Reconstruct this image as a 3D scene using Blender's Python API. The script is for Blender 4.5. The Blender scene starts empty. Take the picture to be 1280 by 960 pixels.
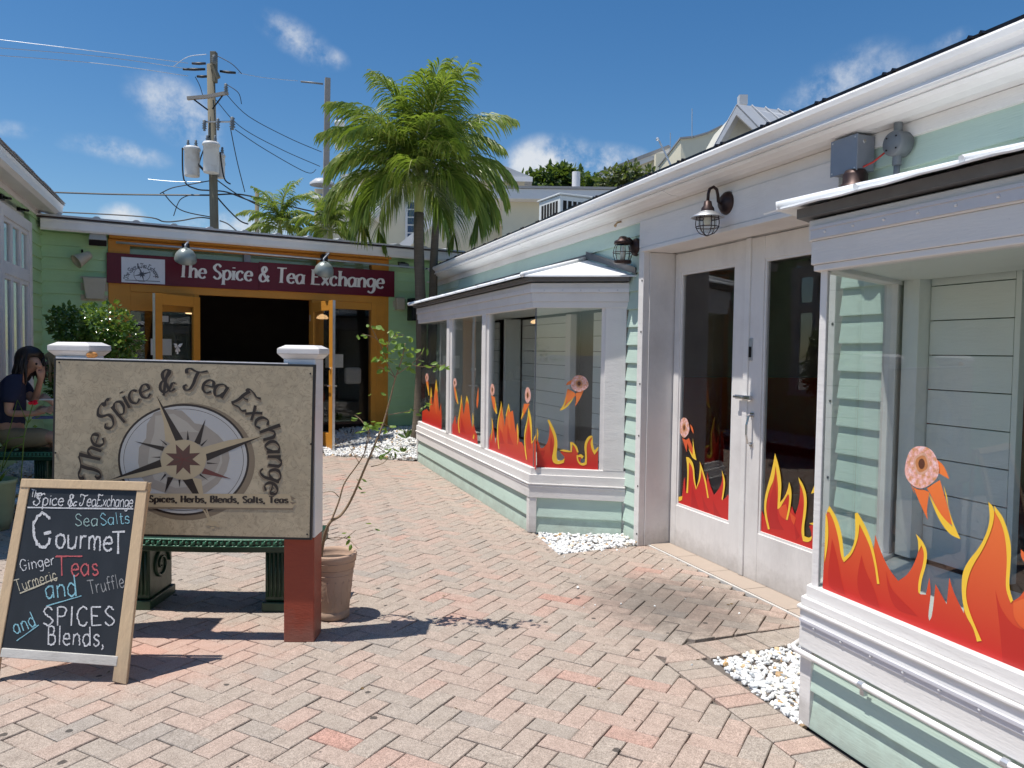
import bpy, math, random
from mathutils import Vector, Matrix, geometry
random.seed(7)
R = math.radians
scene = bpy.context.scene
COL = scene.collection

# ------------------------------------------------------------------ camera
F_PX = 962.0; EYE = 1.6
PITCH, ROLL, YAW = R(2.39), R(0.8), R(19.48)
_f = Vector((0, math.cos(PITCH), -math.sin(PITCH)))
_u0 = Vector((0, math.sin(PITCH), math.cos(PITCH)))
_r0 = Vector((1, 0, 0))
_r = _r0*math.cos(ROLL) + _u0*math.sin(ROLL)
_u = -_r0*math.sin(ROLL) + _u0*math.cos(ROLL)
ZR = Matrix.Rotation(-YAW, 3, 'Z')
CF, CR, CU = ZR @ _f, ZR @ _r, ZR @ _u
CP = Vector((0, 0, EYE))
cam = bpy.data.cameras.new('camera'); camo = bpy.data.objects.new('camera', cam); COL.objects.link(camo)
cam.sensor_width = 36; cam.lens = 36*F_PX/1280; cam.clip_end = 2000; cam.clip_start = 0.05
M = Matrix((( CR.x, CU.x, -CF.x, CP.x), (CR.y, CU.y, -CF.y, CP.y), (CR.z, CU.z, -CF.z, CP.z), (0, 0, 0, 1)))
camo.matrix_world = M
scene.camera = camo
scene.render.resolution_x = 1024; scene.render.resolution_y = 768

# ------------------------------------------------------------------ light
SUN = Vector((-0.37, 0.02, 1.0)).normalized()       # towards the sun
sl = bpy.data.lights.new('sun', 'SUN'); sl.energy = 4.9; sl.angle = R(0.53); sl.color = (1, .955, .88)
so = bpy.data.objects.new('sun', sl); COL.objects.link(so); so.location = (-6, 0, 18)
so.rotation_euler = SUN.to_track_quat('Z', 'Y').to_euler()
world = bpy.data.worlds.new('World'); scene.world = world; world.use_nodes = True
wn = world.node_tree; wn.nodes.clear()
wo = wn.nodes.new('ShaderNodeOutputWorld'); wb = wn.nodes.new('ShaderNodeBackground')
sky = wn.nodes.new('ShaderNodeTexSky'); sky.sky_type = 'NISHITA'; sky.sun_disc = False
sky.sun_elevation = math.asin(SUN.z); sky.sun_rotation = math.atan2(SUN.x, SUN.y)
sky.air_density = 1.0; sky.dust_density = 0.3; sky.ozone_density = 2.6; sky.altitude = 0
wb.inputs['Strength'].default_value = 0.104
wn.links.new(wb.outputs[0], wo.inputs[0])
scene.view_settings.view_transform = 'Standard'; scene.view_settings.look = 'None'
scene.view_settings.exposure = 0.13; scene.view_settings.gamma = 1.0

def ray(px, py): return CF + CR*((px-640)/F_PX) - CU*((py-480)/F_PX)
def pp(px, py, P, n):                       # meets a plane
    v = ray(px, py); n = Vector(n); return CP + v*(((Vector(P)-CP).dot(n))/v.dot(n))
def gz(px, py, z=0.0): return pp(px, py, (0, 0, z), (0, 0, 1))
def gx(px, py, X): return pp(px, py, (X, 0, 0), (1, 0, 0))
FWD = ZR @ Vector((0, 1, 0)); RGT = ZR @ Vector((1, 0, 0))
def gc(px, py, d): return pp(px, py, FWD*d, FWD)

# clouds: soft patches at fixed compass directions, far beyond everything
def world_clouds():
    N, L = wn.nodes, wn.links
    tc = N.new('ShaderNodeTexCoord')
    def nz(scale, det):
        n = N.new('ShaderNodeTexNoise'); n.inputs['Scale'].default_value = scale; n.inputs['Detail'].default_value = det
        n.inputs['Roughness'].default_value = .62; L.new(tc.outputs['Generated'], n.inputs['Vector']); return n
    n1 = nz(13, 8); n2 = nz(40, 6)
    def math_(op, a, b=None, c=None):
        m = N.new('ShaderNodeMath'); m.operation = op
        for i, v in enumerate((a, b, c)):
            if v is None: continue
            if isinstance(v, (int, float)): m.inputs[i].default_value = v
            else: L.new(v, m.inputs[i])
        return m.outputs[0]
    acc = None
    for (px, py, a, b, k, tilt) in [(372, 50, 40, 17, .75, .45), (405, 70, 24, 12, .7, .2), (222, 140, 48, 28, .85, .5), (150, 189, 44, 12, .8, .12), (95, 182, 16, 7, .5, 0), (16, 162, 22, 8, .5, 0),
                              (153, 272, 20, 14, 1.1, 0), (300, 288, 60, 18, .9, 0), (690, 215, 55, 36, 1.3, 0), (745, 214, 62, 27, 1.1, 0), (1045, 112, 62, 28, .75, -.5), (1090, 96, 50, 16, .6, -.3),
                              (1185, 55, 22, 10, .5, -.4)]:
        d = ray(px, py).normalized(); r = d.cross(Vector((0, 0, 1))).normalized(); u = r.cross(d)
        r, u = r*math.cos(tilt)-u*math.sin(tilt), r*math.sin(tilt)+u*math.cos(tilt)
        def dot(v, s):
            m = N.new('ShaderNodeVectorMath'); m.operation = 'DOT_PRODUCT'; m.inputs[1].default_value = v*(F_PX/s); L.new(tc.outputs['Generated'], m.inputs[0]); return m.outputs['Value']
        x = dot(r, a); y = dot(u, b)
        q = math_('ADD', math_('MULTIPLY', x, x), math_('MULTIPLY', y, y))
        front = N.new('ShaderNodeVectorMath'); front.operation = 'DOT_PRODUCT'; front.inputs[1].default_value = d; L.new(tc.outputs['Generated'], front.inputs[0])
        fr = math_('GREATER_THAN', front.outputs['Value'], .5)
        m = math_('MULTIPLY', math_('MULTIPLY', math_('MAXIMUM', math_('SUBTRACT', 1.9, q), 0), k*.5), fr)
        acc = m if acc is None else math_('MAXIMUM', acc, m)
    nn = math_('ADD', math_('MULTIPLY', n1.outputs[0], .75), math_('MULTIPLY', n2.outputs[0], .4))
    v = math_('MULTIPLY', acc, math_('MULTIPLY', math_('SUBTRACT', nn, .44), 4.6))
    mr = N.new('ShaderNodeMapRange'); mr.interpolation_type = 'SMOOTHSTEP'
    mr.inputs['From Min'].default_value = .0; mr.inputs['From Max'].default_value = 1.15; L.new(v, mr.inputs['Value'])
    mix = N.new('ShaderNodeMix'); mix.data_type = 'RGBA'
    hs = N.new('ShaderNodeHueSaturation'); hs.inputs['Saturation'].default_value = 1.30; hs.inputs['Value'].default_value = 1.0
    L.new(sky.outputs[0], hs.inputs['Color'])
    L.new(hs.outputs[0], mix.inputs[6]); mix.inputs[7].default_value = (6.6, 6.9, 7.3, 1)
    L.new(math_('MULTIPLY', mr.outputs[0], .93), mix.inputs[0]); L.new(mix.outputs[2], wb.inputs['Color'])
world_clouds()

# ------------------------------------------------------------------ mesh helpers
class MB:
    def __init__(s): s.v = []; s.f = []
    def add(s, vs, fs):
        o = len(s.v); s.v += [Vector(p) for p in vs]; s.f += [tuple(i+o for i in f) for f in fs]; return s
    def box(s, x0, x1, y0, y1, z0, z1, M=None):
        vs = [Vector((x, y, z)) for z in (z0, z1) for y in (y0, y1) for x in (x0, x1)]
        if M is not None: vs = [M @ p for p in vs]
        return s.add(vs, [(0, 2, 3, 1), (4, 5, 7, 6), (0, 1, 5, 4), (2, 6, 7, 3), (0, 4, 6, 2), (1, 3, 7, 5)])
    def prism(s, poly, ext):                 # poly: list of 3D points (planar), ext: vector
        n = len(poly); ext = Vector(ext); a = [Vector(p) for p in poly]
        return s.add(a + [p+ext for p in a], [tuple(range(n))[::-1], tuple(range(n, 2*n))] + [(i, (i+1) % n, n+(i+1) % n, n+i) for i in range(n)])
    def tube(s, pts, r, n=8, cap=True):
        pts = [Vector(p) for p in pts]; m = len(pts); rs = r if isinstance(r, (list, tuple)) else [r]*m
        o = len(s.v); up = None
        for i, p in enumerate(pts):
            t = (pts[min(i+1, m-1)] - pts[max(i-1, 0)]);
            if t.length < 1e-9: t = Vector((0, 0, 1))
            t.normalize()
            if up is None: up = t.orthogonal().normalized()
            up = (up - t*up.dot(t));
            if up.length < 1e-6: up = t.orthogonal()
            up.normalize(); w = t.cross(up)
            for k in range(n):
                a = 2*math.pi*k/n; s.v.append(p + (up*math.cos(a)+w*math.sin(a))*rs[i])
        for i in range(m-1):
            for k in range(n): s.f.append((o+i*n+k, o+i*n+(k+1) % n, o+(i+1)*n+(k+1) % n, o+(i+1)*n+k))
        if cap: s.f.append(tuple(o+k for k in range(n))[::-1]); s.f.append(tuple(o+(m-1)*n+k for k in range(n)))
        return s
    def lathe(s, prof, M=None, n=24):        # prof: (r,z)
        o = len(s.v)
        for (r, z) in prof:
            for k in range(n):
                a = 2*math.pi*k/n; p = Vector((r*math.cos(a), r*math.sin(a), z)); s.v.append(M @ p if M is not None else p)
        for i in range(len(prof)-1):
            for k in range(n): s.f.append((o+i*n+k, o+i*n+(k+1) % n, o+(i+1)*n+(k+1) % n, o+(i+1)*n+k))
        return s
    def ball(s, c, r, n=12, m=8, sc=(1, 1, 1)):
        c = Vector(c); pr = []
        for i in range(m+1):
            t = math.pi*i/m; pr.append((max(r*math.sin(t), 1e-4), -r*math.cos(t)))
        return s.lathe(pr, Matrix.Translation(c) @ Matrix.Diagonal((*sc, 1)), n)
    def flat(s, pts):                        # planar, maybe concave
        pts = [Vector(p) for p in pts]; tr = geometry.tessellate_polygon([pts]); return s.add(pts, [tuple(t) for t in tr])

def wm(o):
    m = o.matrix_basis.copy()
    while o.parent: o = o.parent; m = o.matrix_basis @ m
    return m
def obj(name, mb, mat, parent=None, world=True, smooth=False, bevel=0, seg=2):
    me = bpy.data.meshes.new(name); vs = mb.v
    if parent is not None and world:
        inv = wm(parent).inverted(); vs = [inv @ p for p in vs]
    me.from_pydata([tuple(p) for p in vs], [], mb.f); me.update()
    if isinstance(mat, (list, tuple)):
        for m in mat: me.materials.append(m)
    else: me.materials.append(mat)
    if smooth:
        for p in me.polygons: p.use_smooth = True
    o = bpy.data.objects.new(name, me); COL.objects.link(o)
    if parent is not None: o.parent = parent
    if bevel:
        b = o.modifiers.new('bevel', 'BEVEL'); b.width = bevel; b.segments = seg; b.limit_method = 'ANGLE'
    return o
def empty(name, loc=(0, 0, 0), rz=0.0, parent=None):
    o = bpy.data.objects.new(name, None); COL.objects.link(o); o.location = loc; o.rotation_euler = (0, 0, rz); o.empty_display_size = .1
    if parent: o.parent = parent
    return o
def tag(o, label, cat=None, group=None):
    o['label'] = label
    if cat: o['category'] = cat
    if group: o['group'] = group
    return o
def struct(o): o['kind'] = 'structure'; return o
def stuff(o): o['kind'] = 'stuff'; return o
def bxo(name, mat, parent, *b, bevel=.003, world=True): return obj(name, MB().box(*b), mat, parent, world=world, bevel=bevel)
def ori(p0, p1, th, z0, z1, off=0.0):       # vertical slab along p0->p1 (2D), thickness th to the left(+)/right(-)
    a, b = Vector((p0[0], p0[1], 0)), Vector((p1[0], p1[1], 0)); d = (b-a).normalized(); n = Vector((-d.y, d.x, 0))
    a += n*off; b += n*off
    return [Vector((q.x, q.y, z0)) for q in (a, b, b+n*th, a+n*th)], Vector((0, 0, z1-z0))
def slab(mb, *a, **k): p, e = ori(*a, **k); return mb.prism(p, e)

# ------------------------------------------------------------------ materials
def nt(name):
    m = bpy.data.materials.new(name); m.use_nodes = True; t = m.node_tree; b = t.nodes['Principled BSDF']; return m, t, b
def noise(t, scale, det=4, vec=None, rough=.5, kind='pos', stretch=None):
    n = t.nodes.new('ShaderNodeTexNoise'); n.inputs['Scale'].default_value = scale; n.inputs['Detail'].default_value = det; n.inputs['Roughness'].default_value = rough
    g = t.nodes.new('ShaderNodeNewGeometry') if kind == 'pos' else t.nodes.new('ShaderNodeTexCoord')
    out = g.outputs['Position'] if kind == 'pos' else g.outputs['Object']
    if stretch:
        mp = t.nodes.new('ShaderNodeMapping'); mp.inputs['Scale'].default_value = stretch; t.links.new(out, mp.inputs['Vector']); out = mp.outputs[0]
    t.links.new(out, n.inputs['Vector']); return n.outputs['Fac']
def ramp(t, fac, stops):
    r = t.nodes.new('ShaderNodeValToRGB'); e = r.color_ramp.elements
    while len(e) < len(stops): e.new(.5)
    for i, (p, c) in enumerate(stops): e[i].position = p; e[i].color = (*c, 1) if len(c) == 3 else c
    t.links.new(fac, r.inputs[0]); return r.outputs[0]
def mixc(t, fac, a, b, mode='MIX'):
    m = t.nodes.new('ShaderNodeMix'); m.data_type = 'RGBA'; m.blend_type = mode
    for i, v in ((0, fac), (6, a), (7, b)):
        if isinstance(v, (int, float)): m.inputs[i].default_value = v
        elif isinstance(v, tuple): m.inputs[i].default_value = (*v, 1) if len(v) == 3 else v
        else: t.links.new(v, m.inputs[i])
    return m.outputs[2]
def mth(t, op, a, b=0.0):
    m = t.nodes.new('ShaderNodeMath'); m.operation = op
    for i, v in ((0, a), (1, b)):
        if isinstance(v, (int, float)): m.inputs[i].default_value = v
        else: t.links.new(v, m.inputs[i])
    return m.outputs[0]
def bump(t, b, h, s, d=.01):
    n = t.nodes.new('ShaderNodeBump'); n.inputs['Strength'].default_value = s; n.inputs['Distance'].default_value = d
    t.links.new(h, n.inputs['Height']); t.links.new(n.outputs[0], b.inputs['Normal'])
def mul(c, k): return tuple(min(1, x*k) for x in c)
def paint(name, c, rough=.5, var=.12, dirt=.10, dirtc=(.25, .21, .17), scale=6, bs=.35, stretch=(1, .35, 2.5), spec=.28):
    m, t, b = nt(name)
    n1 = noise(t, scale, 6, stretch=stretch); n2 = noise(t, 45, 5, stretch=stretch); n3 = noise(t, 1.7, 7, rough=.65)
    base = mixc(t, n1, mul(c, 1-var), mul(c, 1+var*.6))
    d = ramp(t, n3, [(.48, (0, 0, 0)), (.78, (1, 1, 1))])
    col = mixc(t, mth(t, 'MULTIPLY', d, dirt*2), base, dirtc)
    gp = t.nodes.new('ShaderNodeNewGeometry'); sx = t.nodes.new('ShaderNodeSeparateXYZ'); t.links.new(gp.outputs['Position'], sx.inputs[0])
    mr = t.nodes.new('ShaderNodeMapRange'); mr.inputs['From Min'].default_value = .16; mr.inputs['From Max'].default_value = .0
    t.links.new(mth(t, 'SUBTRACT', sx.outputs[2], mth(t, 'MULTIPLY', mth(t, 'SUBTRACT', noise(t, 9, 6, rough=.7), .45), .35)), mr.inputs[0])
    col = mixc(t, mth(t, 'MULTIPLY', mr.outputs[0], .38), col, (.20, .17, .14))
    chip = ramp(t, noise(t, 38, 5, rough=.75), [(.70, (0, 0, 0)), (.73, (1, 1, 1))]); col = mixc(t, mth(t, 'MULTIPLY', chip, .35), col, dirtc)
    t.links.new(col, b.inputs['Base Color']); b.inputs['Roughness'].default_value = rough; b.inputs['Specular IOR Level'].default_value = spec
    bump(t, b, mth(t, 'ADD', n2, mth(t, 'MULTIPLY', n1, 2)), bs, .004)
    return m
def plain(name, c, rough=.5, metal=0, var=.15, scale=20, bs=.15, emit=None, es=0, spec=.5):
    m, t, b = nt(name); n = noise(t, scale, 5)
    t.links.new(mixc(t, n, mul(c, 1-var), mul(c, 1+var)), b.inputs['Base Color']); b.inputs['Roughness'].default_value = rough; b.inputs['Metallic'].default_value = metal
    b.inputs['Specular IOR Level'].default_value = spec
    if bs: bump(t, b, n, bs, .004)
    if emit: b.inputs['Emission Color'].default_value = (*emit, 1); b.inputs['Emission Strength'].default_value = es
    return m
WHITE = paint('white_paint', (.76, .735, .715), .6, .07, .14, (.40, .37, .35))
WHITEW = paint('weathered_white_paint', (.74, .71, .69), .6, .08, .22, (.36, .33, .32), stretch=(1, 3, .5))
MINT = paint('mint_paint', (.49, .62, .545), .6, .08, .16, (.33, .38, .35), stretch=(1, .3, 3))
GREEN = paint('green_paint', (.43, .62, .34), .5, .08, .10, (.16, .27, .14))
ORANGE = paint('orange_paint', (.62, .27, .04), .45, .10, .08, (.30, .13, .03))
MAROON = paint('maroon_paint', (.13, .008, .02), .35, .10, .05, (.08, .03, .03))
REDP = paint('red_post_paint', (.31, .062, .034), .5, .12, .15, (.12, .05, .04))
SHIP = paint('shiplap_paint', (.70, .71, .68), .5, .04, .06, (.4, .4, .36))
PLAST = paint('white_pvc', (.77, .755, .76), .35, .03, .05, (.5, .48, .45))
GALV = plain('galvanised_steel', (.55, .57, .6), .42, .8, .25, 12)
ALU = paint('gutter_paint', (.80, .785, .775), .35, .04, .14, (.45, .42, .40), stretch=(1, .2, 1))
TIN = plain('white_tin_roof', (.80, .81, .82), .5, .0, .08, 9)
FLASH = plain('grey_drip_edge', (.13, .13, .135), .6, .15, .25, 15)
BLACKM = plain('black_metal', (.022, .02, .022), .38, .7, .3, 30)
DKBR = plain('dark_lamp_bronze', (.05, .03, .028), .45, .6, .3, 30)
GREYM = plain('grey_metal_box', (.24, .26, .30), .5, .35, .08, 14)
GREYP = plain('grey_conduit', (.16, .175, .19), .5, .1, .1, 14)
CHROME = plain('worn_chrome', (.6, .6, .6), .25, 1, .1, 14)
REDW = plain('red_wire', (.5, .03, .02), .5)
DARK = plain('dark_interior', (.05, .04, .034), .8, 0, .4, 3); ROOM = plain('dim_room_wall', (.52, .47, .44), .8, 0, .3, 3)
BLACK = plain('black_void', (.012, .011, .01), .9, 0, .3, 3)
REDI = paint('red_wainscot', (.62, .03, .02), .6)
WOODF = plain('dark_shop_floor', (.14, .11, .09), .5, 0, .3, 6)
BEIGE = paint('beige_speaker', (.50, .44, .33), .55)
PAPER = plain('paper', (.78, .77, .72), .7, 0, .05)
THR = paint('threshold_tile', (.54, .44, .365), .55, .10, .12, (.45, .38, .33), scale=9, stretch=(1, 1, 1))
RUBBER = plain('cable_black', (.02, .02, .022), .5)
WOODPOLE = paint('weathered_pole_wood', (.21, .19, .145), .85, .35, .2, (.12, .1, .08), scale=4, stretch=(4, 4, .3), spec=.1)
CONCP = paint('concrete_pole', (.34, .31, .28), .8, .12, .1, (.2, .18, .16), scale=3, spec=.1)
XF = paint('transformer_paint', (.66, .67, .68), .45, .07, .3, (.30, .22, .16), scale=3, stretch=(3, 3, .5))
CREAM = paint('cream_stucco', (.74, .68, .53), .8, .05, .1, (.5, .45, .36), scale=2, stretch=(1, 1, 1), spec=.1)
ROOFG = paint('grey_roof_edge', (.30, .30, .31), .7, .1, .1)
ROOFM = paint('pale_metal_roof', (.52, .53, .55), .4, .06, .15, (.35, .33, .32))
BARK = paint('palm_bark', (.17, .14, .11), .9, .3, .2, (.09, .07, .05), scale=5, stretch=(1, 1, 9), bs=.8, spec=.1)
BARK2 = paint('sapling_bark', (.28, .20, .13), .85, .25, .2, (.15, .1, .07), scale=30, bs=.4, spec=.1)
CSHAFT = paint('palm_crownshaft', (.34, .36, .13), .5, .2, .15, (.22, .18, .06))
TERRA = paint('terracotta', (.50, .345, .255), .75, .10, .25, (.50, .42, .36), scale=7, stretch=(1, 1, 1), bs=.5, spec=.15)
SOIL = plain('potting_soil', (.06, .04, .03), .95)
DGREEN = plain('dark_green_bench_paint', (.016, .05, .028), .38, 0, .35, 18, .5)
WOODB = paint('blond_wood', (.62, .45, .28), .55, .13, .15, (.40, .33, .24), scale=14, stretch=(3, 3, .35), bs=.4)
SKIN = plain('skin', (.50, .27, .18), .5, 0, .08, 12, .1)
SKIN2 = plain('light_skin', (.62, .40, .30), .5, 0, .06, 12, .1)
HAIR = plain('dark_brown_hair', (.018, .010, .008), .5, 0, .4, 90, .6)
HAIR2 = plain('blond_hair', (.42, .29, .15), .5, 0, .3, 90, .6)
NAVY = plain('navy_cotton', (.012, .017, .05), .85, 0, .25, 25, .3)
KHAKI = plain('khaki_cotton', (.28, .21, .13), .85, 0, .2, 25, .3)
WHITEC = plain('white_cotton', (.7, .68, .68), .85, 0, .1, 25, .3)
STRAP = plain('denim', (.05, .07, .16), .85)
FLOWER = plain('red_flower', (.75, .02, .06), .6)
GPOT = paint('green_glazed_pot', (.30, .37, .22), .4)
ACW = paint('white_ac_casing', (.72, .74, .73), .5, .05, .15, (.45, .43, .4))
BULB = plain('frosted_bulb', (.8, .78, .7), .3)

def leafmat(name, c1, c2, c3, rough=.45, trans=.35):
    m, t, b = nt(name); g = t.nodes.new('ShaderNodeNewGeometry')
    col = ramp(t, g.outputs['Random Per Island'], [(0, c1), (.55, c2), (1, c3)])
    n = noise(t, 3, 3); col = mixc(t, mth(t, 'MULTIPLY', n, .5), col, mul(c1, .7))
    t.links.new(col, b.inputs['Base Color']); b.inputs['Roughness'].default_value = rough; b.inputs['Specular IOR Level'].default_value = .5
    tr = t.nodes.new('ShaderNodeBsdfTranslucent'); mx = t.nodes.new('ShaderNodeMixShader'); mx.inputs[0].default_value = trans
    tcol = mixc(t, .6, col, (.35, .5, .04)); t.links.new(tcol, tr.inputs[0])
    t.links.new(b.outputs[0], mx.inputs[1]); t.links.new(tr.outputs[0], mx.inputs[2]); t.links.new(mx.outputs[0], t.nodes['Material Output'].inputs[0]); return m
PALM = leafmat('palm_leaf', (.09, .15, .028), (.19, .26, .042), (.42, .43, .10), .42, .36)
LEAF = leafmat('shrub_leaf', (.035, .095, .022), (.08, .17, .035), (.20, .32, .08), .22, .28)
SAPL = leafmat('sapling_leaf', (.10, .20, .03), (.17, .29, .05), (.30, .38, .08), .45, .4)
TREEL = leafmat('tree_leaf', (.03, .07, .02), (.06, .12, .03), (.13, .19, .06), .5, .2)
OLIVE = leafmat('olive_leaf', (.06, .08, .035), (.10, .13, .05), (.20, .20, .09), .5, .2)

def glassmat(name, tint, refl=1.0, rough=.0):
    m, t, b = nt(name); t.nodes.remove(b)
    tr = t.nodes.new('ShaderNodeBsdfTransparent'); tr.inputs[0].default_value = (*tint, 1)
    gl = t.nodes.new('ShaderNodeBsdfGlossy'); gl.inputs['Roughness'].default_value = rough
    lw = t.nodes.new('ShaderNodeLayerWeight'); lw.inputs[0].default_value = .5
    fr = mth(t, 'ADD', .045, mth(t, 'MULTIPLY', .95, mth(t, 'POWER', lw.outputs['Facing'], 5.0)))
    n = noise(t, 2.2, 2); bp = t.nodes.new('ShaderNodeBump'); bp.inputs['Strength'].default_value = .03; bp.inputs['Distance'].default_value = .02; t.links.new(n, bp.inputs['Height']); t.links.new(bp.outputs[0], gl.inputs['Normal'])
    mx = t.nodes.new('ShaderNodeMixShader'); t.links.new(mth(t, 'MULTIPLY', fr, refl), mx.inputs[0])
    t.links.new(tr.outputs[0], mx.inputs[1]); t.links.new(gl.outputs[0], mx.inputs[2]); t.links.new(mx.outputs[0], t.nodes['Material Output'].inputs[0]); return m
GLASS = glassmat('window_glass', (.955, .975, .97), 1.35)
GLASSD = glassmat('tinted_door_glass', (.90, .90, .89), 1.15)
GLASSW = glassmat('lamp_glass', (.93, .93, .9), 1.0)

def brickmat():
    m, t, b = nt('concrete_paver'); g = t.nodes.new('ShaderNodeNewGeometry'); oi = t.nodes.new('ShaderNodeObjectInfo')
    r = mth(t, 'FRACT', mth(t, 'ADD', g.outputs['Random Per Island'], oi.outputs['Random']))
    big = noise(t, .9, 3)
    r2 = mth(t, 'ADD', r, mth(t, 'MULTIPLY', mth(t, 'SUBTRACT', big, .5), .55))
    r2 = mth(t, 'ADD', mth(t, 'MULTIPLY', r2, .86), .07)
    col = ramp(t, r2, [(0, (.335, .30, .27)), (.16, (.375, .325, .28)), (.60, (.40, .328, .28)), (.88, (.43, .33, .28)), (.96, (.45, .29, .24)), (1, (.46, .25, .20))])
    sp = noise(t, 210, 3); sp2 = noise(t, 480, 2)
    col = mixc(t, 1, col, ramp(t, sp, [(.30, (.62, .60, .58)), (.5, (1, 1, 1)), (.70, (1.42, 1.40, 1.36))]), 'MULTIPLY')
    col = mixc(t, .7, col, ramp(t, noise(t, 65, 3), [(.3, (.78, .77, .76)), (.6, (1.08, 1.08, 1.08))]), 'MULTIPLY')
    mid = noise(t, 14, 5, rough=.65)
    col = mixc(t, .8, col, ramp(t, mid, [(.25, (.78, .76, .75)), (.6, (1.06, 1.05, 1.05))]), 'MULTIPLY')
    # soiled patch in front of the double doors
    pos = g.outputs['Position']
    def blob(cx, cy, rx, ry, k):
        mp = t.nodes.new('ShaderNodeMapping'); mp.inputs['Location'].default_value = (-cx/rx, -cy/ry, 0); mp.inputs['Scale'].default_value = (1/rx, 1/ry, 0); t.links.new(pos, mp.inputs[0])
        ln = t.nodes.new('ShaderNodeVectorMath'); ln.operation = 'LENGTH'; t.links.new(mp.outputs[0], ln.inputs[0])
        mr = t.nodes.new('ShaderNodeMapRange'); mr.interpolation_type = 'SMOOTHSTEP'; mr.inputs['From Min'].default_value = 1.25; mr.inputs['From Max'].default_value = .2; mr.inputs['To Max'].default_value = k
        t.links.new(mth(t, 'ADD', ln.outputs['Value'], mth(t, 'MULTIPLY', mth(t, 'SUBTRACT', noise(t, 7, 5), .5), 1.1)), mr.inputs[0]); return mr.outputs[0]
    col = mixc(t, blob(2.62, 4.25, .62, .75, .62), col, (.10, .085, .075))
    col = mixc(t, blob(-.45, 4.35, .75, .55, .42), col, (.60, .33, .25))
    # gum spots and specks
    v = t.nodes.new('ShaderNodeTexVoronoi'); v.voronoi_dimensions = '2D'; v.inputs['Scale'].default_value = 3.3; t.links.new(pos, v.inputs['Vector'])
    sepc = t.nodes.new('ShaderNodeSeparateColor'); t.links.new(v.outputs['Color'], sepc.inputs[0])
    d = mth(t, 'ADD', v.outputs['Distance'], mth(t, 'MULTIPLY', noise(t, 60, 2), .05))
    spot = mth(t, 'MULTIPLY', mth(t, 'LESS_THAN', d, mth(t, 'ADD', .035, mth(t, 'MULTIPLY', sepc.outputs[1], .05))), mth(t, 'GREATER_THAN', sepc.outputs[0], .62))
    col = mixc(t, mth(t, 'MULTIPLY', spot, .85), col, (.05, .045, .042))
    t.links.new(col, b.inputs['Base Color']); b.inputs['Roughness'].default_value = .85; b.inputs['Specular IOR Level'].default_value = .25
    bump(t, b, mth(t, 'ADD', sp, mth(t, 'MULTIPLY', mid, 1.5)), .55, .003); return m
PAVER = brickmat()
def sandmat():
    m, t, b = nt('joint_sand'); n = noise(t, 120, 4); n2 = noise(t, 2.5, 4)
    col = mixc(t, n, (.075, .063, .054), (.16, .135, .115)); col = mixc(t, mth(t, 'MULTIPLY', n2, .35), col, (.24, .21, .19))
    t.links.new(col, b.inputs['Base Color']); b.inputs['Roughness'].default_value = .95; bump(t, b, n, .5, .004); return m
SAND = sandmat()
def gravelmat():
    m, t, b = nt('white_marble_chips'); g = t.nodes.new('ShaderNodeNewGeometry')
    col = ramp(t, g.outputs['Random Per Island'], [(0, (.74, .74, .74)), (.35, (.83, .83, .82)), (.75, (.78, .79, .80)), (.86, (.58, .60, .62)), (.94, (.76, .68, .55)), (.985, (.62, .38, .15)), (1, (.30, .22, .15))])
    n = noise(t, 90, 4); col = mixc(t, .5, col, ramp(t, n, [(.3, (.8, .8, .8)), (.6, (1, 1, 1))]), 'MULTIPLY')
    t.links.new(col, b.inputs['Base Color']); b.inputs['Roughness'].default_value = .6; bump(t, b, n, .3, .003); return m
GRAVEL = gravelmat()
GBASE = plain('gravel_bed_soil', (.46, .44, .41), .95, 0, .4, 60, .5)
def concmat():
    m, t, b = nt('ground_concrete'); n = noise(t, .8, 8, rough=.7); t.links.new(mixc(t, n, (.20, .19, .17), (.34, .32, .29)), b.inputs['Base Color']); b.inputs['Roughness'].default_value = .9; return m
GROUND = concmat()
def chalkmat():
    m, t, b = nt('slate_board'); n = noise(t, 5, 6, rough=.7); n2 = noise(t, 3, 4, stretch=(5, 5, .8))
    col = mixc(t, mth(t, 'MULTIPLY', mth(t, 'MULTIPLY', n, n2), .22), (.010, .012, .016), (.15, .17, .20)); t.links.new(col, b.inputs['Base Color']); b.inputs['Roughness'].default_value = .5; return m
SLATE = chalkmat()
def chalk(name, c):
    m, t, b = nt(name); n = noise(t, 260, 3); n2 = noise(t, 30, 3)
    k = mth(t, 'MULTIPLY', ramp(t, n, [(.40, (0, 0, 0)), (.58, (1, 1, 1))]), .55)
    t.links.new(mixc(t, mth(t, 'MULTIPLY', k, mth(t, 'ADD', .6, mth(t, 'MULTIPLY', n2, .5))), mul(c, 1), (.04, .045, .06)), b.inputs['Base Color']); b.inputs['Roughness'].default_value = .9; return m
CHW = chalk('white_chalk', (.72, .72, .74)); CHC = chalk('cyan_chalk', (.28, .58, .68)); CHR = chalk('red_chalk', (.62, .12, .13)); CHY = chalk('yellow_chalk', (.62, .56, .42)); CHG = chalk('faint_grey_chalk', (.34, .34, .34)); CHS = chalk('sea_green_chalk', (.38, .54, .52))
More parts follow.
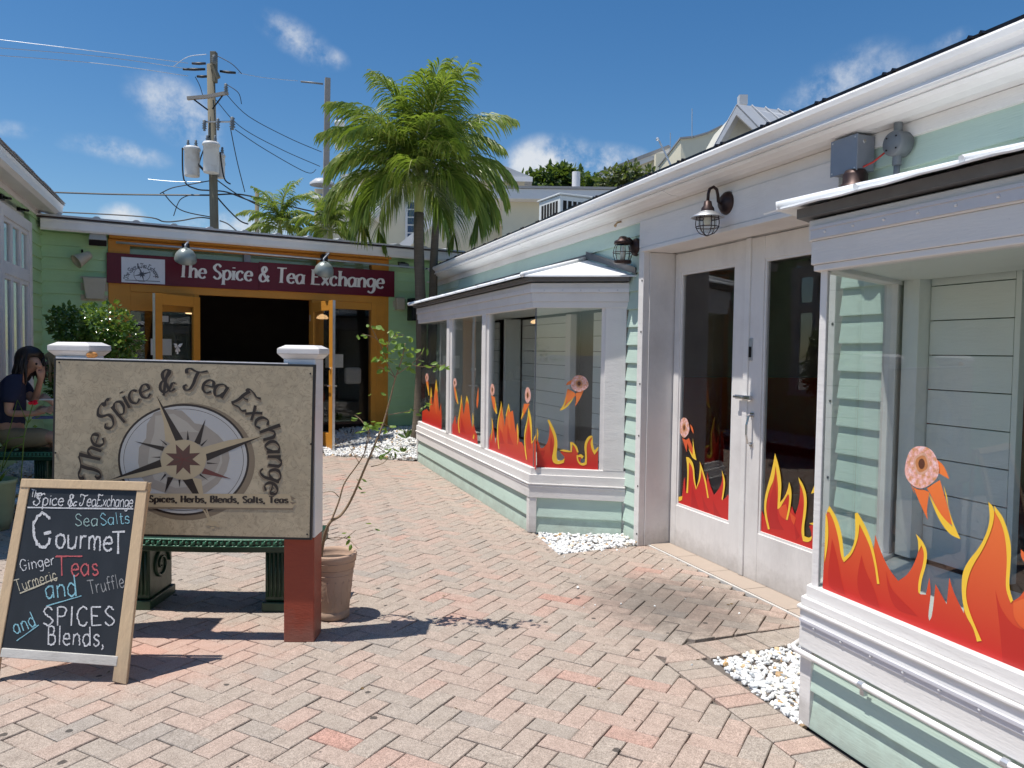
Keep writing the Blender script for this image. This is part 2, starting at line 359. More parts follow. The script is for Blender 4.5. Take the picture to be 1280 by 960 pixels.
def parchment():
    m, t, b = nt('parchment_print')
    w = noise(t, 9, 2); n = noise(t, 5, 5)
    v = t.nodes.new('ShaderNodeTexNoise'); v.inputs['Scale'].default_value = 17; v.inputs['Detail'].default_value = 2.5; v.inputs['Distortion'].default_value = .9
    g = t.nodes.new('ShaderNodeNewGeometry'); t.links.new(g.outputs['Position'], v.inputs['Vector'])
    band = mth(t, 'ABSOLUTE', mth(t, 'SUBTRACT', mth(t, 'FRACT', mth(t, 'MULTIPLY', v.outputs[0], 6)), .5))
    line = ramp(t, band, [(.0, (1, 1, 1)), (.13, (0, 0, 0))])
    patch = ramp(t, noise(t, 22, 3), [(.46, (0, 0, 0)), (.54, (1, 1, 1))])
    col = mixc(t, n, (.36, .285, .185), (.52, .43, .30)); col = mixc(t, mth(t, 'MULTIPLY', patch, .38), col, (.31, .26, .18)); col = mixc(t, mth(t, 'MULTIPLY', line, .55), col, (.20, .155, .10))
    t.links.new(col, b.inputs['Base Color']); b.inputs['Roughness'].default_value = .42; return m
PARCH = parchment()
def flat(name, c, rough=.45, var=.05): return plain(name, c, rough, 0, var, 30, 0)
INK = flat('dark_brown_print', (.022, .013, .010)); STARB = flat('brown_star_print', (.10, .045, .035)); ROSE = flat('tan_rose_print', (.42, .33, .21)); RINGC = flat('pale_ring_print', (.43, .415, .40)); RINGG = flat('grey_globe_print', (.30, .26, .22)); RINGG2 = flat('light_globe_print', (.38, .34, .29)); INKR = flat('red_brown_print', (.13, .035, .03))
SHAD = flat('soft_brown_print', (.20, .15, .10)); BLK = flat('black_frame_print', (.012, .010, .010)); LETW = flat('cream_letter', (.80, .76, .70)); LOGOW = flat('white_logo_board', (.74, .75, .78)); LOGOI = flat('grey_logo_ink', (.10, .10, .12))
def flamemat(name, lo, hi, z0, z1):
    m, t, b = nt(name); g = t.nodes.new('ShaderNodeNewGeometry'); s = t.nodes.new('ShaderNodeSeparateXYZ'); t.links.new(g.outputs['Position'], s.inputs[0])
    mr = t.nodes.new('ShaderNodeMapRange'); mr.inputs['From Min'].default_value = z0; mr.inputs['From Max'].default_value = z1; t.links.new(s.outputs[2], mr.inputs[0])
    t.links.new(mixc(t, mr.outputs[0], lo, hi), b.inputs['Base Color']); b.inputs['Roughness'].default_value = .35; return m
FL_R = flamemat('red_flame_vinyl', (.56, .018, .014), (.88, .22, .05), .62, 1.20)
FL_D = flamemat('dark_red_flame_vinyl', (.46, .012, .012), (.66, .06, .02), .58, 1.1)
FL_Y = flat('yellow_flame_vinyl', (.90, .56, .05), .35)
FL_O = flamemat('orange_flame_vinyl', (.72, .08, .02), (.88, .30, .08), .7, 1.15)
def donutmat():
    m, t, b = nt('sugared_doughnut_print'); n = noise(t, 55, 3); n2 = noise(t, 230, 2)
    col = ramp(t, n, [(.35, (.62, .30, .13)), (.52, (.80, .42, .36)), (.66, (.84, .60, .60))]); col = mixc(t, .6, col, ramp(t, n2, [(.35, (.75, .7, .7)), (.6, (1.2, 1.15, 1.15))]), 'MULTIPLY')
    t.links.new(col, b.inputs['Base Color']); b.inputs['Roughness'].default_value = .4; return m
DONUT = donutmat(); DRIM = plain('doughnut_inner_print', (.66, .37, .26), .5, 0, .3, 90, 0); DRIM2 = plain('doughnut_crumb_print', (.55, .22, .08), .5, 0, .3, 90, 0); DHOLE = flat('doughnut_hole_print', (.12, .04, .02))

# ------------------------------------------------------------------ lettering (drawn stroke by stroke)
G = {}
def g_(ch, w, *st): G[ch] = (w, st)
g_('a', .60, 'c.48,.52 .30,.62 .08,.50 .03,.26 .17,.01 .36,.07 .48,.28', 'l.49,.60 .49,.0')
g_('b', .58, 'l.08,1 .08,0', 'c.08,.44 .27,.62 .48,.50 .51,.22 .32,.0 .08,.10')
g_('c', .52, 'c.45,.48 .28,.62 .07,.47 .05,.18 .25,.0 .46,.12')
g_('d', .60, 'c.49,.46 .30,.62 .08,.50 .03,.26 .17,.01 .36,.05 .49,.20', 'l.49,1 .49,.0')
g_('e', .53, 'c.06,.33 .26,.34 .46,.36 .40,.58 .22,.62 .05,.42 .07,.14 .28,.0 .47,.12')
g_('f', .40, 'c.42,.92 .30,1.0 .18,.85 .17,.5 .17,0', 'l.02,.58 .36,.58')
g_('g', .58, 'c.48,.50 .30,.62 .08,.52 .04,.30 .17,.08 .36,.12 .48,.30', 'c.49,.60 .49,.20 .48,-.15 .30,-.34 .08,-.24')
g_('h', .58, 'l.08,1 .08,0', 'c.08,.40 .28,.62 .46,.50 .48,.25 .48,0')
g_('i', .24, 'l.11,.60 .11,0', 'l.11,.84 .11,.78')
g_('l', .24, 'l.11,1 .11,0')
g_('m', .78, 'l.07,.60 .07,0', 'c.07,.42 .20,.62 .36,.52 .38,.25 .38,0', 'c.38,.42 .52,.62 .66,.52 .68,.25 .68,0')
g_('n', .58, 'l.08,.60 .08,0', 'c.08,.42 .28,.62 .46,.50 .48,.25 .48,0')
g_('o', .56, 'c.28,.62 .08,.52 .04,.28 .16,.02 .38,.02 .51,.30 .44,.54 .28,.62')
g_('p', .58, 'l.08,.60 .08,-.35', 'c.08,.44 .27,.62 .48,.50 .51,.22 .32,.0 .08,.10')
g_('r', .42, 'l.08,.60 .08,0', 'c.08,.38 .22,.58 .38,.58')
g_('s', .46, 'c.40,.50 .24,.62 .07,.50 .14,.36 .32,.28 .40,.14 .24,.0 .05,.10')
g_('t', .38, 'c.16,.86 .16,.5 .17,.10 .28,.0 .38,.06', 'l.02,.60 .34,.60')
g_('u', .58, 'c.08,.60 .08,.25 .14,.03 .32,.03 .47,.22', 'l.49,.60 .49,0')
g_('x', .54, 'l.05,.60 .48,0', 'l.48,.60 .05,0')
g_('T', .68, 'l.34,.97 .34,0', 'l.02,.98 .66,.98')
g_('S', .60, 'c.52,.82 .30,1.0 .08,.80 .18,.58 .42,.42 .52,.20 .30,.0 .05,.16')
g_('E', .62, 'l.10,1 .10,0', 'l.10,.98 .56,.98', 'l.10,.52 .44,.52', 'l.10,.02 .58,.02')
g_('G', .72, 'c.62,.80 .40,1.0 .12,.80 .05,.42 .20,.06 .46,.02 .62,.28', 'l.40,.40 .66,.40')
g_('B', .62, 'l.10,1 .10,0', 'c.10,.97 .40,.98 .46,.76 .34,.55 .10,.53', 'c.10,.53 .46,.52 .55,.26 .40,.03 .10,.03')
g_('H', .72, 'l.10,1 .10,0', 'l.58,1 .58,0', 'l.10,.5 .58,.5')
g_('P', .58, 'l.10,1 .10,0', 'c.10,.97 .42,.98 .52,.74 .38,.50 .10,.48')
g_('I', .26, 'l.12,1 .12,0')
g_('C', .60, 'c.54,.82 .36,1.0 .12,.82 .05,.45 .18,.06 .40,.0 .56,.18')
g_('&', .72, 'c.66,.02 .46,.28 .24,.62 .20,.86 .34,1.0 .46,.84 .36,.64 .12,.44 .06,.18 .22,.0 .44,.10 .62,.42')
g_(',', .24, 'c.10,.06 .12,-.05 .04,-.18')
g_(' ', .34)
# swash capitals for the sign
g_('\x01', .80, 'c.05,.78 .02,.95 .16,1.02 .36,.92 .60,.90 .84,1.0', 'c.50,.90 .44,.60 .40,.30 .28,.05 .08,.02 .0,.18 .12,.26')          # T
g_('\x02', .74, 'c.66,.84 .62,1.02 .40,1.0 .22,.84 .28,.64 .50,.46 .54,.22 .36,.0 .10,.04 .02,.24 .16,.32', 'c.66,.84 .74,.94 .86,1.0 .92,.9')    # S
g_('\x03', .80, 'c.20,.84 .24,1.0 .46,.98 .66,.92 .80,1.0', 'c.30,.94 .24,.70 .22,.60 .18,.30 .06,.06', 'c.22,.55 .36,.52 .50,.56', 'c.0,.10 .16,.0 .42,.04 .66,.0 .80,.14')   # E
g_('\x04', .74, 'c.72,.10 .50,.0 .34,.34 .20,.66 .20,.9 .36,1.02 .48,.86 .34,.64 .10,.46 .04,.18 .22,-.02 .46,.10 .60,.36 .74,.34', 'c.50,.98 .40,.8 .3,.5 .2,.0 .14,-.14')
def crs(P, n=5):
    out = []; m = len(P)
    for i in range(m-1):
        p0, p1, p2, p3 = P[max(i-1, 0)], P[i], P[i+1], P[min(i+2, m-1)]
        for k in range(n):
            t = k/n
            out.append(tuple(.5*((2*p1[j])+(-p0[j]+p2[j])*t+(2*p0[j]-5*p1[j]+4*p2[j]-p3[j])*t*t+(-p0[j]+3*p1[j]-3*p2[j]+p3[j])*t**3) for j in (0, 1)))
    out.append(P[-1]); return out
def text_strokes(s, extra=0.0):
    x = 0; res = []
    for ch in s:
        w, st = G[ch]
        for q in st:
            P = [tuple(map(float, a.split(','))) for a in q[1:].split()]
            res.append((q[0], [(a+x, b) for a, b in (crs(P) if q[0] == 'c' else P)]))
        x += w+extra
    return res, x-extra
def ribbon(mb, pts, wf, place, lift, k0):
    n = len(pts); L = []; Rr = []
    for i, p in enumerate(pts):
        a, b = pts[max(i-1, 0)], pts[min(i+1, n-1)]; dx, dy = b[0]-a[0], b[1]-a[1]; l = math.hypot(dx, dy) or 1e-6
        w = wf(dx/l, dy/l, i/(n-1))/2; nx, ny = -dy/l*w, dx/l*w
        h = lift + k0 + i*2e-6
        L.append(place(p[0]+nx, p[1]+ny, h)); Rr.append(place(p[0]-nx, p[1]-ny, h))
    mb.add(L+Rr, [(i, i+1, n+i+1, n+i) for i in range(n-1)])
def text(mb, s, place, wf, serif=0, lift=.001, extra=0.0, slant=0.0, jit=0.0):
    st, W = text_strokes(s, extra); k = 0
    for kind, P in st:
        if jit: P = [(a+random.uniform(-jit, jit), b+random.uniform(-jit, jit)) for a, b in P]
        Q = [(a+b*slant, b) for a, b in P]
        if kind == 'l' and len(Q) == 2: Q = [Q[0], ((Q[0][0]+Q[1][0])/2, (Q[0][1]+Q[1][1])/2), Q[1]]
        ribbon(mb, Q, wf, place, lift, k*4e-5); k += 1
        if serif and kind == 'l' and abs(P[0][0]-P[-1][0]) < .02 and abs(P[0][1]-P[-1][1]) > .3:
            for j, (x, y) in enumerate((P[0], P[-1])):
                yy = y+(-.02 if y > .3 else .02); ribbon(mb, [(x-serif, yy), (x, yy), (x+serif*.95, yy)], lambda a, b, t: .055, place, lift, k*4e-5); k += 1
    return W
def nib(thick, thin): return lambda dx, dy, t: thin+(thick-thin)*abs(dy)**1.3
def pxline(x0, y0, x1, y1, h, W, surf):     # baseline in photograph px on a real surface 'surf(px,py,lift)'
    L = math.hypot(x1-x0, y1-y0); ux, uy = (x1-x0)/L, (y1-y0)/L; s = L/W
    return lambda a, b, l: surf(x0+ux*a*s+uy*b*h, y0+uy*a*s-ux*b*h, l)

# ================================================================== SETTING: ground
struct(obj('ground', MB().flat([(-300, -300, -.06), (300, -300, -.06), (300, 300, -.06), (-300, 300, -.06)]), GROUND))
def inside(poly, x, y):
    c = False; n = len(poly)
    for i in range(n):
        (x1, y1), (x2, y2) = poly[i], poly[(i+1) % n]
        if (y1 > y) != (y2 > y) and x < (x2-x1)*(y-y1)/(y2-y1)+x1: c = not c
    return c
def clip(poly, a, b, keep_left=True):       # Sutherland-Hodgman against the line a->b
    out = []; s = 1 if keep_left else -1
    def d(p): return s*((b[0]-a[0])*(p[1]-a[1])-(b[1]-a[1])*(p[0]-a[0]))
    for i in range(len(poly)):
        p, q = poly[i], poly[(i+1) % len(poly)]; dp, dq = d(p), d(q)
        if dp >= 0: out.append(p)
        if dp*dq < 0: t = dp/(dp-dq); out.append((p[0]+(q[0]-p[0])*t, p[1]+(q[1]-p[1])*t))
    return out
def area(p): return abs(sum(p[i][0]*p[(i+1) % len(p)][1]-p[(i+1) % len(p)][0]*p[i][1] for i in range(len(p))))/2 if len(p) > 2 else 0

BED_A = [(2.30, 2.66), (2.345, 3.40), (3.10, 3.46), (3.22, 3.09)]           # by the near bay
BED_B = [(2.46, 6.34), (2.385, 5.57), (3.13, 5.63), (3.20, 5.93)]           # between far bay and doors
BED_C = [(1.22, 11.80), (1.55, 11.62), (2.35, 10.90), (2.60, 10.9), (3.4, 11.4), (3.5, 13.6), (1.22, 13.2)]
BED_D = [(-2.7, 7.2), (-2.15, 7.75), (-1.85, 8.35), (-1.55, 9.6), (-1.25, 12.6), (-2.8, 12.4)]
paving = struct(obj('paving', MB().flat([(-6, -2, -.018), (3.28, -2, -.018), (3.28, 13.2, -.018), (-6, 13.2, -.018)]), SAND))
BL, BW, JT = .2105, .10525, .0045
def brick_poly(mb, poly, z, ch=.0045, dep=.05):
    poly = [p for i, p in enumerate(poly) if math.hypot(p[0]-poly[i-1][0], p[1]-poly[i-1][1]) > 1e-4]
    n = len(poly)
    if n < 3: return
    cx = sum(p[0] for p in poly)/n; cy = sum(p[1] for p in poly)/n
    def ins(d):
        out = []
        for p in poly:
            l = max(1e-3, math.hypot(p[0]-cx, p[1]-cy)); out.append((cx+(p[0]-cx)*(1-d*1.35/l), cy+(p[1]-cy)*(1-d*1.35/l)))
        return out
    a = ins(ch)
    vs = [(x, y, z) for x, y in a]+[(x, y, z-ch*.8) for x, y in poly]+[(x, y, z-dep) for x, y in poly]
    fs = [tuple(range(n))]+[(i+n, (i+1) % n+n, (i+1) % n, i) for i in range(n)]+[(i+2*n, (i+1) % n+2*n, (i+1) % n+n, i+n) for i in range(n)]
    mb.add(vs, fs)
ANG = R(42.0); ca, sa = math.cos(ANG), math.sin(ANG); ORG = (.02, .015)
bricks = []
# soldier course round the near gravel bed
def soldier(a, b, n_out, w=BW):
    L = math.hypot(b[0]-a[0], b[1]-a[1]); ux, uy = (b[0]-a[0])/L, (b[1]-a[1])/L; nx, ny = n_out; k = max(1, round(L/w)); w = L/k
    for i in range(k):
        s0, s1 = i*w+JT/2, (i+1)*w-JT/2
        q = [(a[0]+ux*s0, a[1]+uy*s0), (a[0]+ux*s1, a[1]+uy*s1)]
        q = [q[0], q[1], (q[1][0]+nx*BL*.97, q[1][1]+ny*BL*.97), (q[0][0]+nx*BL*.97, q[0][1]+ny*BL*.97)]
        if area(q) > 0:
            sgn = sum(q[i][0]*q[(i+1) % 4][1]-q[(i+1) % 4][0]*q[i][1] for i in range(4))
            bricks.append(('free', q if sgn > 0 else q[::-1]))
c0 = (2.345, 3.42)
soldier(c0, (3.14, 3.46), (-.05, 1)); soldier((2.285, 1.2), (2.29, 3.42), (-1, .02))
bricks.append(('free', [(2.08, 3.435), (2.275, 3.43), (2.335, 3.44), (2.325, 3.63), (2.2, 3.60)]))
HOLES = [[(2.075, 1.1), (2.33, 1.1), (2.36, 1.1), (3.3, 2.4), (3.3, 3.68), (2.34, 3.66), (2.075, 3.45)], BED_B]
def on_border(x, y): return inside(HOLES[0], x, y)
def clip_out(poly, hole):
    best = []; n = len(hole)
    sg = sum(hole[i][0]*hole[(i+1) % n][1]-hole[(i+1) % n][0]*hole[i][1] for i in range(n)) > 0
    for i in range(n):
        c = clip(poly, hole[i], hole[(i+1) % n], keep_left=not sg)
        if area(c) > area(best): best = c
    return best
def touch(poly, hole):
    cx = sum(p[0] for p in poly)/len(poly); cy = sum(p[1] for p in poly)/len(poly)
    return any(inside(hole, *p) for p in poly) or inside(hole, cx, cy) or any(inside(poly, *h) for h in hole)
N = 110
for i in range(-N, N):
    for j in range(-N, N):
        t = (i-j) % 4
        if t not in (0, 3): continue
        w, h = (2, 1) if t == 0 else (1, 2)
        lx, ly = (i+w/2)*BW, (j+h/2)*BW
        x, y = ORG[0]+lx*ca-ly*sa, ORG[1]+lx*sa+ly*ca
        if not (-4.2 < x < 3.35 and .2 < y < 12.2): continue
        if x < -.75*y-1.2: continue
        if x > 3.26: continue
        if inside(BED_C, x, y) or inside(BED_D, x, y): continue
        hw, hh = w*BW/2-JT/2, h*BW/2-JT/2
        a = random.gauss(0, .006); c_, s_ = math.cos(ANG+a), math.sin(ANG+a); dx, dy = random.gauss(0, .0011), random.gauss(0, .0011)
        poly = [(x+dx+u*c_-v*s_, y+dy+u*s_+v*c_) for u, v in ((-hw, -hh), (hw, -hh), (hw, hh), (-hw, hh))]
        cut = False
        for H_ in HOLES:
            if len(poly) > 2 and touch(poly, H_):
                cut = True; poly = clip_out(poly, H_) if len(poly) > 2 else []
        if max(p[0] for p in poly or [(0, 0)]) > 3.215:
            poly = clip(poly, (3.215, 0), (3.215, 1)); cut = True
        if area(poly) < .0012: continue
        if cut: bricks.append(('free', poly))
        else: bricks.append(('h' if t == 0 else 'v', poly, (x+dx, y+dy, ANG+a)))
def centre(b): return (sum(p[0] for p in b[1])/len(b[1]), sum(p[1] for p in b[1])/len(b[1]))
def seen(x, y):
    v = Vector((x, y, 0))-CP; d = v.dot(CF); return d > .5 and abs(v.dot(CR)/d*F_PX) < 660 and abs(v.dot(CU)/d*F_PX) < 500
order = sorted(bricks, key=lambda b: (0 if seen(*centre(b)) else 1, math.hypot(*centre(b))))
proto = {}
for key, (hw, hh) in dict(h=(BW-JT/2, BW/2-JT/2), v=(BW/2-JT/2, BW-JT/2)).items():
    mb = MB(); brick_poly(mb, [(-hw, -hh), (hw, -hh), (hw, hh), (-hw, hh)], 0)
    me = bpy.data.meshes.new('brick'); me.from_pydata([tuple(p) for p in mb.v], [], mb.f); me.materials.append(PAVER); proto[key] = me
rest = MB(); nb = 0
for b in order:
    cx, cy = centre(b); z = random.gauss(0, .0013)
    if nb < 298 and seen(cx, cy):
        if b[0] == 'free':
            mb = MB(); brick_poly(mb, b[1], z); o = obj('brick', mb, PAVER, paving)
        else:
            o = bpy.data.objects.new('brick', proto[b[0]]); COL.objects.link(o); o.parent = paving
            o.location = (b[2][0], b[2][1], z); o.rotation_euler = (random.gauss(0, .006), random.gauss(0, .006), b[2][2])
        nb += 1
    else: brick_poly(rest, b[1], z)
stuff(obj('far_bricks', rest, PAVER, paving))

# gravel beds
import itertools
ICO = None
def ico():
    t = (1+5**.5)/2; v = [(-1, t, 0), (1, t, 0), (-1, -t, 0), (1, -t, 0), (0, -1, t), (0, 1, t), (0, -1, -t), (0, 1, -t), (t, 0, -1), (t, 0, 1), (-t, 0, -1), (-t, 0, 1)]
    f = [(0, 11, 5), (0, 5, 1), (0, 1, 7), (0, 7, 10), (0, 10, 11), (1, 5, 9), (5, 11, 4), (11, 10, 2), (10, 7, 6), (7, 1, 8), (3, 9, 4), (3, 4, 2), (3, 2, 6), (3, 6, 8), (3, 8, 9), (4, 9, 5), (2, 4, 11), (6, 2, 10), (8, 6, 7), (9, 8, 1)]
    return [Vector(p).normalized() for p in v], f
IV, IF = ico()
def gravel(poly, dens, size, zf, seed, name='gravel_bed'):
    rnd = random.Random(seed); xs = [p[0] for p in poly]; ys = [p[1] for p in poly]
    base = struct(obj(name, MB().flat([(x, y, zf(x, y)-.03) for x, y in poly]), GBASE)) if name == 'gravel_bed' else None
    A = area(poly); k = int(A*dens); mb = MB(); i = 0
    while i < k:
        x, y = rnd.uniform(min(xs), max(xs)), rnd.uniform(min(ys), max(ys))
        if not inside(poly, x, y): continue
        i += 1; s = size*rnd.uniform(.55, 1.35)
        q = Matrix.Rotation(rnd.uniform(0, 6.28), 3, 'Z') @ Matrix.Rotation(rnd.uniform(-1, 1), 3, 'X') @ Matrix.Diagonal((s*rnd.uniform(.8, 1.4), s*rnd.uniform(.6, 1), s*rnd.uniform(.5, .8)))
        c = Vector((x, y, zf(x, y)+rnd.uniform(-.6, 1.0)*size*.8))
        mb.add([q @ (p*rnd.uniform(.78, 1.18))+c for p in IV], IF)
    stuff(obj('marble_chips', mb, GRAVEL, base))
gravel(BED_A, 2900, .0155, lambda x, y: -.012, 1)
gravel(BED_B, 2600, .016, lambda x, y: -.008+.05*max(0, (x-2.6)), 2)
gravel(BED_C, 1300, .022, lambda x, y: max(0, min(.27, (.74*(x-1.3)+.67*(y-11.7)-.05)*.22)), 3)
gravel(BED_D, 1000, .026, lambda x, y: max(-.01, min(.17, (y-7.7)*.2)), 4)
# the odd escaped chips
mb = MB(); rnd = random.Random(5)
for k in range(26):
    if k < 12: x, y = rnd.uniform(2.35, 3.0), rnd.uniform(5.42, 5.6)
    else: x, y = rnd.uniform(2.0, 3.0), rnd.uniform(3.3, 5.0)
    s = rnd.uniform(.004, .011); mb.add([Vector((x, y, s*.5))+p*s*rnd.uniform(.7, 1.2) for p in IV], IF)
stuff(obj('scattered_marble_chips', mb, GRAVEL))['label'] = 'stray white marble chips scattered on the pavers'

# ================================================================== RIGHT-HAND BUILDING
def lap(mb, a, b, z, h, t0=.004, t1=.027):   # clapboard, outward = left of a->b
    a, b = Vector((a[0], a[1], 0)), Vector((b[0], b[1], 0)); d = (b-a).normalized(); n = Vector((-d.y, d.x, 0))
    prof = [(-.006, 0), (t1, 0), (t1, .006), (t0, h+.012), (-.006, h+.012)]
    vs = [p+n*o+Vector((0, 0, z+q)) for p in (a, b) for o, q in prof]; m = len(prof)
    mb.add(vs, [tuple(range(m)), tuple(range(m, 2*m))[::-1]]+[(i+m, (i+1) % m+m, (i+1) % m, i) for i in range(m)])
def offs(path, o):
    P = [Vector((p[0], p[1])) for p in path]; out = []
    ns = [Vector((-(b-a).y, (b-a).x)).normalized() for a, b in zip(P, P[1:])]
    for i, p in enumerate(P):
        if i == 0: out.append(p+ns[0]*o)
        elif i == len(P)-1: out.append(p+ns[-1]*o)
        else:
            m = (ns[i-1]+ns[i]).normalized(); out.append(p+m*(o/m.dot(ns[i])))
    return out
def wrap(mb, path, o0, o1, z0, z1):
    A, B = offs(path, o0), offs(path, o1); n = len(path)
    vs = [Vector((p.x, p.y, z)) for z in (z0, z1) for S_ in (A, B) for p in S_]
    fs = []
    for i in range(n-1):
        fs += [(i, i+1, n+i+1, n+i), (2*n+i, 3*n+i, 3*n+i+1, 2*n+i+1), (n+i, n+i+1, 3*n+i+1, 3*n+i), (i+1, i, 2*n+i, 2*n+i+1)]
    fs += [(0, n, 3*n, 2*n), (n-1, 3*n-1, 4*n-1, 2*n-1)]
    mb.add(vs, fs); return mb
WX = 3.16; YE = 13.05
shop = tag(empty('mint_shop_building', (3.16, 4, 0)), 'long mint clapboard shop with white gutter, flame decorated bay windows and white double doors', 'building')
def sboards(y0, y1, z0, z1, step=.152, jit=True):
    z = z0
    while z < z1-.01:
        h = min(step, z1-z); mb = MB(); lap(mb, (WX, y0), (WX, y1), z, h); obj('siding_board', mb, MINT, shop); z += step
sboards(5.705, 5.93, 0.0, 2.70)
sboards(3.10, 3.43, 0.0, 2.70)
sboards(5.93, 11.35, 2.24, 2.70, .152); sboards(11.36, YE, 0.0, 2.70)
sboards(-3, 3.10, 2.24, 2.70, .152)
sboards(-3, -1.62, 0, 2.2, .152)
# structural wall core behind the boards (with openings)
mb = MB()
for y0, y1, z0, z1 in ((-3, -1.6, 0, 2.84), (3.02, 3.5, 0, 2.84), (5.72, 5.99, 0, 2.84), (11.3, YE, 0, 2.84), (-1.6, 3.02, 2.1, 2.84), (5.99, 11.3, 2.1, 2.84), (-1.6, 3.02, 0, .5), (5.99, 11.3, 0, .5), (3.5, 5.72, 2.52, 2.84)):
    mb.box(WX+.008, WX+.14, y0, y1, z0, z1)
obj('wall', mb, SHIP, shop)
mb = MB().box(6.6, 6.7, -3, YE, 0, 2.8).box(WX+.14, 6.6, YE-.1, YE, 0, 2.8).box(WX+.14, 6.6, -3.1, -3, 0, 2.8)
obj('inner_wall', mb, ROOM, shop)
obj('inner_floor', MB().box(WX+.3, 6.6, -3, YE-.1, -.05, .0), WOODF, shop)
obj('ceiling', MB().box(WX+.14, 6.6, -3, YE-.1, 2.80, 2.84), DARK, shop)
obj('wainscot', MB().box(6.52, 6.6, -2.9, YE-.2, .01, 1.32).box(WX+.5, 6.5, 7.2, 7.3, .01, 1.35).box(5.1, 5.2, -2.9, 3.2, .01, 1.45), REDI, shop)
obj('partition', MB().box(WX+.5, 6.5, 7.32, 7.36, .01, 2.7).box(5.22, 5.26, -2.9, 3.2, .01, 2.7), ROOM, shop)
obj('wall_picture', MB().box(6.46, 6.5, 4.4, 5.3, 1.75, 2.2).box(6.46, 6.5, 2.9, 3.6, 1.7, 2.25), plain('framed_picture_grey', (.12, .11, .10)), shop)
# frieze and header over the doors
bxo('frieze_board', WHITE, shop, 3.126, 3.162, -3, YE, 2.692, 2.764, bevel=.003)
bxo('header_board', WHITE, shop, 3.116, 3.168, 3.45, 5.70, 2.47, 2.690, bevel=.004)
bxo('header_trim', WHITE, shop, 3.108, 3.40, 3.45, 5.66, 2.435, 2.468, bevel=.004)
bxo('soffit_board', WHITE, shop, 3.03, 3.17, -3, YE, 2.766, 2.785, bevel=0)
for y0, y1 in ((5.622, 5.702), (3.45, 3.52)):
    c = bxo('casing', WHITE, shop, 3.118, 3.175, y0, y1, 0, 2.468, bevel=.004)
    s = MB()
    for z in (.1, .5, .92, 1.35, 1.78, 2.2): s.ball((3.116, (y0+y1)/2-.022, z), .0085, 8, 5, (.5, 1, 1))
    obj('screw', s, BLACKM, c, smooth=True)
bxo('jamb', WHITEW, shop, 3.176, 3.44, 5.615, 5.665, 0, 2.432, bevel=.003)
bxo('jamb', WHITEW, shop, 3.176, 3.44, 3.45, 3.50, 0, 2.432, bevel=.003)
# gutter (ogee) and roof
pr = [(3.10, 2.772), (3.05, 2.763), (2.99, 2.768), (2.945, 2.783), (2.926, 2.797), (2.932, 2.805), (2.902, 2.810), (2.896, 2.820), (2.915, 2.845), (2.893, 2.873), (2.874, 2.886), (2.870, 2.912), (2.880, 2.925), (2.90, 2.915), (2.925, 2.86), (3.09, 2.85)]
mb = MB(); n = len(pr); vs = [(x, y, z) for y in (-3, 12.25) for x, z in pr]
mb.add(vs, [(i, i+1, n+i+1, n+i) for i in range(n-1)]+[tuple(range(n)), tuple(range(2*n-1, n-1, -1))])
gut = obj('gutter', mb, ALU, shop)
for y in (1.9, 5.0, 8.1): obj('gutter_seam', MB().prism([(x-.003, y, z-(.003 if z < 2.81 else -.001)) for x, z in pr], (0, .010, 0)), ALU, gut)
bxo('fascia', WHITE, shop, 3.092, 3.12, -3, 12.3, 2.786, 2.90, bevel=0)
obj('roof', MB().prism([(2.93, -3, 2.935), (2.93, -3, 2.955), (6.6, -3, 3.50), (6.6, -3, 3.48)], (0, 15.4, 0)).prism([(2.94, -3, 2.905), (2.94, -3, 2.934), (3.05, -3, 2.934), (3.05, -3, 2.905)], (0, 15.35, 0)), TIN, shop)
for k in range(34):
    y = -2.6+k*.46
    obj('roof_rib', MB().prism([(2.93, y-.026, 2.952), (2.93, y-.012, 2.966), (2.93, y+.012, 2.966), (2.93, y+.026, 2.952)], (3.6, 0, .536)), TIN, shop)
    for q_ in (-.028, .028): obj('rib_closure', MB().prism([(2.905, y+q_-.014, 2.948), (2.905, y+q_, 2.965), (2.905, y+q_+.014, 2.948)], (.024, 0, .002)), BLACKM, shop)
obj('drip_edge', MB().box(2.922, 2.93, -3, 12.3, 2.912, 2.962), BLACKM, shop)
obj('roof_closure', MB().prism([(2.925, 9.0, 2.93), (2.925, 9.0, 2.945), (2.925, 9.02, 2.945), (2.925, 9.02, 2.93)], (.02, 0, 0)), BLACKM, shop)
# threshold
for k in range(5): bxo('threshold_tile', THR, shop, 3.232, 3.46, 3.48+k*.43, 3.48+k*.43+.424, -.02, .012, bevel=.003)
bxo('threshold_strip', plain('mortar', (.55, .53, .5), .9), shop, 3.214, 3.231, 3.46, 5.66, -.02, .006, bevel=.002)

# --- double doors
DX = 3.41
def door_leaf(y0, y1, gy0, gy1, zb):
    d = obj('door', MB().box(DX, DX+.05, y0, gy0, .012, 2.425).box(DX, DX+.05, gy1, y1, .012, 2.425).box(DX+.001, DX+.049, gy0, gy1, .012, zb).box(DX+.001, DX+.049, gy0, gy1, 2.265, 2.424), WHITEW, shop, bevel=.003)
    fr = MB(); e = .018
    for b in ((gy0, gy0+e, zb, 2.265), (gy1-e, gy1, zb, 2.265), (gy0+e, gy1-e, zb, zb+e), (gy0+e, gy1-e, 2.265-e, 2.265)): fr.box(DX+.010, DX+.04, *b)
    obj('glazing_bead', fr, WHITE, d)
    obj('glass_pane', MB().box(DX+.022, DX+.026, gy0+e-.004, gy1-e+.004, zb+e-.004, 2.265-e+.004), GLASSD, d)
    return d
dl = door_leaf(4.655, 5.605, 4.79, 5.525, .35)
dr = door_leaf(3.52, 4.598, 3.66, 4.455, .355)
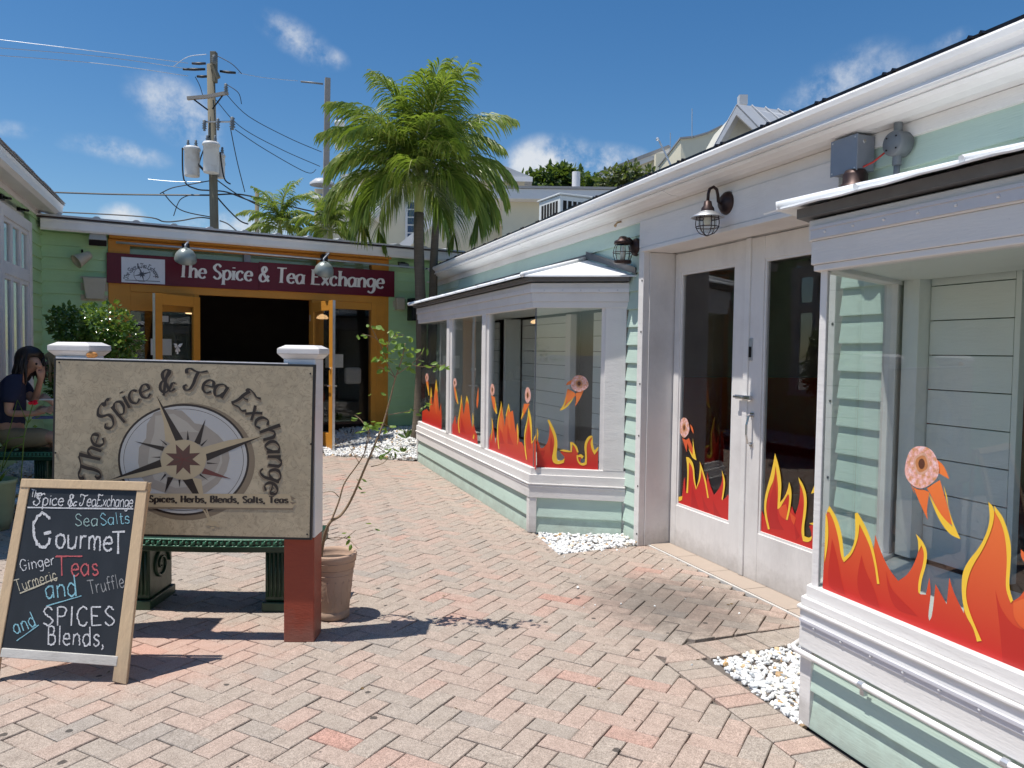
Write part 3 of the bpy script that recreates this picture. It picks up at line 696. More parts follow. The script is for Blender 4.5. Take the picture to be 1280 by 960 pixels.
ast = MB().box(DX-.012, DX+.03, 4.598, 4.652, .012, 2.43); obj('astragal', ast, WHITE, dr, bevel=.006)
obj('jamb', MB().box(DX+.01, DX+.06, 3.46, 5.62, 2.43, 2.46), WHITE, shop)
obj('door_stop', MB().box(DX+.008, DX+.05, 5.606, 5.614, .0, 2.43), BLACK, dl)
hb = MB().tube([(DX-.002, 4.54, 1.18), (DX-.035, 4.54, 1.17), (DX-.05, 4.54, 1.11), (DX-.05, 4.54, 1.04), (DX-.035, 4.54, .98), (DX-.002, 4.54, .97)], .008, 8)
hb.box(DX-.008, DX, 4.522, 4.558, 1.165, 1.195).box(DX-.008, DX, 4.522, 4.558, .955, .985)
obj('pull_handle', hb, CHROME, dr, smooth=False)
obj('latch_guard', MB().box(DX-.04, DX-.014, 4.53, 4.70, 1.285, 1.315).box(DX-.05, DX-.04, 4.60, 4.71, 1.292, 1.309), CHROME, dr, bevel=.004)
lk = obj('lock_plate', MB().box(DX-.008, DX, 4.557, 4.593, 1.56, 1.72), GALV, dr, bevel=.002); obj('lock_cylinder', MB().box(DX-.014, DX-.008, 4.563, 4.587, 1.585, 1.66), BLACKM, lk)

# --- bay windows
def bay(path, z, name_y, roof_pk, seg_boards, mull, side_first):
    """path walks with the outside on its left; z = level table"""
    root = obj('bay_window', wrap(MB(), path, -.09, -.012, .0, z['tb']+.06), SHIP, shop)
    # apron boards
    lv = [0.0, z['lap'], z['tb']+.01]
    for a, b in zip(path, path[1:]):
        A, B = Vector(a), Vector(b); d = (B-A).normalized()
        for z0, z1 in zip(lv, lv[1:]):
            mb = MB(); lap(mb, A+d*.03, B-d*.03, z0, z1-z0-.012, -.008, .016); obj('apron_board', mb, MINT, root)
    for p in path[1:-1]:
        i = path.index(p); s = wrap(MB(), [Vector(p)+(Vector(path[i-1])-Vector(p)).normalized()*.055, Vector(p), Vector(p)+(Vector(path[i+1])-Vector(p)).normalized()*.055], -.01, .018, 0, z['tb'])
        obj('corner_board', s, WHITE, root, bevel=.003)
    obj('skirt_trim', wrap(MB(), path, -.05, .024, z['tb'], z['s0']), WHITE, root, bevel=.004)
    obj('sill', wrap(wrap(MB(), path, -.05, .036, z['s0'], z['s0']+.014), path, -.05, .022, z['s0']+.0145, z['s1']), WHITE, root, bevel=.004)
    obj('lower_frame', wrap(MB(), path, -.07, .004, z['s1'], z['g0']), WHITE, root, bevel=.004)
    obj('inner_shelf', MB().flat([(p.x, p.y, z['g0']-.02) for p in offs(path, -.06)]), SHIP, root)
    obj('inner_ceiling', MB().flat([(p.x, p.y, z['g1']+.02) for p in offs(path, -.03)]), SHIP, root)
    obj('upper_frame', wrap(MB(), path, -.07, .012, z['g1'], z['h0']), WHITE, root, bevel=.004)
    obj('header', wrap(wrap(MB(), path, -.06, .022, z['h0']+.0005, z['h1']), path, -.06, .032, z['h1']+.0005, z['f0']), WHITE, root, bevel=.004)
    obj('drip_edge', wrap(MB(), path, .0, .075, z['f0']+.010, z['f1']), FLASH, root)
    # roof
    E_ = offs(path, .145); n = len(path); zr = z['f1']+.008; ey0, ey1 = roof_pk[0], roof_pk[1]; zt = roof_pk[2]
    P = [Vector((p.x, p.y, zr)) for p in E_]; P[0].x = WX-.004; P[-1].x = WX-.004
    K0, K1 = Vector((WX-.004, ey0, zt)), Vector((WX-.004, ey1, zt))
    rb = MB()
    for tri in ([P[0], P[1], K0], [P[1], P[2], K1, K0], [P[2], P[3], K1]):
        m = len(tri); dn = Vector((0, 0, -.012)); rb.add(tri+[t+dn for t in tri], [tuple(range(m)), tuple(range(m, 2*m))[::-1]]+[(i, i+m, (i+1) % m+m, (i+1) % m) for i in range(m)])
    rf = obj('bay_roof', rb, TIN, root)
    up = Vector((0, 0, .006))
    for q_, k_ in ((P[1], K0), (P[2], K1)): obj('hip_flashing', MB().tube([q_+up, k_+up], .022, 8), TIN, root, smooth=True)
    for mbf in (MB().prism([P[0]+up, K0+up, K0+up+Vector((0, 0, .065)), P[0]+up+Vector((-.02, -.02, .055))], (-.03, -.03, 0)), MB().prism([K0+up, K1+up, K1+up+Vector((0, 0, .05)), K0+up+Vector((0, 0, .05))], (-.02, 0, 0))): obj('wall_flashing', mbf, FLASH, root)
    nr = int((P[2].y-P[1].y)/.42)
    for k in range(1, nr):
        y = P[1].y+(P[2].y-P[1].y)*k/nr; yt = min(max(y, ey0), ey1)
        t = 1.0; xt = WX-.01
        if y < ey0: f = (y-P[1].y)/(ey0-P[1].y); t = f
        if y > ey1: f = (P[2].y-y)/(P[2].y-ey1); t = f
        a = Vector((P[1].x, y, zr)); b = a+Vector(((xt-P[1].x)*t, 0, (zt-zr)*t))
        obj('roof_rib', MB().tube([a+Vector((-.004, 0, .004)), b+Vector((0, 0, .004))], .012, 6), TIN, root)
    return root
Z1 = dict(lap=.145, tb=.315, s0=.43, s1=.52, g0=.578, g1=1.99, h0=2.042, h1=2.12, f0=2.205, f1=2.252)
PATH1 = [(3.155, 5.925), (2.435, 6.345), (2.435, 10.95), (3.155, 11.36)]
bay1 = bay(PATH1, Z1, None, (6.80, 10.5, 2.50), None, None, None)
Z2 = dict(lap=.165, tb=.335, s0=.505, s1=.556, g0=.607, g1=1.962, h0=1.988, h1=2.088, f0=2.176, f1=2.226)
PATH2 = [(3.155, -1.62), (2.325, -1.2), (2.325, 2.685), (3.155, 3.09)]
bay2 = bay(PATH2, Z2, None, (-.7, 2.2, 2.48), None, None, None)
def vert(root, path, z, i, t0, t1, o0, o1, name='mullion', mat=WHITE):
    a, b = Vector(path[i]), Vector(path[i+1]); d = (b-a).normalized(); L = (b-a).length
    t0 = t0 if t0 >= 0 else L+t0; t1 = t1 if t1 > 0 else L+t1
    return obj(name, wrap(MB(), [a+d*t0, a+d*t1], o0, o1, z['g0']-.002, z['g1']+.002), mat, root, bevel=.003)
def pane(root, path, z, i, t0, t1, off=-.028):
    a, b = Vector(path[i]), Vector(path[i+1]); d = (b-a).normalized(); L = (b-a).length
    t1 = t1 if t1 > 0 else L+t1
    obj('glass_pane', wrap(MB(), [a+d*t0, a+d*t1], off-.005, off, z['g0']-.003, z['g1']+.003), GLASS, root)
L1s = (Vector(PATH1[1])-Vector(PATH1[0])).length
def yv(root, y0, y1, **k): return vert(root, PATH1, Z1, 1, y0-6.345, y1-6.345, **k)
vert(bay1, PATH1, Z1, 0, .02, .20, -.05, .006, 'side_stile'); vert(bay1, PATH1, Z1, 0, .20, .235, -.05, -.012, 'side_stile')
vert(bay1, PATH1, Z1, 2, -.20, -.02, -.05, .006, 'side_stile')
for y in (7.78, 9.27):
    yv(bay1, y-.06, y+.06, o0=-.07, o1=.008); yv(bay1, y-.13, y-.061, o0=-.07, o1=-.010); yv(bay1, y+.061, y+.13, o0=-.07, o1=-.010)
pane(bay1, PATH1, Z1, 0, .22, -.016); pane(bay1, PATH1, Z1, 2, .016, -.18)
for a, b in ((6.36, 7.66), (7.90, 9.15), (9.39, 10.93)): pane(bay1, PATH1, Z1, 1, a-6.345, b-6.345)
obj('glass_joint', MB().box(2.458, 2.468, 6.348, 6.358, .578, 1.99), GREYP, bay1)
# bay interiors: shiplap boards closing the back of each bay
def ship(root, y0, y1, x, z0, z1, step, post=None):
    z = z0
    while z < z1-.02:
        h = min(step, z1-z); bxo('shiplap_board', SHIP, root, x, x+.02, y0, y1, z, z+h-.005, bevel=.002); z += step
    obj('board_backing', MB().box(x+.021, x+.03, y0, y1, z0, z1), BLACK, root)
a_ = gx(718, 450, 3.2).y; b_ = gx(740, 450, 3.2).y
ship(bay1, a_+.13, 8.7, 3.2, .58, 1.99, .148); ship(bay1, 5.99, b_-.02, 3.2, .58, 1.99, .148); ship(bay1, 9.6, 11.2, 3.2, .58, 1.99, .148)
bxo('inner_post', WHITEW, bay1, 3.15, 3.22, a_, a_+.125, .58, 1.99)
bxo('inner_post', SHIP, bay1, 3.0, 3.19, 8.72, 8.80, .58, 1.99); bxo('inner_post', SHIP, bay1, 2.5, 3.19, 9.92, 9.97, .58, 1.99)
obj('opening_dark_sheet', MB().box(3.30, 3.32, b_-.1, a_+.1, .58, 2.05), plain('dark_brown_opening', (.045, .03, .025), .9, stretch=None) if False else DARK, bay1)  # dark sheet stands in for the unlit gap between the shiplap panels
vert(bay2, PATH2, Z2, 2, -.10, -.01, -.06, .006, 'side_stile'); vert(bay2, PATH2, Z2, 0, .01, .10, -.05, .006, 'side_stile')
vert(bay2, PATH2, Z2, 1, -.012, -.001, -.045, -.018, 'corner_strip'); vert(bay2, PATH2, Z2, 2, .001, .03, -.045, -.018, 'corner_strip')
pane(bay2, PATH2, Z2, 2, .016, -.09); pane(bay2, PATH2, Z2, 0, .09, -.016); pane(bay2, PATH2, Z2, 1, .016, -.012)
ship(bay2, 2.45, 2.885, 3.19, .607, 2.06, .168); ship(bay2, -1.4, 1.5, 3.19, .607, 2.06, .168)
bxo('inner_post', SHIP, bay2, 3.12, 3.20, 2.89, 2.985, .607, 1.99); bxo('inner_post', SHIP, bay2, 3.19, 3.23, 2.42, 2.448, .607, 2.06)
# awning track on the near bay's skirt and header, with studs
def track(root, z, hh, o):
    w = wrap(MB(), [PATH2[1], PATH2[2]], o, o+.006, z, z+hh); w = wrap(w, [PATH2[1], PATH2[2]], o+.006, o+.014, z+hh-.012, z+hh)
    t = obj('awning_track', w, GREYALU, root)
    for k in range(14):
        s = MB(); y = 2.60-k*.155; X = 2.325-o-.008; s.ball((X, y, z+hh*.45), .006, 8, 5)
        obj('track_stud', s, PLAST, root)
GREYALU = plain('grey_anodised_track', (.60, .60, .65), .45, .1, .08, 10)
track(bay2, .43, .036, .025); track(bay2, 2.095, .05, .033)
def track1(z, hh, o):
    t = obj('awning_track', wrap(MB(), PATH1[:3], o, o+.005, z, z+hh), PLAST, bay1); s = MB(); a, b = offs(PATH1[:2], o+.006)
    for k in range(5): p = a.lerp(b, .12+.19*k); obj('track_stud', MB().ball((p.x, p.y, z+hh*.5), .006, 8, 5), GREYALU, bay1)
    for k in range(10): obj('track_stud', MB().ball((2.435-o-.006, 6.5+k*.45, z+hh*.5), .006, 8, 5), GREYALU, bay1)
track1(.412, .012, .025); track1(2.122, .034, .033)
# conduit pipe under the near bay's skirt
cpts = [(2.285, -1.2, .318), (2.283, 2.70, .322), (2.30, 2.735, .322), (2.40, 2.79, .322)]
cp = obj('conduit_pipe', MB().tube(cpts, .0125, 10), ALU, bay2, smooth=True)
for y in (2.32, 1.72, 1.1, .4): obj('pipe_clip', MB().tube([(2.2855, y-.012, .3202), (2.2855, y+.012, .3202)], .0165, 10).box(2.284, 2.305, y-.010, y+.010, .28, .31), GALV, cp)
# rolled tin edge on the near bay roof
rl = MB(); P0_, P1_ = [], []
for k in range(60):
    y = 2.85-k*.068; w_ = math.sin(k*1.7)*.006+math.sin(k*.53)*.006
    P0_.append((2.168+w_, y, 2.222+w_*.6)); P1_.append((2.45, y, 2.305))
vs = P0_+P1_+[(x+.004, y, z-.006) for x, y, z in P0_]; n = 60
rl.add(vs, [(i, i+1, n+i+1, n+i) for i in range(n-1)]+[(i, 2*n+i, 2*n+i+1, i+1) for i in range(n-1)])
obj('tin_edge', rl, TIN, bay2)

# --- flame vinyl on the glass
def soft(q):
    for _ in range(2):
        out = []; n = len(q)
        for i in range(n):
            a, b, c = q[i-1], q[i], q[(i+1) % n]
            t = abs((math.atan2(c[1]-b[1], c[0]-b[0])-math.atan2(b[1]-a[1], b[0]-a[0])+math.pi) % (2*math.pi)-math.pi)
            if t > 1.0: out.append(b)
            else: out += [(b[0]*.75+a[0]*.25, b[1]*.75+a[1]*.25), (b[0]*.75+c[0]*.25, b[1]*.75+c[1]*.25)]
        q = out
    return q
def decals(root, K, X=None, surf=None, layers=()):
    for mat, name, lift, polys in layers:
        for q in polys: obj(name, MB().flat([surf(*K(*p), lift) for p in soft(q)]), mat, root)
S2 = lambda px, py, l: gx(px, py, 2.353-l)
K2 = lambda x, y: (1020+x/3, 540+y/3)
red2 = [(24, 601), (30, 470), (38, 300), (50, 285), (75, 330), (90, 400), (103, 480), (130, 455), (148, 400), (152, 312), (180, 350), (205, 400), (217, 440), (222, 385), (240, 440), (270, 510), (308, 558), (345, 535), (375, 480), (387, 430), (380, 390), (400, 410), (412, 450), (408, 500), (392, 560), (390, 608), (412, 610), (425, 545), (432, 600), (420, 690), (425, 708), (436, 690), (448, 570), (470, 610), (490, 645), (500, 545), (515, 600), (555, 680), (548, 560), (560, 520), (612, 460), (650, 370), (655, 280), (690, 320), (715, 390), (722, 470), (718, 560), (735, 635), (768, 618), (800, 560), (790, 500), (768, 470), (768, 440), (800, 470), (830, 540), (840, 600), (870, 560), (900, 470), (940, 400), (930, 520), (980, 650), (1010, 600), (1050, 700), (1050, 1040), (780, 915)]
decals(bay2, K2, surf=S2, layers=[
    (FL_R, 'red_flame_decal', .0012, [red2, [(455, 105), (480, 125), (500, 177), (470, 160), (452, 150)], [(365, 205), (380, 215), (400, 215), (425, 225), (415, 290), (419, 330), (400, 290), (380, 245)], [(352, 185), (362, 215), (372, 235), (362, 205)], [(415, 210), (465, 180), (482, 240), (500, 300), (512, 350), (480, 330), (445, 270), (425, 225)]]),
    (FL_D, 'dark_red_flame_decal', .0018, [[(60, 400), (80, 470), (95, 560), (110, 610), (60, 590), (40, 560)], [(170, 460), (185, 520), (215, 580), (240, 660), (170, 635), (150, 560)], [(262, 520), (280, 590), (330, 640), (380, 690), (300, 670), (270, 600)], [(672, 590), (690, 660), (740, 730), (800, 750), (800, 905), (700, 860), (690, 740), (680, 660)]]),
    (FL_O, 'orange_flame_decal', .0024, [[(740, 640), (790, 620), (840, 625), (840, 760), (780, 745), (740, 700)]]),
    (FL_Y, 'yellow_flame_decal', .003, [
        [(40, 300), (50, 276), (78, 320), (98, 385), (105, 470), (130, 450), (148, 400), (146, 305), (156, 302), (185, 350), (207, 405), (216, 440), (228, 500), (238, 570), (229, 570), (222, 510), (206, 440), (190, 400), (163, 345), (158, 400), (135, 460), (105, 488), (94, 470), (85, 400), (66, 330), (50, 300)],
        [(36, 300), (44, 325), (47, 380), (42, 440), (32, 490), (33, 400)],
        [(374, 382), (400, 408), (419, 450), (412, 505), (396, 555), (390, 608), (382, 600), (385, 550), (401, 500), (406, 452), (395, 425), (384, 450), (383, 405)],
        [(646, 262), (668, 282), (668, 325), (655, 375), (625, 442), (587, 500), (566, 560), (561, 620), (577, 680), (602, 740), (621, 783), (604, 786), (590, 735), (562, 690), (549, 640), (545, 570), (551, 520), (573, 480), (615, 430), (643, 370), (653, 320)],
        [(668, 276), (700, 315), (720, 370), (733, 430), (728, 520), (723, 580), (739, 632), (730, 641), (714, 600), (711, 560), (717, 480), (711, 400), (695, 340), (670, 300)],
        [(478, 200), (492, 240), (497, 290), (520, 355), (542, 402), (500, 385), (455, 320), (420, 225), (440, 262), (475, 320), (512, 355), (500, 300), (486, 240)]])])
def donut(root, cx, cy, rx, ry, K, surf, hole=.17, tilt=0, hx=-.05, hy=0):
    out, hl = [], []
    for k in range(40):
        a = 2*math.pi*k/40; w = 1+.03*math.sin(3*a+1)+.02*math.sin(5*a)
        x, y = math.cos(a)*rx*w, math.sin(a)*ry*w; out.append(surf(*K(cx+x*math.cos(tilt)-y*math.sin(tilt), cy+x*math.sin(tilt)+y*math.cos(tilt)), .0036))
        hl.append(surf(*K(cx+rx*(hx+hole*math.cos(a)*1.0), cy+ry*(hy+hole*1.3*math.sin(a))), .0042))
    o = obj('doughnut_decal', MB().flat(out), DONUT, root)
    for q_, lf, m_ in ((.47, .0038, DRIM), (.36, .0040, DRIM2)):
        obj('doughnut_rim', MB().flat([surf(*K(cx+rx*(hx+q_*(1+.06*math.sin(4*a_))*math.cos(a_)), cy+ry*(hy+q_*1.1*(1+.06*math.sin(4*a_))*math.sin(a_))), lf) for a_ in [2*math.pi*k/26 for k in range(26)]]), m_, root)
    obj('doughnut_hole', MB().flat(hl), DHOLE, root)
donut(bay2, 396, 132, 64, 79, K2, S2, .19, 0, -.0, -.16)
# doors
K4 = lambda x, y: (820+x/4, 500+y/4)
S4 = lambda px, py, l: gx(px, py, 3.4305-l)
decals(dl, K4, surf=S4, layers=[
    (FL_R, 'red_flame_decal', .0012, [[(92, 524), (92, 500), (115, 505), (130, 490), (138, 400), (145, 385), (148, 465), (160, 400), (155, 300), (165, 290), (185, 320), (192, 400), (200, 440), (215, 390), (223, 330), (222, 312), (238, 360), (255, 410), (257, 358), (265, 410), (290, 475), (318, 440), (332, 400), (330, 355), (345, 400), (340, 460), (333, 500), (348, 490), (360, 470), (371, 500), (370, 622)],
                                     [(130, 190), (150, 200), (165, 190), (185, 240), (190, 290), (170, 260), (158, 215), (153, 262), (140, 220)], [(170, 120), (186, 140), (188, 170), (176, 150)]]),
    (FL_D, 'dark_red_flame_decal', .0018, [[(180, 420), (195, 480), (215, 545), (175, 540)], [(285, 500), (300, 540), (335, 600), (290, 580)], [(230, 470), (245, 520), (270, 560), (240, 555)]]),
    (FL_Y, 'yellow_flame_decal', .003, [[(150, 285), (165, 285), (190, 320), (194, 400), (202, 440), (214, 395), (220, 330), (218, 305), (232, 340), (250, 400), (264, 490), (257, 490), (246, 420), (228, 350), (222, 400), (200, 448), (186, 400), (184, 340), (165, 310), (164, 370), (160, 465), (151, 465), (157, 380), (155, 320)],
                                       [(92, 475), (112, 485), (132, 480), (130, 500), (112, 508), (92, 500)], [(328, 350), (344, 390), (346, 430), (334, 500), (328, 498), (337, 430), (336, 395)], [(184, 190), (190, 240), (203, 302), (180, 290), (162, 240), (183, 275), (184, 235)]])])
donut(dl, 142, 138, 24, 50, K4, S4, .2)
decals(dr, K4, surf=S4, layers=[
    (FL_R, 'red_flame_decal', .0012, [[(503, 672), (510, 510), (520, 530), (545, 590), (543, 500), (565, 430), (590, 350), (595, 275), (615, 340), (625, 420), (620, 510), (640, 490), (660, 440), (668, 415), (677, 480), (672, 560), (680, 530), (695, 575), (715, 520), (722, 440), (714, 392), (735, 430), (750, 480), (745, 560), (730, 640), (735, 690), (760, 705), (778, 685), (775, 655), (765, 630), (790, 620), (812, 640), (812, 775)],
                                     [(826, 280), (805, 325), (826, 315)], [(826, 330), (812, 400), (790, 462), (826, 430)]]),
    (FL_D, 'dark_red_flame_decal', .0018, [[(572, 480), (590, 420), (598, 370), (603, 500), (608, 600), (640, 650), (560, 640), (560, 560)], [(690, 620), (720, 680), (700, 700)]]),
    (FL_O, 'orange_flame_decal', .0024, [[(610, 540), (650, 520), (660, 560), (650, 600), (620, 580)], [(670, 560), (700, 590), (690, 625), (675, 600)]]),
    (FL_Y, 'yellow_flame_decal', .003, [[(595, 266), (612, 320), (624, 380), (628, 440), (620, 512), (640, 490), (658, 450), (666, 408), (678, 450), (677, 500), (668, 560), (658, 600), (650, 598), (662, 540), (668, 480), (660, 470), (640, 505), (620, 540), (607, 545), (612, 430), (598, 330), (590, 400), (565, 450), (550, 520), (552, 570), (569, 645), (560, 648), (548, 600), (540, 560), (542, 490), (560, 420), (580, 350)],
                                       [(712, 385), (738, 425), (755, 480), (752, 560), (740, 630), (742, 680), (765, 690), (780, 680), (778, 700), (758, 712), (735, 705), (725, 660), (735, 580), (742, 500), (730, 440), (716, 415)],
                                       [(765, 618), (785, 612), (800, 635), (785, 625)], [(808, 345), (803, 400), (775, 468), (800, 462), (826, 420), (826, 410), (812, 430), (800, 440), (815, 390)]])])
# far bay: front and chamfered side
K3 = lambda x, y: (520+x/5.3333, 440+y/5.3333)
S1 = lambda px, py, l: gx(px, py, 2.463-l)
_a, _b = offs(PATH1[:2], -.0275); _d = (_b-_a).normalized(); NS = Vector((-_d.y, _d.x, 0))
S1s = lambda px, py, l: pp(px, py, (_a.x+NS.x*l, _a.y+NS.y*l, 0), NS)
decals(bay1, K3, surf=S1, layers=[
    (FL_R, 'red_flame_decal', .0012, [
        [(40, 470), (42, 395), (70, 380), (90, 400), (100, 240), (112, 370), (120, 300), (133, 185), (145, 290), (155, 400), (165, 340), (172, 420), (170, 520)],
        [(60, 160), (82, 180), (88, 280), (75, 250)],
        [(225, 552), (230, 460), (245, 480), (262, 420), (268, 490), (290, 400), (300, 300), (305, 290), (312, 380), (318, 420), (330, 340), (340, 295), (352, 340), (362, 440), (372, 500), (385, 480), (400, 540), (410, 560), (410, 630)],
        [(248, 200), (268, 250), (278, 345), (262, 320)], [(400, 340), (415, 230), (418, 330), (408, 380)],
        [(483, 655), (490, 560), (505, 540), (510, 450), (520, 520), (530, 610), (545, 480), (565, 400), (568, 345), (580, 400), (592, 500), (600, 420), (615, 350), (628, 400), (645, 390), (665, 540), (672, 480), (690, 600), (705, 600), (725, 640), (728, 540), (745, 460), (750, 370), (765, 440), (770, 530), (775, 600), (790, 560), (800, 580), (800, 785)],
        [(500, 290), (525, 300), (535, 412), (515, 380)], [(720, 345), (758, 345), (740, 380), (720, 420), (705, 450), (712, 390)]]),
    (FL_D, 'dark_red_flame_decal', .0018, [[(560, 500), (575, 560), (590, 610), (560, 610)], [(610, 480), (625, 560), (650, 620), (610, 610)], [(750, 480), (762, 560), (770, 640), (748, 650), (735, 600)], [(300, 430), (315, 490), (330, 540), (300, 530)]]),
    (FL_O, 'orange_flame_decal', .0024, [[(560, 420), (575, 440), (580, 540), (562, 520), (552, 480)], [(612, 400), (626, 430), (632, 520), (615, 500)], [(125, 300), (138, 320), (142, 420), (128, 400)]]),
    (FL_Y, 'yellow_flame_decal', .003, [
        [(566, 325), (572, 345), (563, 400), (548, 470), (547, 560), (556, 648), (549, 645), (540, 560), (541, 470), (556, 400), (567, 345)], [(567, 330), (580, 400), (583, 470), (577, 400)],
        [(617, 342), (628, 395), (624, 400), (615, 370), (603, 430), (597, 425), (610, 370)], [(675, 470), (684, 520), (682, 590), (674, 622), (678, 560), (672, 510)],
        [(748, 365), (768, 430), (774, 520), (772, 600), (790, 570), (800, 545), (800, 565), (782, 600), (768, 612), (766, 530), (750, 420), (735, 520), (726, 560), (730, 630), (740, 718), (734, 718), (722, 640), (720, 560), (728, 500), (744, 440)],
        [(504, 430), (514, 480), (505, 570), (498, 600), (507, 520)], [(302, 282), (312, 370), (304, 330), (290, 430), (285, 480), (292, 540), (286, 540), (279, 480), (285, 420), (298, 340)],
        [(338, 288), (350, 330), (352, 350), (338, 320), (330, 350), (332, 320)], [(378, 400), (385, 450), (378, 510), (376, 450)], [(525, 300), (531, 340), (541, 410), (533, 412), (520, 370), (530, 385)],
        [(712, 360), (708, 410), (698, 452), (712, 430), (722, 390), (712, 415)], [(100, 230), (108, 300), (98, 300), (92, 380), (89, 380), (95, 290)], [(134, 178), (146, 270), (140, 260), (132, 240), (122, 290), (128, 240)],
        [(70, 200), (84, 240), (89, 290), (83, 290)], [(262, 240), (274, 290), (282, 347), (276, 347)], [(385, 545), (390, 560), (386, 582), (378, 575)]])])
decals(bay1, K3, surf=S1s, layers=[
    (FL_R, 'red_flame_decal', .0012, [[(806, 785), (804, 560), (815, 590), (830, 640), (850, 640), (880, 600), (892, 520), (885, 460), (905, 480), (930, 560), (925, 660), (920, 720), (940, 740), (975, 730), (990, 700), (960, 665), (1000, 655), (1040, 665), (1045, 620), (1060, 620), (1080, 665), (1080, 690), (1110, 695), (1095, 720), (1100, 740), (1125, 750), (1135, 700), (1125, 620), (1150, 575), (1175, 565), (1165, 610), (1185, 670), (1215, 660), (1213, 792)],
                                     [(1010, 245), (1060, 270), (1065, 290), (1020, 330), (975, 380), (1000, 290)], [(1065, 275), (1120, 250), (1095, 310), (1060, 365), (1068, 320)], [(1040, 185), (1008, 200), (1000, 222), (1035, 215)]]),
    (FL_D, 'dark_red_flame_decal', .0018, [[(830, 660), (860, 655), (850, 700), (835, 690)], [(900, 560), (915, 620), (905, 700), (890, 640)]]),
    (FL_Y, 'yellow_flame_decal', .003, [[(876, 455), (888, 450), (915, 500), (938, 560), (945, 620), (935, 690), (945, 725), (975, 722), (992, 708), (985, 738), (950, 750), (918, 742), (905, 710), (915, 660), (925, 600), (915, 550), (890, 490)],
                                       [(955, 655), (985, 648), (1030, 660), (1028, 600), (1045, 600), (1075, 630), (1084, 668), (1074, 670), (1060, 632), (1042, 615), (1038, 668), (1000, 668)],
                                       [(1070, 690), (1100, 680), (1118, 695), (1108, 712), (1098, 700), (1080, 700), (1085, 730), (1105, 742), (1125, 735), (1128, 690), (1120, 620), (1140, 570), (1165, 555), (1180, 562), (1155, 580), (1135, 625), (1140, 700), (1138, 748), (1115, 760), (1088, 750), (1072, 720)],
                                       [(1180, 565), (1178, 610), (1190, 655), (1216, 630), (1216, 650), (1190, 685), (1170, 650), (1162, 600)], [(806, 500), (818, 540), (812, 580), (806, 600)], [(1000, 255), (1005, 290), (985, 350), (957, 390), (985, 385), (1025, 350), (1055, 300), (1020, 335), (985, 372), (1005, 310)]])])
donut(bay1, 1090, 210, 58, 55, K3, S1s, .2, 0, -.05)
for cx, cy, rx, ry in ((745, 288, 19, 52), (509, 252, 14, 40), (259, 205, 11, 31), (73, 170, 10, 28)): donut(bay1, cx, cy, rx, ry, K3, S1, .26)

# ================================================================== TEA SHOP AT THE END (local: x along the front, -y outwards)
FO = Vector((-0.584, 12.532, 0)); FA = math.atan2(.195, .981)
tea = tag(empty('tea_shop_building', FO, FA), 'green clapboard shop with orange timber front and maroon sign at the end of the court', 'building')
FN = Vector((math.sin(FA), -math.cos(FA), 0)); FD = Vector((math.cos(FA), math.sin(FA), 0))
def SF(off): return lambda px, py, l=0: pp(px, py, FO+FN*(off+l), FN)
def lb(name, mat, *b, parent=None, bevel=.003): return bxo(name, mat, parent or tea, *b, bevel=bevel, world=False)
def fboards(x0, x1, z0, z1, st=.165):
    z = z0
    while z < z1-.01:
        mb = MB(); lap(mb, (x1, 0), (x0, 0), z, min(st, z1-z)); obj('siding_board', mb, GREEN, tea, world=False); z += st
fboards(-2.08, -1.21, .34, 3.16); fboards(3.02, 3.95, .30, 3.16)
mb = MB(); mb.box(-2.1, -1.21, .008, .12, 0, 3.2).box(3.02, 3.95, .008, .12, 0, 3.2).box(-1.21, 3.02, .10, .14, 2.42, 3.2).box(-1.21, -.98, .10, .14, 0, 3.2).box(2.8, 3.02, .10, .14, 0, 3.2); obj('wall', mb, GREEN, tea, world=False)
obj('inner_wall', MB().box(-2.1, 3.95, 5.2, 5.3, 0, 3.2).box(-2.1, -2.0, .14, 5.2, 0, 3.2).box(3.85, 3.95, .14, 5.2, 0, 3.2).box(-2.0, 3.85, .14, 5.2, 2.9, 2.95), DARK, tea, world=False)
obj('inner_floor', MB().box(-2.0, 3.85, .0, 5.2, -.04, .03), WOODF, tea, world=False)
obj('foundation_void', MB().box(-1.3, -.02, .20, .24, 0, .36), BLACK, tea, world=False); obj('foundation_void', MB().box(1.78, 3.0, .20, .24, 0, .40), BLACK, tea, world=False)  # black sheets stand in for the darkness of the open crawlspace
# orange timber frame
lb('frame_post', ORANGE, -1.208, -.93, -.035, .10, .0, 3.12)
lb('frame_post', ORANGE, 2.715, 3.018, -.035, .10, .30, 3.12); lb('post_bead', ORANGE, 2.80, 2.83, -.047, -.036, .30, 2.36); lb('post_bead', ORANGE, 2.93, 2.96, -.047, -.036, .30, 3.0)
lb('door_jamb', ORANGE, -.075, -.003, -.03, .12, .0, 2.39); lb('door_jamb', ORANGE, 1.70, 1.835, -.03, .12, .0, 2.39)
lb('top_beam', ORANGE, -.93, 2.715, -.03, .10, 3.045, 3.12)
lb('head_beam', ORANGE, -.93, 2.715, -.04, .10, 2.392, 2.52); lb('head_beam', ORANGE, -.93, -.078, -.028, .08, 2.12, 2.39)
for x in (.70, 1.85): lb('transom_mullion', ORANGE if x > 1 else GREYM, x-.05, x+.05, -.028, .08, 2.52, 3.045)
obj('transom_glass', MB().box(-.93, 2.715, .02, .026, 2.52, 3.045), GLASSD, tea, world=False)
lb('window_rail', ORANGE, -.93, -.078, -.028, .08, .36, .46); obj('window_glass', MB().box(-.93, -.078, .02, .026, .46, 2.12), GLASSD, tea, world=False)
lb('window_rail', ORANGE, 1.838, 2.713, -.028, .08, 2.27, 2.39); lb('window_rail', DKBR, 1.838, 2.713, -.02, .08, .36, .40)
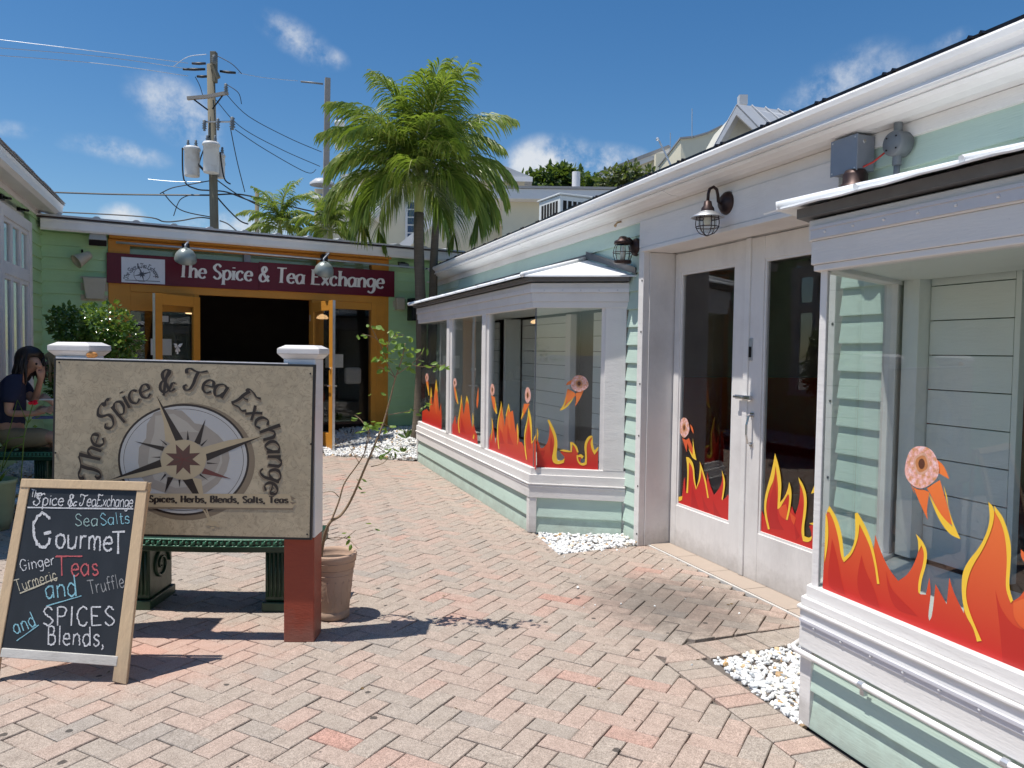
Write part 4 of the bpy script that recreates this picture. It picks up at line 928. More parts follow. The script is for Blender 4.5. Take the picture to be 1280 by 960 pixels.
lb('window_stile', ORANGE, 1.838, 1.90, -.026, .07, .401, 2.268); obj('window_glass', MB().box(1.90, 2.713, .02, .026, .40, 2.27), GLASSD, tea, world=False)
lb('window_box', BLACK, -.93, -.08, .5, .52, .5, 2.1)
for b, m in (((-.62, -.40, .012, .016, 1.95, 2.08), BLACK), ((-.60, -.42, .006, .011, 1.97, 2.06), PAPER), ((-.66, -.38, .006, .018, 1.48, 1.72), PAPER), ((1.95, 2.25, .03, .034, 1.30, 1.52), PAPER)): lb('window_notice', m, *b, bevel=0)
lb('window_display', plain('pale_display_sack', (.42, .40, .38), .8), 2.32, 2.60, .10, .22, 1.02, 1.30, bevel=.04)
# gutter, roof
gp = [(-.20, 3.17), (-.30, 3.145), (-.325, 3.17), (-.33, 3.25), (-.345, 3.29), (-.33, 3.30), (-.20, 3.29)]
mb = MB(); n = len(gp); mb.add([(x, y, z) for x in (-2.02, 4.3) for y, z in gp], [tuple(range(n))[::-1], tuple(range(n, 2*n))]+[(i, (i+1) % n, (i+1) % n+n, i+n) for i in range(n)])
obj('gutter', mb, ALU, tea, world=False)
lb('soffit', ORANGE, -1.2, 3.0, -.20, .10, 3.125, 3.165); lb('soffit', GREEN, -2.05, -1.21, -.20, .10, 3.165, 3.19); lb('soffit', GREEN, 3.01, 4.0, -.20, .10, 3.165, 3.19)
obj('roof', MB().prism([(-2.1, -.36, 3.325), (-2.1, -.36, 3.35), (-2.1, 5.5, 3.86), (-2.1, 5.5, 3.84)], (6.4, 0, 0)), ROOFM, tea, world=False)
obj('roof_drip', MB().box(-2.1, 4.3, -.352, -.34, 3.302, 3.34), DKBR, tea, world=False)
for k in range(13): obj('roof_rib', MB().prism([(-1.9+k*.49, -.36, 3.352), (-1.87+k*.49, -.36, 3.372), (-1.83+k*.49, -.36, 3.372), (-1.80+k*.49, -.36, 3.352)], (0, 5.8, .50)), ROOFM, tea, world=False)
# doors standing open
def leaf(hx, ang, glassmat_, back):
    d = empty('_', (0, 0, 0)); bpy.data.objects.remove(d)
    Mx = Matrix.Translation((hx, -.02, 0)) @ Matrix.Rotation(ang, 4, 'Z'); w = .87
    def B(*b): return MB().box(*b, M=Mx)
    m = MB()
    for b in ((0, .13, -.022, .022, .02, 2.35), (w-.13, w, -.022, .022, .02, 2.35), (.13, w-.13, -.021, .021, .02, .30), (.13, w-.13, -.021, .021, 2.20, 2.35)): m.box(*b, M=Mx)
    dd = obj('door', m, ORANGE, tea, world=False, bevel=.003)
    obj('glass_pane', B(.13, w-.13, -.003, .003, .30, 2.20), GLASSD, dd, world=False)
    obj('door_weatherstrip', B(w, w+.006, -.02, .02, .02, 2.35), GALV, dd, world=False)
    for z in (.3, 1.2, 2.1): obj('hinge', B(-.012, .012, -.03, -.02, z-.05, z+.05), GALV, dd, world=False)
    for sgn in (-1, 1):
        obj('door_lever', MB().tube([Mx @ Vector((w-.065, sgn*.022, 1.04)), Mx @ Vector((w-.065, sgn*.07, 1.04)), Mx @ Vector((w-.17, sgn*.07, 1.045))], .010, 8), CHROME, dd, world=False)
        obj('door_deadbolt', MB().tube([Mx @ Vector((w-.065, sgn*.022, 1.30)), Mx @ Vector((w-.065, sgn*.045, 1.30))], .022, 10), CHROME, dd, world=False)
    return dd, Mx
ldoor, LM = leaf(.0, R(219.4), GLASSD, 0); rdoor, RM = leaf(1.70, R(276.5), GLASSD, 0)
# clutch of white ribbon on left leaf
rb = MB()
for k, (a, l) in enumerate([(20, .13), (165, .15), (250, .14), (275, .19), (295, .15), (190, .1), (-15, .1)]):
    c = LM @ Vector((.46, .024, 1.62)); u = LM.to_3x3() @ Vector((math.cos(R(a)), 0, math.sin(R(a)))); w = LM.to_3x3() @ Vector((-math.sin(R(a)), 0, math.cos(R(a)))); nrm = LM.to_3x3() @ Vector((0, .012, 0))
    rb.add([c, c+u*l*.3+w*.018+nrm, c+u*l*.62+w*.008, c+u*l*.62-w*.014+nrm, c+u*l*.3-w*.018], [(0, 1, 2, 3, 4)])
tag(obj('ribbon_bow', rb, PAPER, None, world=True), 'white ribbon bow hanging on the left orange door leaf', 'bow')
bpy.data.objects['ribbon_bow'].matrix_world = tea.matrix_basis
# maroon sign board with lettering
sg = tag(empty('maroon_shop_sign', FO+FD*.9+Vector((0, 0, 2.5)), FA), 'long maroon board above the orange doors lettered The Spice & Tea Exchange', 'sign')
def sbx(name, mat, *b, bevel=.003):
    m = MB().box(*b, M=Matrix.Translation(FO) @ Matrix.Rotation(FA, 4, 'Z')); return obj(name, m, mat, sg, bevel=bevel)
sbx('sign_panel', MAROON, -1.228, .862, -.075, -.042, 2.50, 2.925); sbx('sign_panel', MAROON, .865, 3.105, -.078, -.042, 2.505, 2.94)
sbx('logo_board', LOGOW, -1.045, -.475, -.086, -.077, 2.515, 2.875)
sf = SF(.0785)
tb = MB(); text(tb, 'The Spice & Tea Exchange', pxline(222.5, 346.0, 480.0, 360.6, 18.6, text_strokes('The Spice & Tea Exchange', .05)[1], sf), nib(.20, .075), serif=.14, lift=.0015, extra=.05)
obj('sign_lettering', tb, LETW, sg)
# small printed emblem on the logo board
sfl = SF(.087); tb = MB(); cx, cy = 177.5, 343
def place_arc(cx, cy, rx, ry, t0, t1, W, h, surf):
    N_ = 400; th = [t0+(t1-t0)*i/N_ for i in range(N_+1)]; pts = [(cx+rx*math.cos(a), cy-ry*math.sin(a)) for a in th]; cum = [0]
    for p, q in zip(pts, pts[1:]): cum.append(cum[-1]+math.hypot(q[0]-p[0], q[1]-p[1]))
    T = cum[-1]; import bisect
    def f(a, b, l):
        s = min(max(a/W, -.02), 1.02)*T; i = min(max(bisect.bisect_left(cum, s)-1, 0), N_-1); u = (s-cum[i])/(cum[i+1]-cum[i]); (x0, y0), (x1, y1) = pts[i], pts[i+1]
        L = math.hypot(x1-x0, y1-y0); tx, ty = (x1-x0)/L, (y1-y0)/L; return surf(x0+tx*L*u+ty*b*h, y0+ty*L*u-tx*b*h, l)
    return f
ST = '\x01he \x02pice \x04 \x01ea \x03xchange'
text(tb, ST, place_arc(177.5, 349, 17, 14, R(178), R(5), text_strokes(ST, .04)[1], 6, sfl), nib(.18, .12), lift=.001, extra=.04)
for (a, l) in ((112, 14), (15, 13), (190, 11), (285, 9), (60, 5), (150, 5), (330, 5), (235, 5)):
    ca_, sa_ = math.cos(R(a)), math.sin(R(a)); tb.flat([sfl(cx+ca_*l, cy-sa_*l, .0012), sfl(cx-sa_*1.5, cy-ca_*1.5, .0012), sfl(cx+sa_*1.2, cy+ca_*1.2, .0012)])
for r_ in (9.5,):
    for k in range(28):
        a0, a1 = 2*math.pi*k/28, 2*math.pi*(k+1)/28; tb.add([sfl(cx+r_*1.1*math.cos(a0), cy+r_*math.sin(a0), .0008), sfl(cx+r_*1.1*math.cos(a1), cy+r_*math.sin(a1), .0008), sfl(cx+(r_-.5)*1.1*math.cos(a1), cy+(r_-.5)*math.sin(a1), .0008), sfl(cx+(r_-.5)*1.1*math.cos(a0), cy+(r_-.5)*math.sin(a0), .0008)], [(0, 1, 2, 3)])
tb.flat([sfl(156, 349.5, .001), sfl(200, 351.5, .001), sfl(200, 352.3, .001), sfl(156, 350.3, .001)])
stuff(obj('logo_print', tb, LOGOI, sg))
# conduit along the eave and gooseneck lamps
FM = Matrix.Translation(FO) @ Matrix.Rotation(FA, 4, 'Z')
def F(x, y, z): return FM @ Vector((x, y, z))
tag(obj('metal_conduit', MB().tube([F(-1.12, -.24, 3.055), F(.3, -.245, 3.05), F(1.9, -.25, 3.03), F(3.75, -.26, 3.0)], .016, 8), GALV, smooth=True), 'thin grey metal pipe running under the gutter above the maroon sign', 'pipe')
def gooseneck(px, py, label):
    c = pp(px, py, FO+FN*.62, FN); t = tag(empty('sign_lamp', c), label, 'lamp', 'round grey lamps in front of the maroon sign')
    up = pp(px, py, FO+FN*.25, FN); base = Vector((up.x, up.y, 3.05))
    obj('junction_box', MB().box(-.05, .05, -.05, .05, -.07, .06, M=Matrix.Translation(base) @ Matrix.Rotation(FA, 4, 'Z')), BLACKM, t, bevel=.01)
    q = FN
    obj('lamp_arm', MB().tube([base, base+q*.12+Vector((0, 0, .06)), base+q*.26+Vector((0, 0, .05)), c-q*.02+Vector((0, 0, .19)), c+Vector((0, 0, .12))], .014, 8), GREYM, t, smooth=True)
    tilt = Matrix.Translation(c) @ Matrix.Rotation(FA, 4, 'Z') @ Matrix.Rotation(R(35), 4, 'X')
    pr = [(.015, .15), (.05, .145), (.10, .11), (.138, .05), (.150, -.02), (.148, -.03), (.135, .045), (.095, .10), (.03, .13)]
    obj('lamp_shade', MB().lathe(pr, tilt, 24), plain('grey_green_enamel', (.30, .34, .32), .35, .3, .1), t, smooth=True)
    obj('lamp_bulb', MB().ball((0, 0, 0), .05, 12, 8).__class__().lathe([(.001, -.055), (.04, -.04), (.06, .0), (.04, .05), (.015, .10)], tilt, 14), plain('dark_lens', (.08, .08, .08), .2), t, smooth=True)
gooseneck(232, 323, 'round grey lamp on a pipe hanging in front of the word The'); gooseneck(405, 339, 'round grey lamp on a pipe hanging in front of the word Exchange')
# wall fittings on the tea shop
def fit(name, label, cat, mk, group=None):
    t = tag(empty(name, (0, 0, 0)), label, cat, group); mk(t); return t
def mat_at(px, py, off): return Matrix.Translation(pp(px, py, FO+FN*off, FN)) @ Matrix.Rotation(FA, 4, 'Z')
def flood(px, py, name, label, m1, m2, tilt=-35, s=1):
    Mx = mat_at(px, py, .18); t = tag(empty(name, Mx.translation), label, 'floodlight')
    H = Mx @ Matrix.Rotation(R(tilt), 4, 'X') @ Matrix.Scale(s, 4)
    obj('lamp_housing', MB().prism([H @ Vector(p) for p in ((-.12, -.05, -.05), (.12, -.05, -.05), (.09, .05, .06), (-.09, .05, .06))], H.to_3x3() @ Vector((0, -.02, .10))), m1, t, bevel=.008)
    obj('lamp_lens', MB().box(-.115, .115, -.07, -.05, -.06, .04, M=H), m2, t, bevel=.004)
    obj('mounting_bracket', MB().box(-.03, .03, .0, .18, .05, .09, M=Mx), BLACKM, t)
flood(122, 300, 'flood_light', 'grey square floodlight under the eave left of the maroon sign', plain('grey_lamp_case', (.36, .38, .38), .4), BLACKM, 35, .95)
flood(504, 334, 'flood_light', 'small black floodlight on green boards right of the maroon sign', BLACKM, plain('grey_lens', (.25, .25, .27), .2), -30, .8)
Mx = mat_at(103, 323, .22); t = tag(empty('bell_speaker', Mx.translation), 'small beige bullet speaker on green boards by the left corner', 'speaker')
Hm = Mx @ Matrix.Rotation(R(125), 4, 'Y') @ Matrix.Rotation(R(15), 4, 'X')
obj('speaker_body', MB().lathe([(.001, -.13), (.05, -.12), (.06, -.08), (.095, .09), (.10, .10), (.085, .10), (.05, .0), (.001, -.02)], Mx @ Matrix.Rotation(R(-125), 4, 'Y') @ Matrix.Rotation(R(20), 4, 'X'), 20), BEIGE, t, smooth=True)
obj('speaker_bracket', MB().tube([Mx @ Vector((.0, .2, .12)), Mx @ Vector((0, .08, .12)), Mx @ Vector((0, 0, .04))], .014, 8), BLACKM, t)
def sconce(px, py, label, w0, w1, h):
    Mx = mat_at(px, py, .02); t = tag(empty('wall_sconce', Mx.translation), label, 'wall lamp', 'beige boxes on the green boards')
    obj('sconce_shade', MB().prism([Mx @ Vector(p) for p in ((-w0, 0, -h), (w0, 0, -h), (w1, 0, h), (-w1, 0, h))], Mx.to_3x3() @ Vector((0, -.12, 0))), BEIGE, t, bevel=.01)
    obj('back_plate', MB().box(-w1-.02, w1+.02, .0, .01, -h-.02, h+.02, M=Mx), BEIGE, t)
sconce(118, 361, 'tapered beige wall sconce on green boards above the dense shrub', .11, .15, .15); sconce(498, 380, 'small square beige wall box on green boards beside the palm trunk', .075, .075, .10)
Mx = mat_at(519, 387, .15); t = tag(empty('black_loudspeaker', Mx.translation), 'black box loudspeaker on green boards behind the palm trunk', 'speaker')
obj('speaker_case', MB().box(-.10, .10, -.1, .12, -.19, .19, M=Mx), BLACKM, t, bevel=.01); obj('speaker_grille', MB().box(-.085, .085, -.108, -.101, -.17, .17, M=Mx), RUBBER, t)
# hanging lamp inside, lit
t = tag(empty('pendant_lamp', F(.22, 2.2, 2.25)), 'small lit ceiling lamp glowing in the dark doorway of the tea shop', 'lamp')
obj('glass_shade', MB().lathe([(.01, .07), (.09, .03), (.12, -.01), (.09, -.03), (.001, -.035)], Matrix.Translation(F(.22, 2.2, 2.22)), 20), plain('glowing_glass', (.9, .6, .4), .4, emit=(1, .62, .3), es=3.5), t, smooth=True)
obj('lamp_cord', MB().tube([F(.22, 2.2, 2.28), F(.22, 2.2, 2.9)], .006, 6), BLACKM, t)
for k, (x, z, w, h) in enumerate([(.55, 1.35, .07, .25), (.72, 1.3, .05, .2), (1.1, 1.35, .09, .22), (1.35, 1.1, .12, .3)]):
    tag(obj('shop_jar', MB().lathe([(.001, 0), (w, 0), (w, h*.75), (w*.6, h*.85), (w*.6, h), (.001, h)], Matrix.Translation(F(x, 2.4, z-.3)), 14), plain('jar_label_'+str(k), ((.3, .28, .25), (.25, .2, .1), (.12, .12, .14), (.1, .08, .07))[k], .5), smooth=True),
        ['tall pale jar', 'small tan jar', 'dark squat jar', 'wide brown jar'][k]+' on the counter inside the dark tea shop doorway', 'jar', 'jars on the shop counter')
tag(obj('shop_counter', MB().box(.2, 1.6, 2.2, 2.8, .03, 1.0, M=FM), WOODF, bevel=.01), 'dark counter standing inside the tea shop doorway', 'counter')

# ================================================================== LEFT-HAND BUILDING
lh = tag(empty('left_green_building', (-2.5, 9, 0)), 'green clapboard building with tall white framed windows at left edge', 'building')
LD = Vector((-.035, .999, 0)).normalized(); LC = Vector((-2.575, 12.136, 0)); LNn = Vector((LD.y, -LD.x, 0))
def LP(s, o, z): return LC - LD*s + LNn*o + Vector((0, 0, z))        # s metres towards the camera, o outwards
LM4 = Matrix(((LNn.x, -LD.x, 0, LC.x), (LNn.y, -LD.y, 0, LC.y), (0, 0, 1, 0), (0, 0, 0, 1)))   # x=out, y=s
def lbx(name, mat, o0, o1, s0, s1, z0, z1, bevel=.003, parent=None): return obj(name, MB().box(o0, o1, s0, s1, z0, z1, M=LM4), mat, parent or lh, bevel=bevel)
LE = 5.35; WZ0, WZ1 = .95, 3.17; w0 = .66
z = .3
while z < 3.42:
    h = min(.165, 3.44-z)
    for s0, s1 in (((.0, w0+.02), (3.9, LE)) if z < WZ1 else ((.0, LE),)):
        mb = MB(); a, b = LP(s0, 0, 0), LP(s1, 0, 0); lap(mb, (a.x, a.y), (b.x, b.y), z, h); obj('siding_board', mb, GREEN, lh)
    z += .165
z = .3
while z < WZ0-.02:
    mb = MB(); a, b = LP(w0, 0, 0), LP(3.9, 0, 0); lap(mb, (a.x, a.y), (b.x, b.y), z, .165); obj('siding_board', mb, GREEN, lh); z += .165
lbx('wall', GREEN, -.14, -.007, -.1, LE, 0, .3, 0); lbx('inner_wall', plain('pale_room_wall', (.36, .37, .36), .8), -3, -2.9, 0, LE, 0, 3.4, 0); lbx('inner_wall', GREEN, -3, -.01, LE, LE+.1, 0, 3.5, 0); lbx('inner_floor', WOODF, -3, -.14, 0, LE, 0, .04, 0); lbx('ceiling', SHIP, -3, -.1, 0, LE, 3.3, 3.4, 0)
lbx('backing', GREEN, -.06, -.007, -.1, w0, .3, 3.4, 0); lbx('backing', GREEN, -.06, -.007, 3.9, LE, .3, 3.4, 0)
def lwin(s0, s1):
    w = obj('window', MB().box(-.04, .03, s0, s0+.13, WZ0, WZ1, M=LM4).box(-.04, .03, s1-.13, s1, WZ0, WZ1, M=LM4).box(-.04, .031, s0+.13, s1-.13, WZ1-.13, WZ1, M=LM4).box(-.04, .05, s0-.02, s1+.02, WZ0-.06, WZ0, M=LM4).box(-.04, .025, s0+.13, s1-.13, 2.40, 2.50, M=LM4), WHITE, lh, bevel=.004)
    nn = 3; L = (s1-s0-.26)/nn
    for k in range(nn):
        a = s0+.13+k*L
        for za, zb in ((WZ0, 2.40), (2.50, WZ1-.13)):
            f = MB().box(-.03, .012, a+.005, a+.055, za, zb, M=LM4).box(-.03, .012, a+L-.055, a+L-.005, za, zb, M=LM4).box(-.03, .012, a+.055, a+L-.055, za, za+.05, M=LM4).box(-.03, .012, a+.055, a+L-.055, zb-.05, zb, M=LM4)
            obj('sash', f, WHITE, w, bevel=.003); obj('glass_pane', MB().box(-.014, -.009, a+.05, a+L-.05, za+.045, zb-.045, M=LM4), GLASS, w)
lwin(w0, 2.26); lwin(2.28, 3.88)
for k in range(5): lbx('window_curtain', plain('grey_curtain', (.30, .31, .32), .9), -.30, -.28, w0+.2+k*.6, w0+.55+k*.6, WZ0, WZ1, 0)
lbx('frieze', WHITE, -.0, .035, .0, LE, 3.32, 3.398)
lgp = [(.0, 3.40), (.24, 3.36), (.29, 3.39), (.295, 3.46), (.305, 3.50), (.295, 3.51), (.0, 3.50)]
mb = MB(); n = len(lgp); mb.add([LM4 @ Vector((o, s, z)) for s in (.12, LE) for o, z in lgp], [tuple(range(n)), tuple(range(n, 2*n))[::-1]]+[(i+n, (i+1) % n+n, (i+1) % n, i) for i in range(n)]); obj('gutter', mb, ALU, lh)
obj('roof', MB().prism([LM4 @ Vector(p) for p in ((.31, .05, 3.515), (.31, .05, 3.53), (-3.2, .05, 4.2), (-3.2, .05, 4.18))], LD*-LE), ROOFG, lh)
for k in range(10): obj('shingle_course', MB().box(.17, .325, .1+k*.5, .1+k*.5+.485, 3.533, 3.542+.004*(k % 3), M=LM4), ROOFG, lh)
for px, py in ((12, 247), (34, 262)):
    c = pp(px, py, LC+LNn*.08, LNn); s = tag(empty('wall_bracket', c), 'small black clamp bracket under the left eave, '+('nearer the frame edge' if px < 20 else 'nearer the courtyard corner'), 'bracket', 'black brackets under left eave')
    obj('bracket_plate', MB().box(c.x-.10, c.x-.06, c.y-.06, c.y+.06, c.z-.03, c.z+.05), BLACKM, s, bevel=.005); obj('bracket_arm', MB().tube([c+Vector((-.06, 0, 0)), c+Vector((-.02, -.02, -.01)), c+Vector((.0, .04, -.005))], .016, 8), BLACKM, s)

# ================================================================== LAMPS AND BOXES ON THE RIGHT-HAND WALL
def RR(u): return .93+.07*math.sin(u*4) if u < .35 else max(.02, math.sqrt(max(0, 1-((u-.35)/.65)**2)))
def caged(loc, label, big=1.0, shade=True, mat=DKBR, gmat=GLASSW):
    t = tag(empty('wall_lantern', loc), label, 'wall lamp'); T = Matrix.Translation(loc) @ Matrix.Scale(big, 4); P = lambda *p: T @ Vector(p)
    obj('back_plate', MB().lathe([(.001, .05), (.045, .045), (.075, .015), (.08, -.005), (.001, -.006)], T @ Matrix.Rotation(R(-90), 4, 'Y'), 22), mat, t, smooth=True)
    if shade:
        obj('lamp_arm', MB().tube([P(-.02, 0, 0), P(-.05, 0, -.005), P(-.07, 0, .005), P(-.075, 0, .05), P(-.085, 0, .085), P(-.11, 0, .10), P(-.14, 0, .085), P(-.15, 0, .05), P(-.152, 0, -.01)], .0105*big, 10), mat, t, smooth=True)
        cx = -.152
        _T = T; T = T @ Matrix.Translation((0, 0, -.045)); P = lambda *p: T @ Vector(p)
        obj('socket_cap', MB().lathe([(.012, .05), (.024, .045), (.03, .015), (.042, .0), (.045, -.025)], T @ Matrix.Translation((cx, 0, -.0)), 18), mat, t, smooth=True)
        obj('lamp_shade', MB().lathe([(.042, -.02), (.06, -.03), (.108, -.058), (.111, -.064), (.10, -.062), (.045, -.038)], T @ Matrix.Translation((cx, 0, 0)), 28), GALV, t, smooth=True)
        obj('glass_globe', MB().lathe([(.045, -.045), (.062, -.08), (.062, -.12), (.04, -.155), (.001, -.168)], T @ Matrix.Translation((cx, 0, 0)), 20), gmat, t, smooth=True)
        z0, z1, r0 = -.055, -.185, .078
    else:
        cx = -.13
        obj('lamp_arm', MB().tube([P(-.02, 0, .03), P(-.07, 0, .07), P(-.13, 0, .065)], .014*big, 10), mat, t, smooth=True)
        obj('lamp_cap', MB().lathe([(.001, .09), (.03, .085), (.045, .06), (.075, .045), (.08, .02), (.06, .015)], T @ Matrix.Translation((cx, 0, 0)), 20), mat, t, smooth=True)
        obj('glass_globe', MB().lathe([(.05, .015), (.058, -.04), (.056, -.10), (.045, -.13)], T @ Matrix.Translation((cx, 0, 0)), 20), gmat, t, smooth=True)
        obj('lamp_base', MB().lathe([(.078, -.125), (.08, -.135), (.075, -.15), (.001, -.152)], T @ Matrix.Translation((cx, 0, 0)), 20), mat, t, smooth=True)
        z0, z1, r0 = .03, -.14, .074
    obj('lamp_bulb', MB().lathe([(.001, -.12), (.018, -.11), (.026, -.085), (.015, -.04), (.012, .0)], T @ Matrix.Translation((cx, 0, 0)), 14), BULB, t, smooth=True)
    for k in range(6):
        a = k*math.pi/3+.3; pts = []
        for i in range(9):
            u = i/8; zz = z0+(z1-z0)*u; rr = r0*(RR(u) if shade else (.8+.35*math.sin(math.pi*u)))
            pts.append(P(cx+rr*math.cos(a), rr*math.sin(a), zz))
        obj('cage_wire', MB().tube(pts, .0032*big, 6), mat, t, smooth=True)
    for u in ((.12, .55) if shade else (.5,)):
        zz = z0+(z1-z0)*u; rr = r0*(RR(u) if shade else (.8+.35*math.sin(math.pi*u)))+.002
        obj('cage_ring', MB().tube([P(cx+rr*math.cos(2*math.pi*k/20), rr*math.sin(2*math.pi*k/20), zz) for k in range(21)], .0034*big, 6, cap=False), mat, t, smooth=True)
p = gx(909, 254, 3.118); caged((3.117, p.y, p.z), 'barn style cage lamp with metal shade above the white double doors', 1.0)
p = gx(795, 309, 3.14); caged((3.14, p.y, p.z), 'caged glass lantern on mint siding between far bay roof and door casing', .95, shade=False)
p = gx(1068, 224, 3.03); t = tag(empty('rusty_flood_lamp', (3.1, p.y, p.z)), 'dark reddish round lamp wedged under the grey box above the near bay', 'lamp')
T = Matrix.Translation((3.035, p.y, p.z-.01))
obj('lamp_body', MB().lathe([(.001, .06), (.05, .055), (.062, .03), (.062, -.01), (.085, -.03), (.09, -.045), (.03, -.05), (.001, -.05)], T, 22), DKBR, t, smooth=True)
obj('lamp_rim', MB().lathe([(.088, -.045), (.102, -.05), (.10, -.06), (.08, -.058)], T, 22), plain('rusted_rim', (.12, .03, .025), .6), t, smooth=True)
for k in range(8): a = k*.785; obj('lamp_fin', MB().tube([T @ Vector((.06*math.cos(a), .06*math.sin(a), -.06)), T @ Vector((.065*math.cos(a), .065*math.sin(a), -.09))], .003, 5), DKBR, t)
# grey junction box
JX = 3.0; jy1, jy0 = gx(1038, 200, JX).y, gx(1071, 200, JX).y; jz0, jz1 = gx(1055, 217, JX).z, min(2.752, gx(1055, 172, JX).z)
jb = tag(empty('electrical_box', (3.12, 3.42, 2.66)), 'large square grey metal electrical box under the gutter above the near bay', 'electrical box')
obj('box_body', MB().box(JX+.008, 3.12, jy0+.004, jy1-.004, jz0+.004, jz1-.002), GREYM, jb, bevel=.004)
obj('box_lid', MB().box(JX, JX+.007, jy0, jy1, jz0, jz1), GREYM, jb, bevel=.002)
for y in (jy0+.015, jy1-.015):
    for z in (jz0+.015, jz1-.015): obj('screw', MB().ball((JX-.001, y, z), .005, 8, 5, (.5, 1, 1)), GALV, jb)
obj('box_knob', MB().ball((3.05, jy0+.002, jz1-.035), .010, 8, 6, (1, .4, 1)), CHROME, jb)
# round conduit body
c = gx(1122, 180, 3.09); t = tag(empty('round_conduit_box', c), 'round grey conduit fitting with pipe on mint siding right of the square box', 'electrical box')
Tx = Matrix.Translation(c) @ Matrix.Rotation(R(-90), 4, 'Y')
obj('box_body', MB().lathe([(.001, .04), (.056, .04), (.062, .03), (.064, -.04), (.05, -.05), (.001, -.05)], Tx, 26), GREYP, t, smooth=True, bevel=0)
obj('hub', MB().tube([c+Vector((0, 0, .055)), c+Vector((0, 0, .115))], .022, 14).__class__().tube([c+Vector((0, 0, .05)), c+Vector((0, 0, .12))], .021, 14), GREYP, t)
obj('hub', MB().tube([c+Vector((0, 0, -.05)), c+Vector((0, 0, -.105))], .022, 14), GREYP, t)
obj('conduit_elbow', MB().tube([c+Vector((0, 0, -.1)), c+Vector((0, 0, -.16)), c+Vector((.01, .01, -.21)), c+Vector((.03, .03, -.25))], .015, 12), GREYP, t, smooth=True)
for k in range(4): a = k*1.57+.78; obj('screw', MB().ball(c+Vector((-.042, .042*math.cos(a), .042*math.sin(a))), .0045, 8, 5), BLACKM, t)
tag(obj('small_outlet_plate', MB().box(3.10, 3.117, c.y+.085, c.y+.115, c.z+.015, c.z+.037), PAPER, bevel=.002), 'tiny white tag plate between the square box and round fitting', 'plate')
tag(obj('red_wire', MB().tube([c+Vector((-.0, .06, -.015)), c+Vector((-.02, .13, -.06)), Vector((3.04, p.y-.02, p.z+.05)), Vector((3.03, p.y, p.z+.02))], .005, 8), REDW, smooth=True), 'short red wire running from the round fitting to the dark lamp', 'wire')
c = gx(777, 277, 3.13); tag(obj('small_hook', MB().tube([c, c+Vector((-.04, 0, -.01)), c+Vector((-.05, .02, -.03))], .008, 8).ball(c+Vector((-.05, .02, -.035)), .014, 8, 6), plain('brass', (.45, .32, .2), .4, .8)), 'small brass fitting under the gutter left of the lantern', 'hook')

# ================================================================== FREE-STANDING SIGN (c-frame: x right, y depth along the view heading)
CM = Matrix.Rotation(-YAW, 4, 'Z')
def cw(x, d, z): return CM @ Vector((x, d, z))
SGD = 4.10
ss = tag(empty('compass_sign', cw(-1.76, 4.15, 0)), 'parchment coloured signboard with compass star between red and white capped posts', 'sign')
def frustum(x0, x1, y0, y1, z0, z1, g):      # g grows outward at the top
    return MB().add([CM @ Vector(p) for p in ((x0, y0, z0), (x1, y0, z0), (x1, y1, z0), (x0, y1, z0), (x0-g, y0-g, z1), (x1+g, y0-g, z1), (x1+g, y1+g, z1), (x0-g, y1+g, z1))], [(3, 2, 1, 0), (4, 5, 6, 7), (0, 1, 5, 4), (1, 2, 6, 5), (2, 3, 7, 6), (3, 0, 4, 7)])
for x0 in (-1.226, -2.452):
    x1 = x0+.165; y0, y1 = 4.137, 4.30
    obj('post', MB().box(x0, x1, y0, y1, 0, .577, M=CM), REDP, ss, bevel=.004)
    ps = obj('post_sleeve', MB().box(x0-.002, x1+.004, y0-.003, y1+.003, .579, 1.545, M=CM), PLAST, ss, bevel=.003)
    obj('post_cap', frustum(x0-.004, x1+.006, y0-.005, y1+.005, 1.546, 1.572, .024), WHITEW, ss, bevel=.002)
    obj('cap_band', MB().box(x0-.030, x1+.032, y0-.031, y1+.031, 1.573, 1.600, M=CM), WHITEW, ss, bevel=.003)
    obj('cap_top', frustum(x0-.030, x1+.032, y0-.031, y1+.031, 1.601, 1.620, -.035), WHITEW, ss, bevel=.002)
SP = lambda px, py, l=0: gc(px, py, SGD-l*.22)
QP = [(67.5, 447.5), (394.2, 455.8), (389.4, 675.2), (63.6, 668.2)]
obj('panel', MB().prism([SP(*p) for p in QP], FWD*.022), BLK, ss, bevel=.002)
ins = [(70.2, 450.3), (391.2, 458.6), (386.7, 672.2), (66.6, 665.2)]
obj('panel_print', MB().flat([SP(*p, .0015) for p in ins]), PARCH, ss)
obj('panel_edge_strip', MB().prism([SP(70, 446.6), SP(360, 453.9), SP(360, 455.2), SP(70, 447.9)], FWD*.02), PLAST, ss)
for p in ((74, 453), (388, 467), (384, 668), (69.5, 566), (388.5, 555)): obj('screw', MB().ball(SP(*p, .003), .005, 8, 5), BLACKM, ss)
KS = lambda x, y: (60+x/3.765, 440+y/3.765)
def P_(x, y, l): return SP(*KS(x, y), l)
def ell(cx, cy, rx, ry, l, n=64, w=None): return [P_(cx+rx*math.cos(2*math.pi*k/n), cy+ry*math.sin(2*math.pi*k/n), l) for k in range(n)]
CC = (638, 507)
def disc(name, rx, ry, l, mat, cx=CC[0], cy=CC[1], clipy=None): return obj(name, MB().flat(ell(cx, cy, rx, ry, l)), mat, ss)
disc('ring_shadow', 322, 276, .0022, SHAD, 652, 516); disc('compass_rim', 309, 263, .0028, INK); disc('compass_ring', 299, 253, .0034, RINGC); disc('ring_line', 283, 240, .0040, INK); disc('compass_ring', 281, 238, .0046, RINGC)
mb = MB()
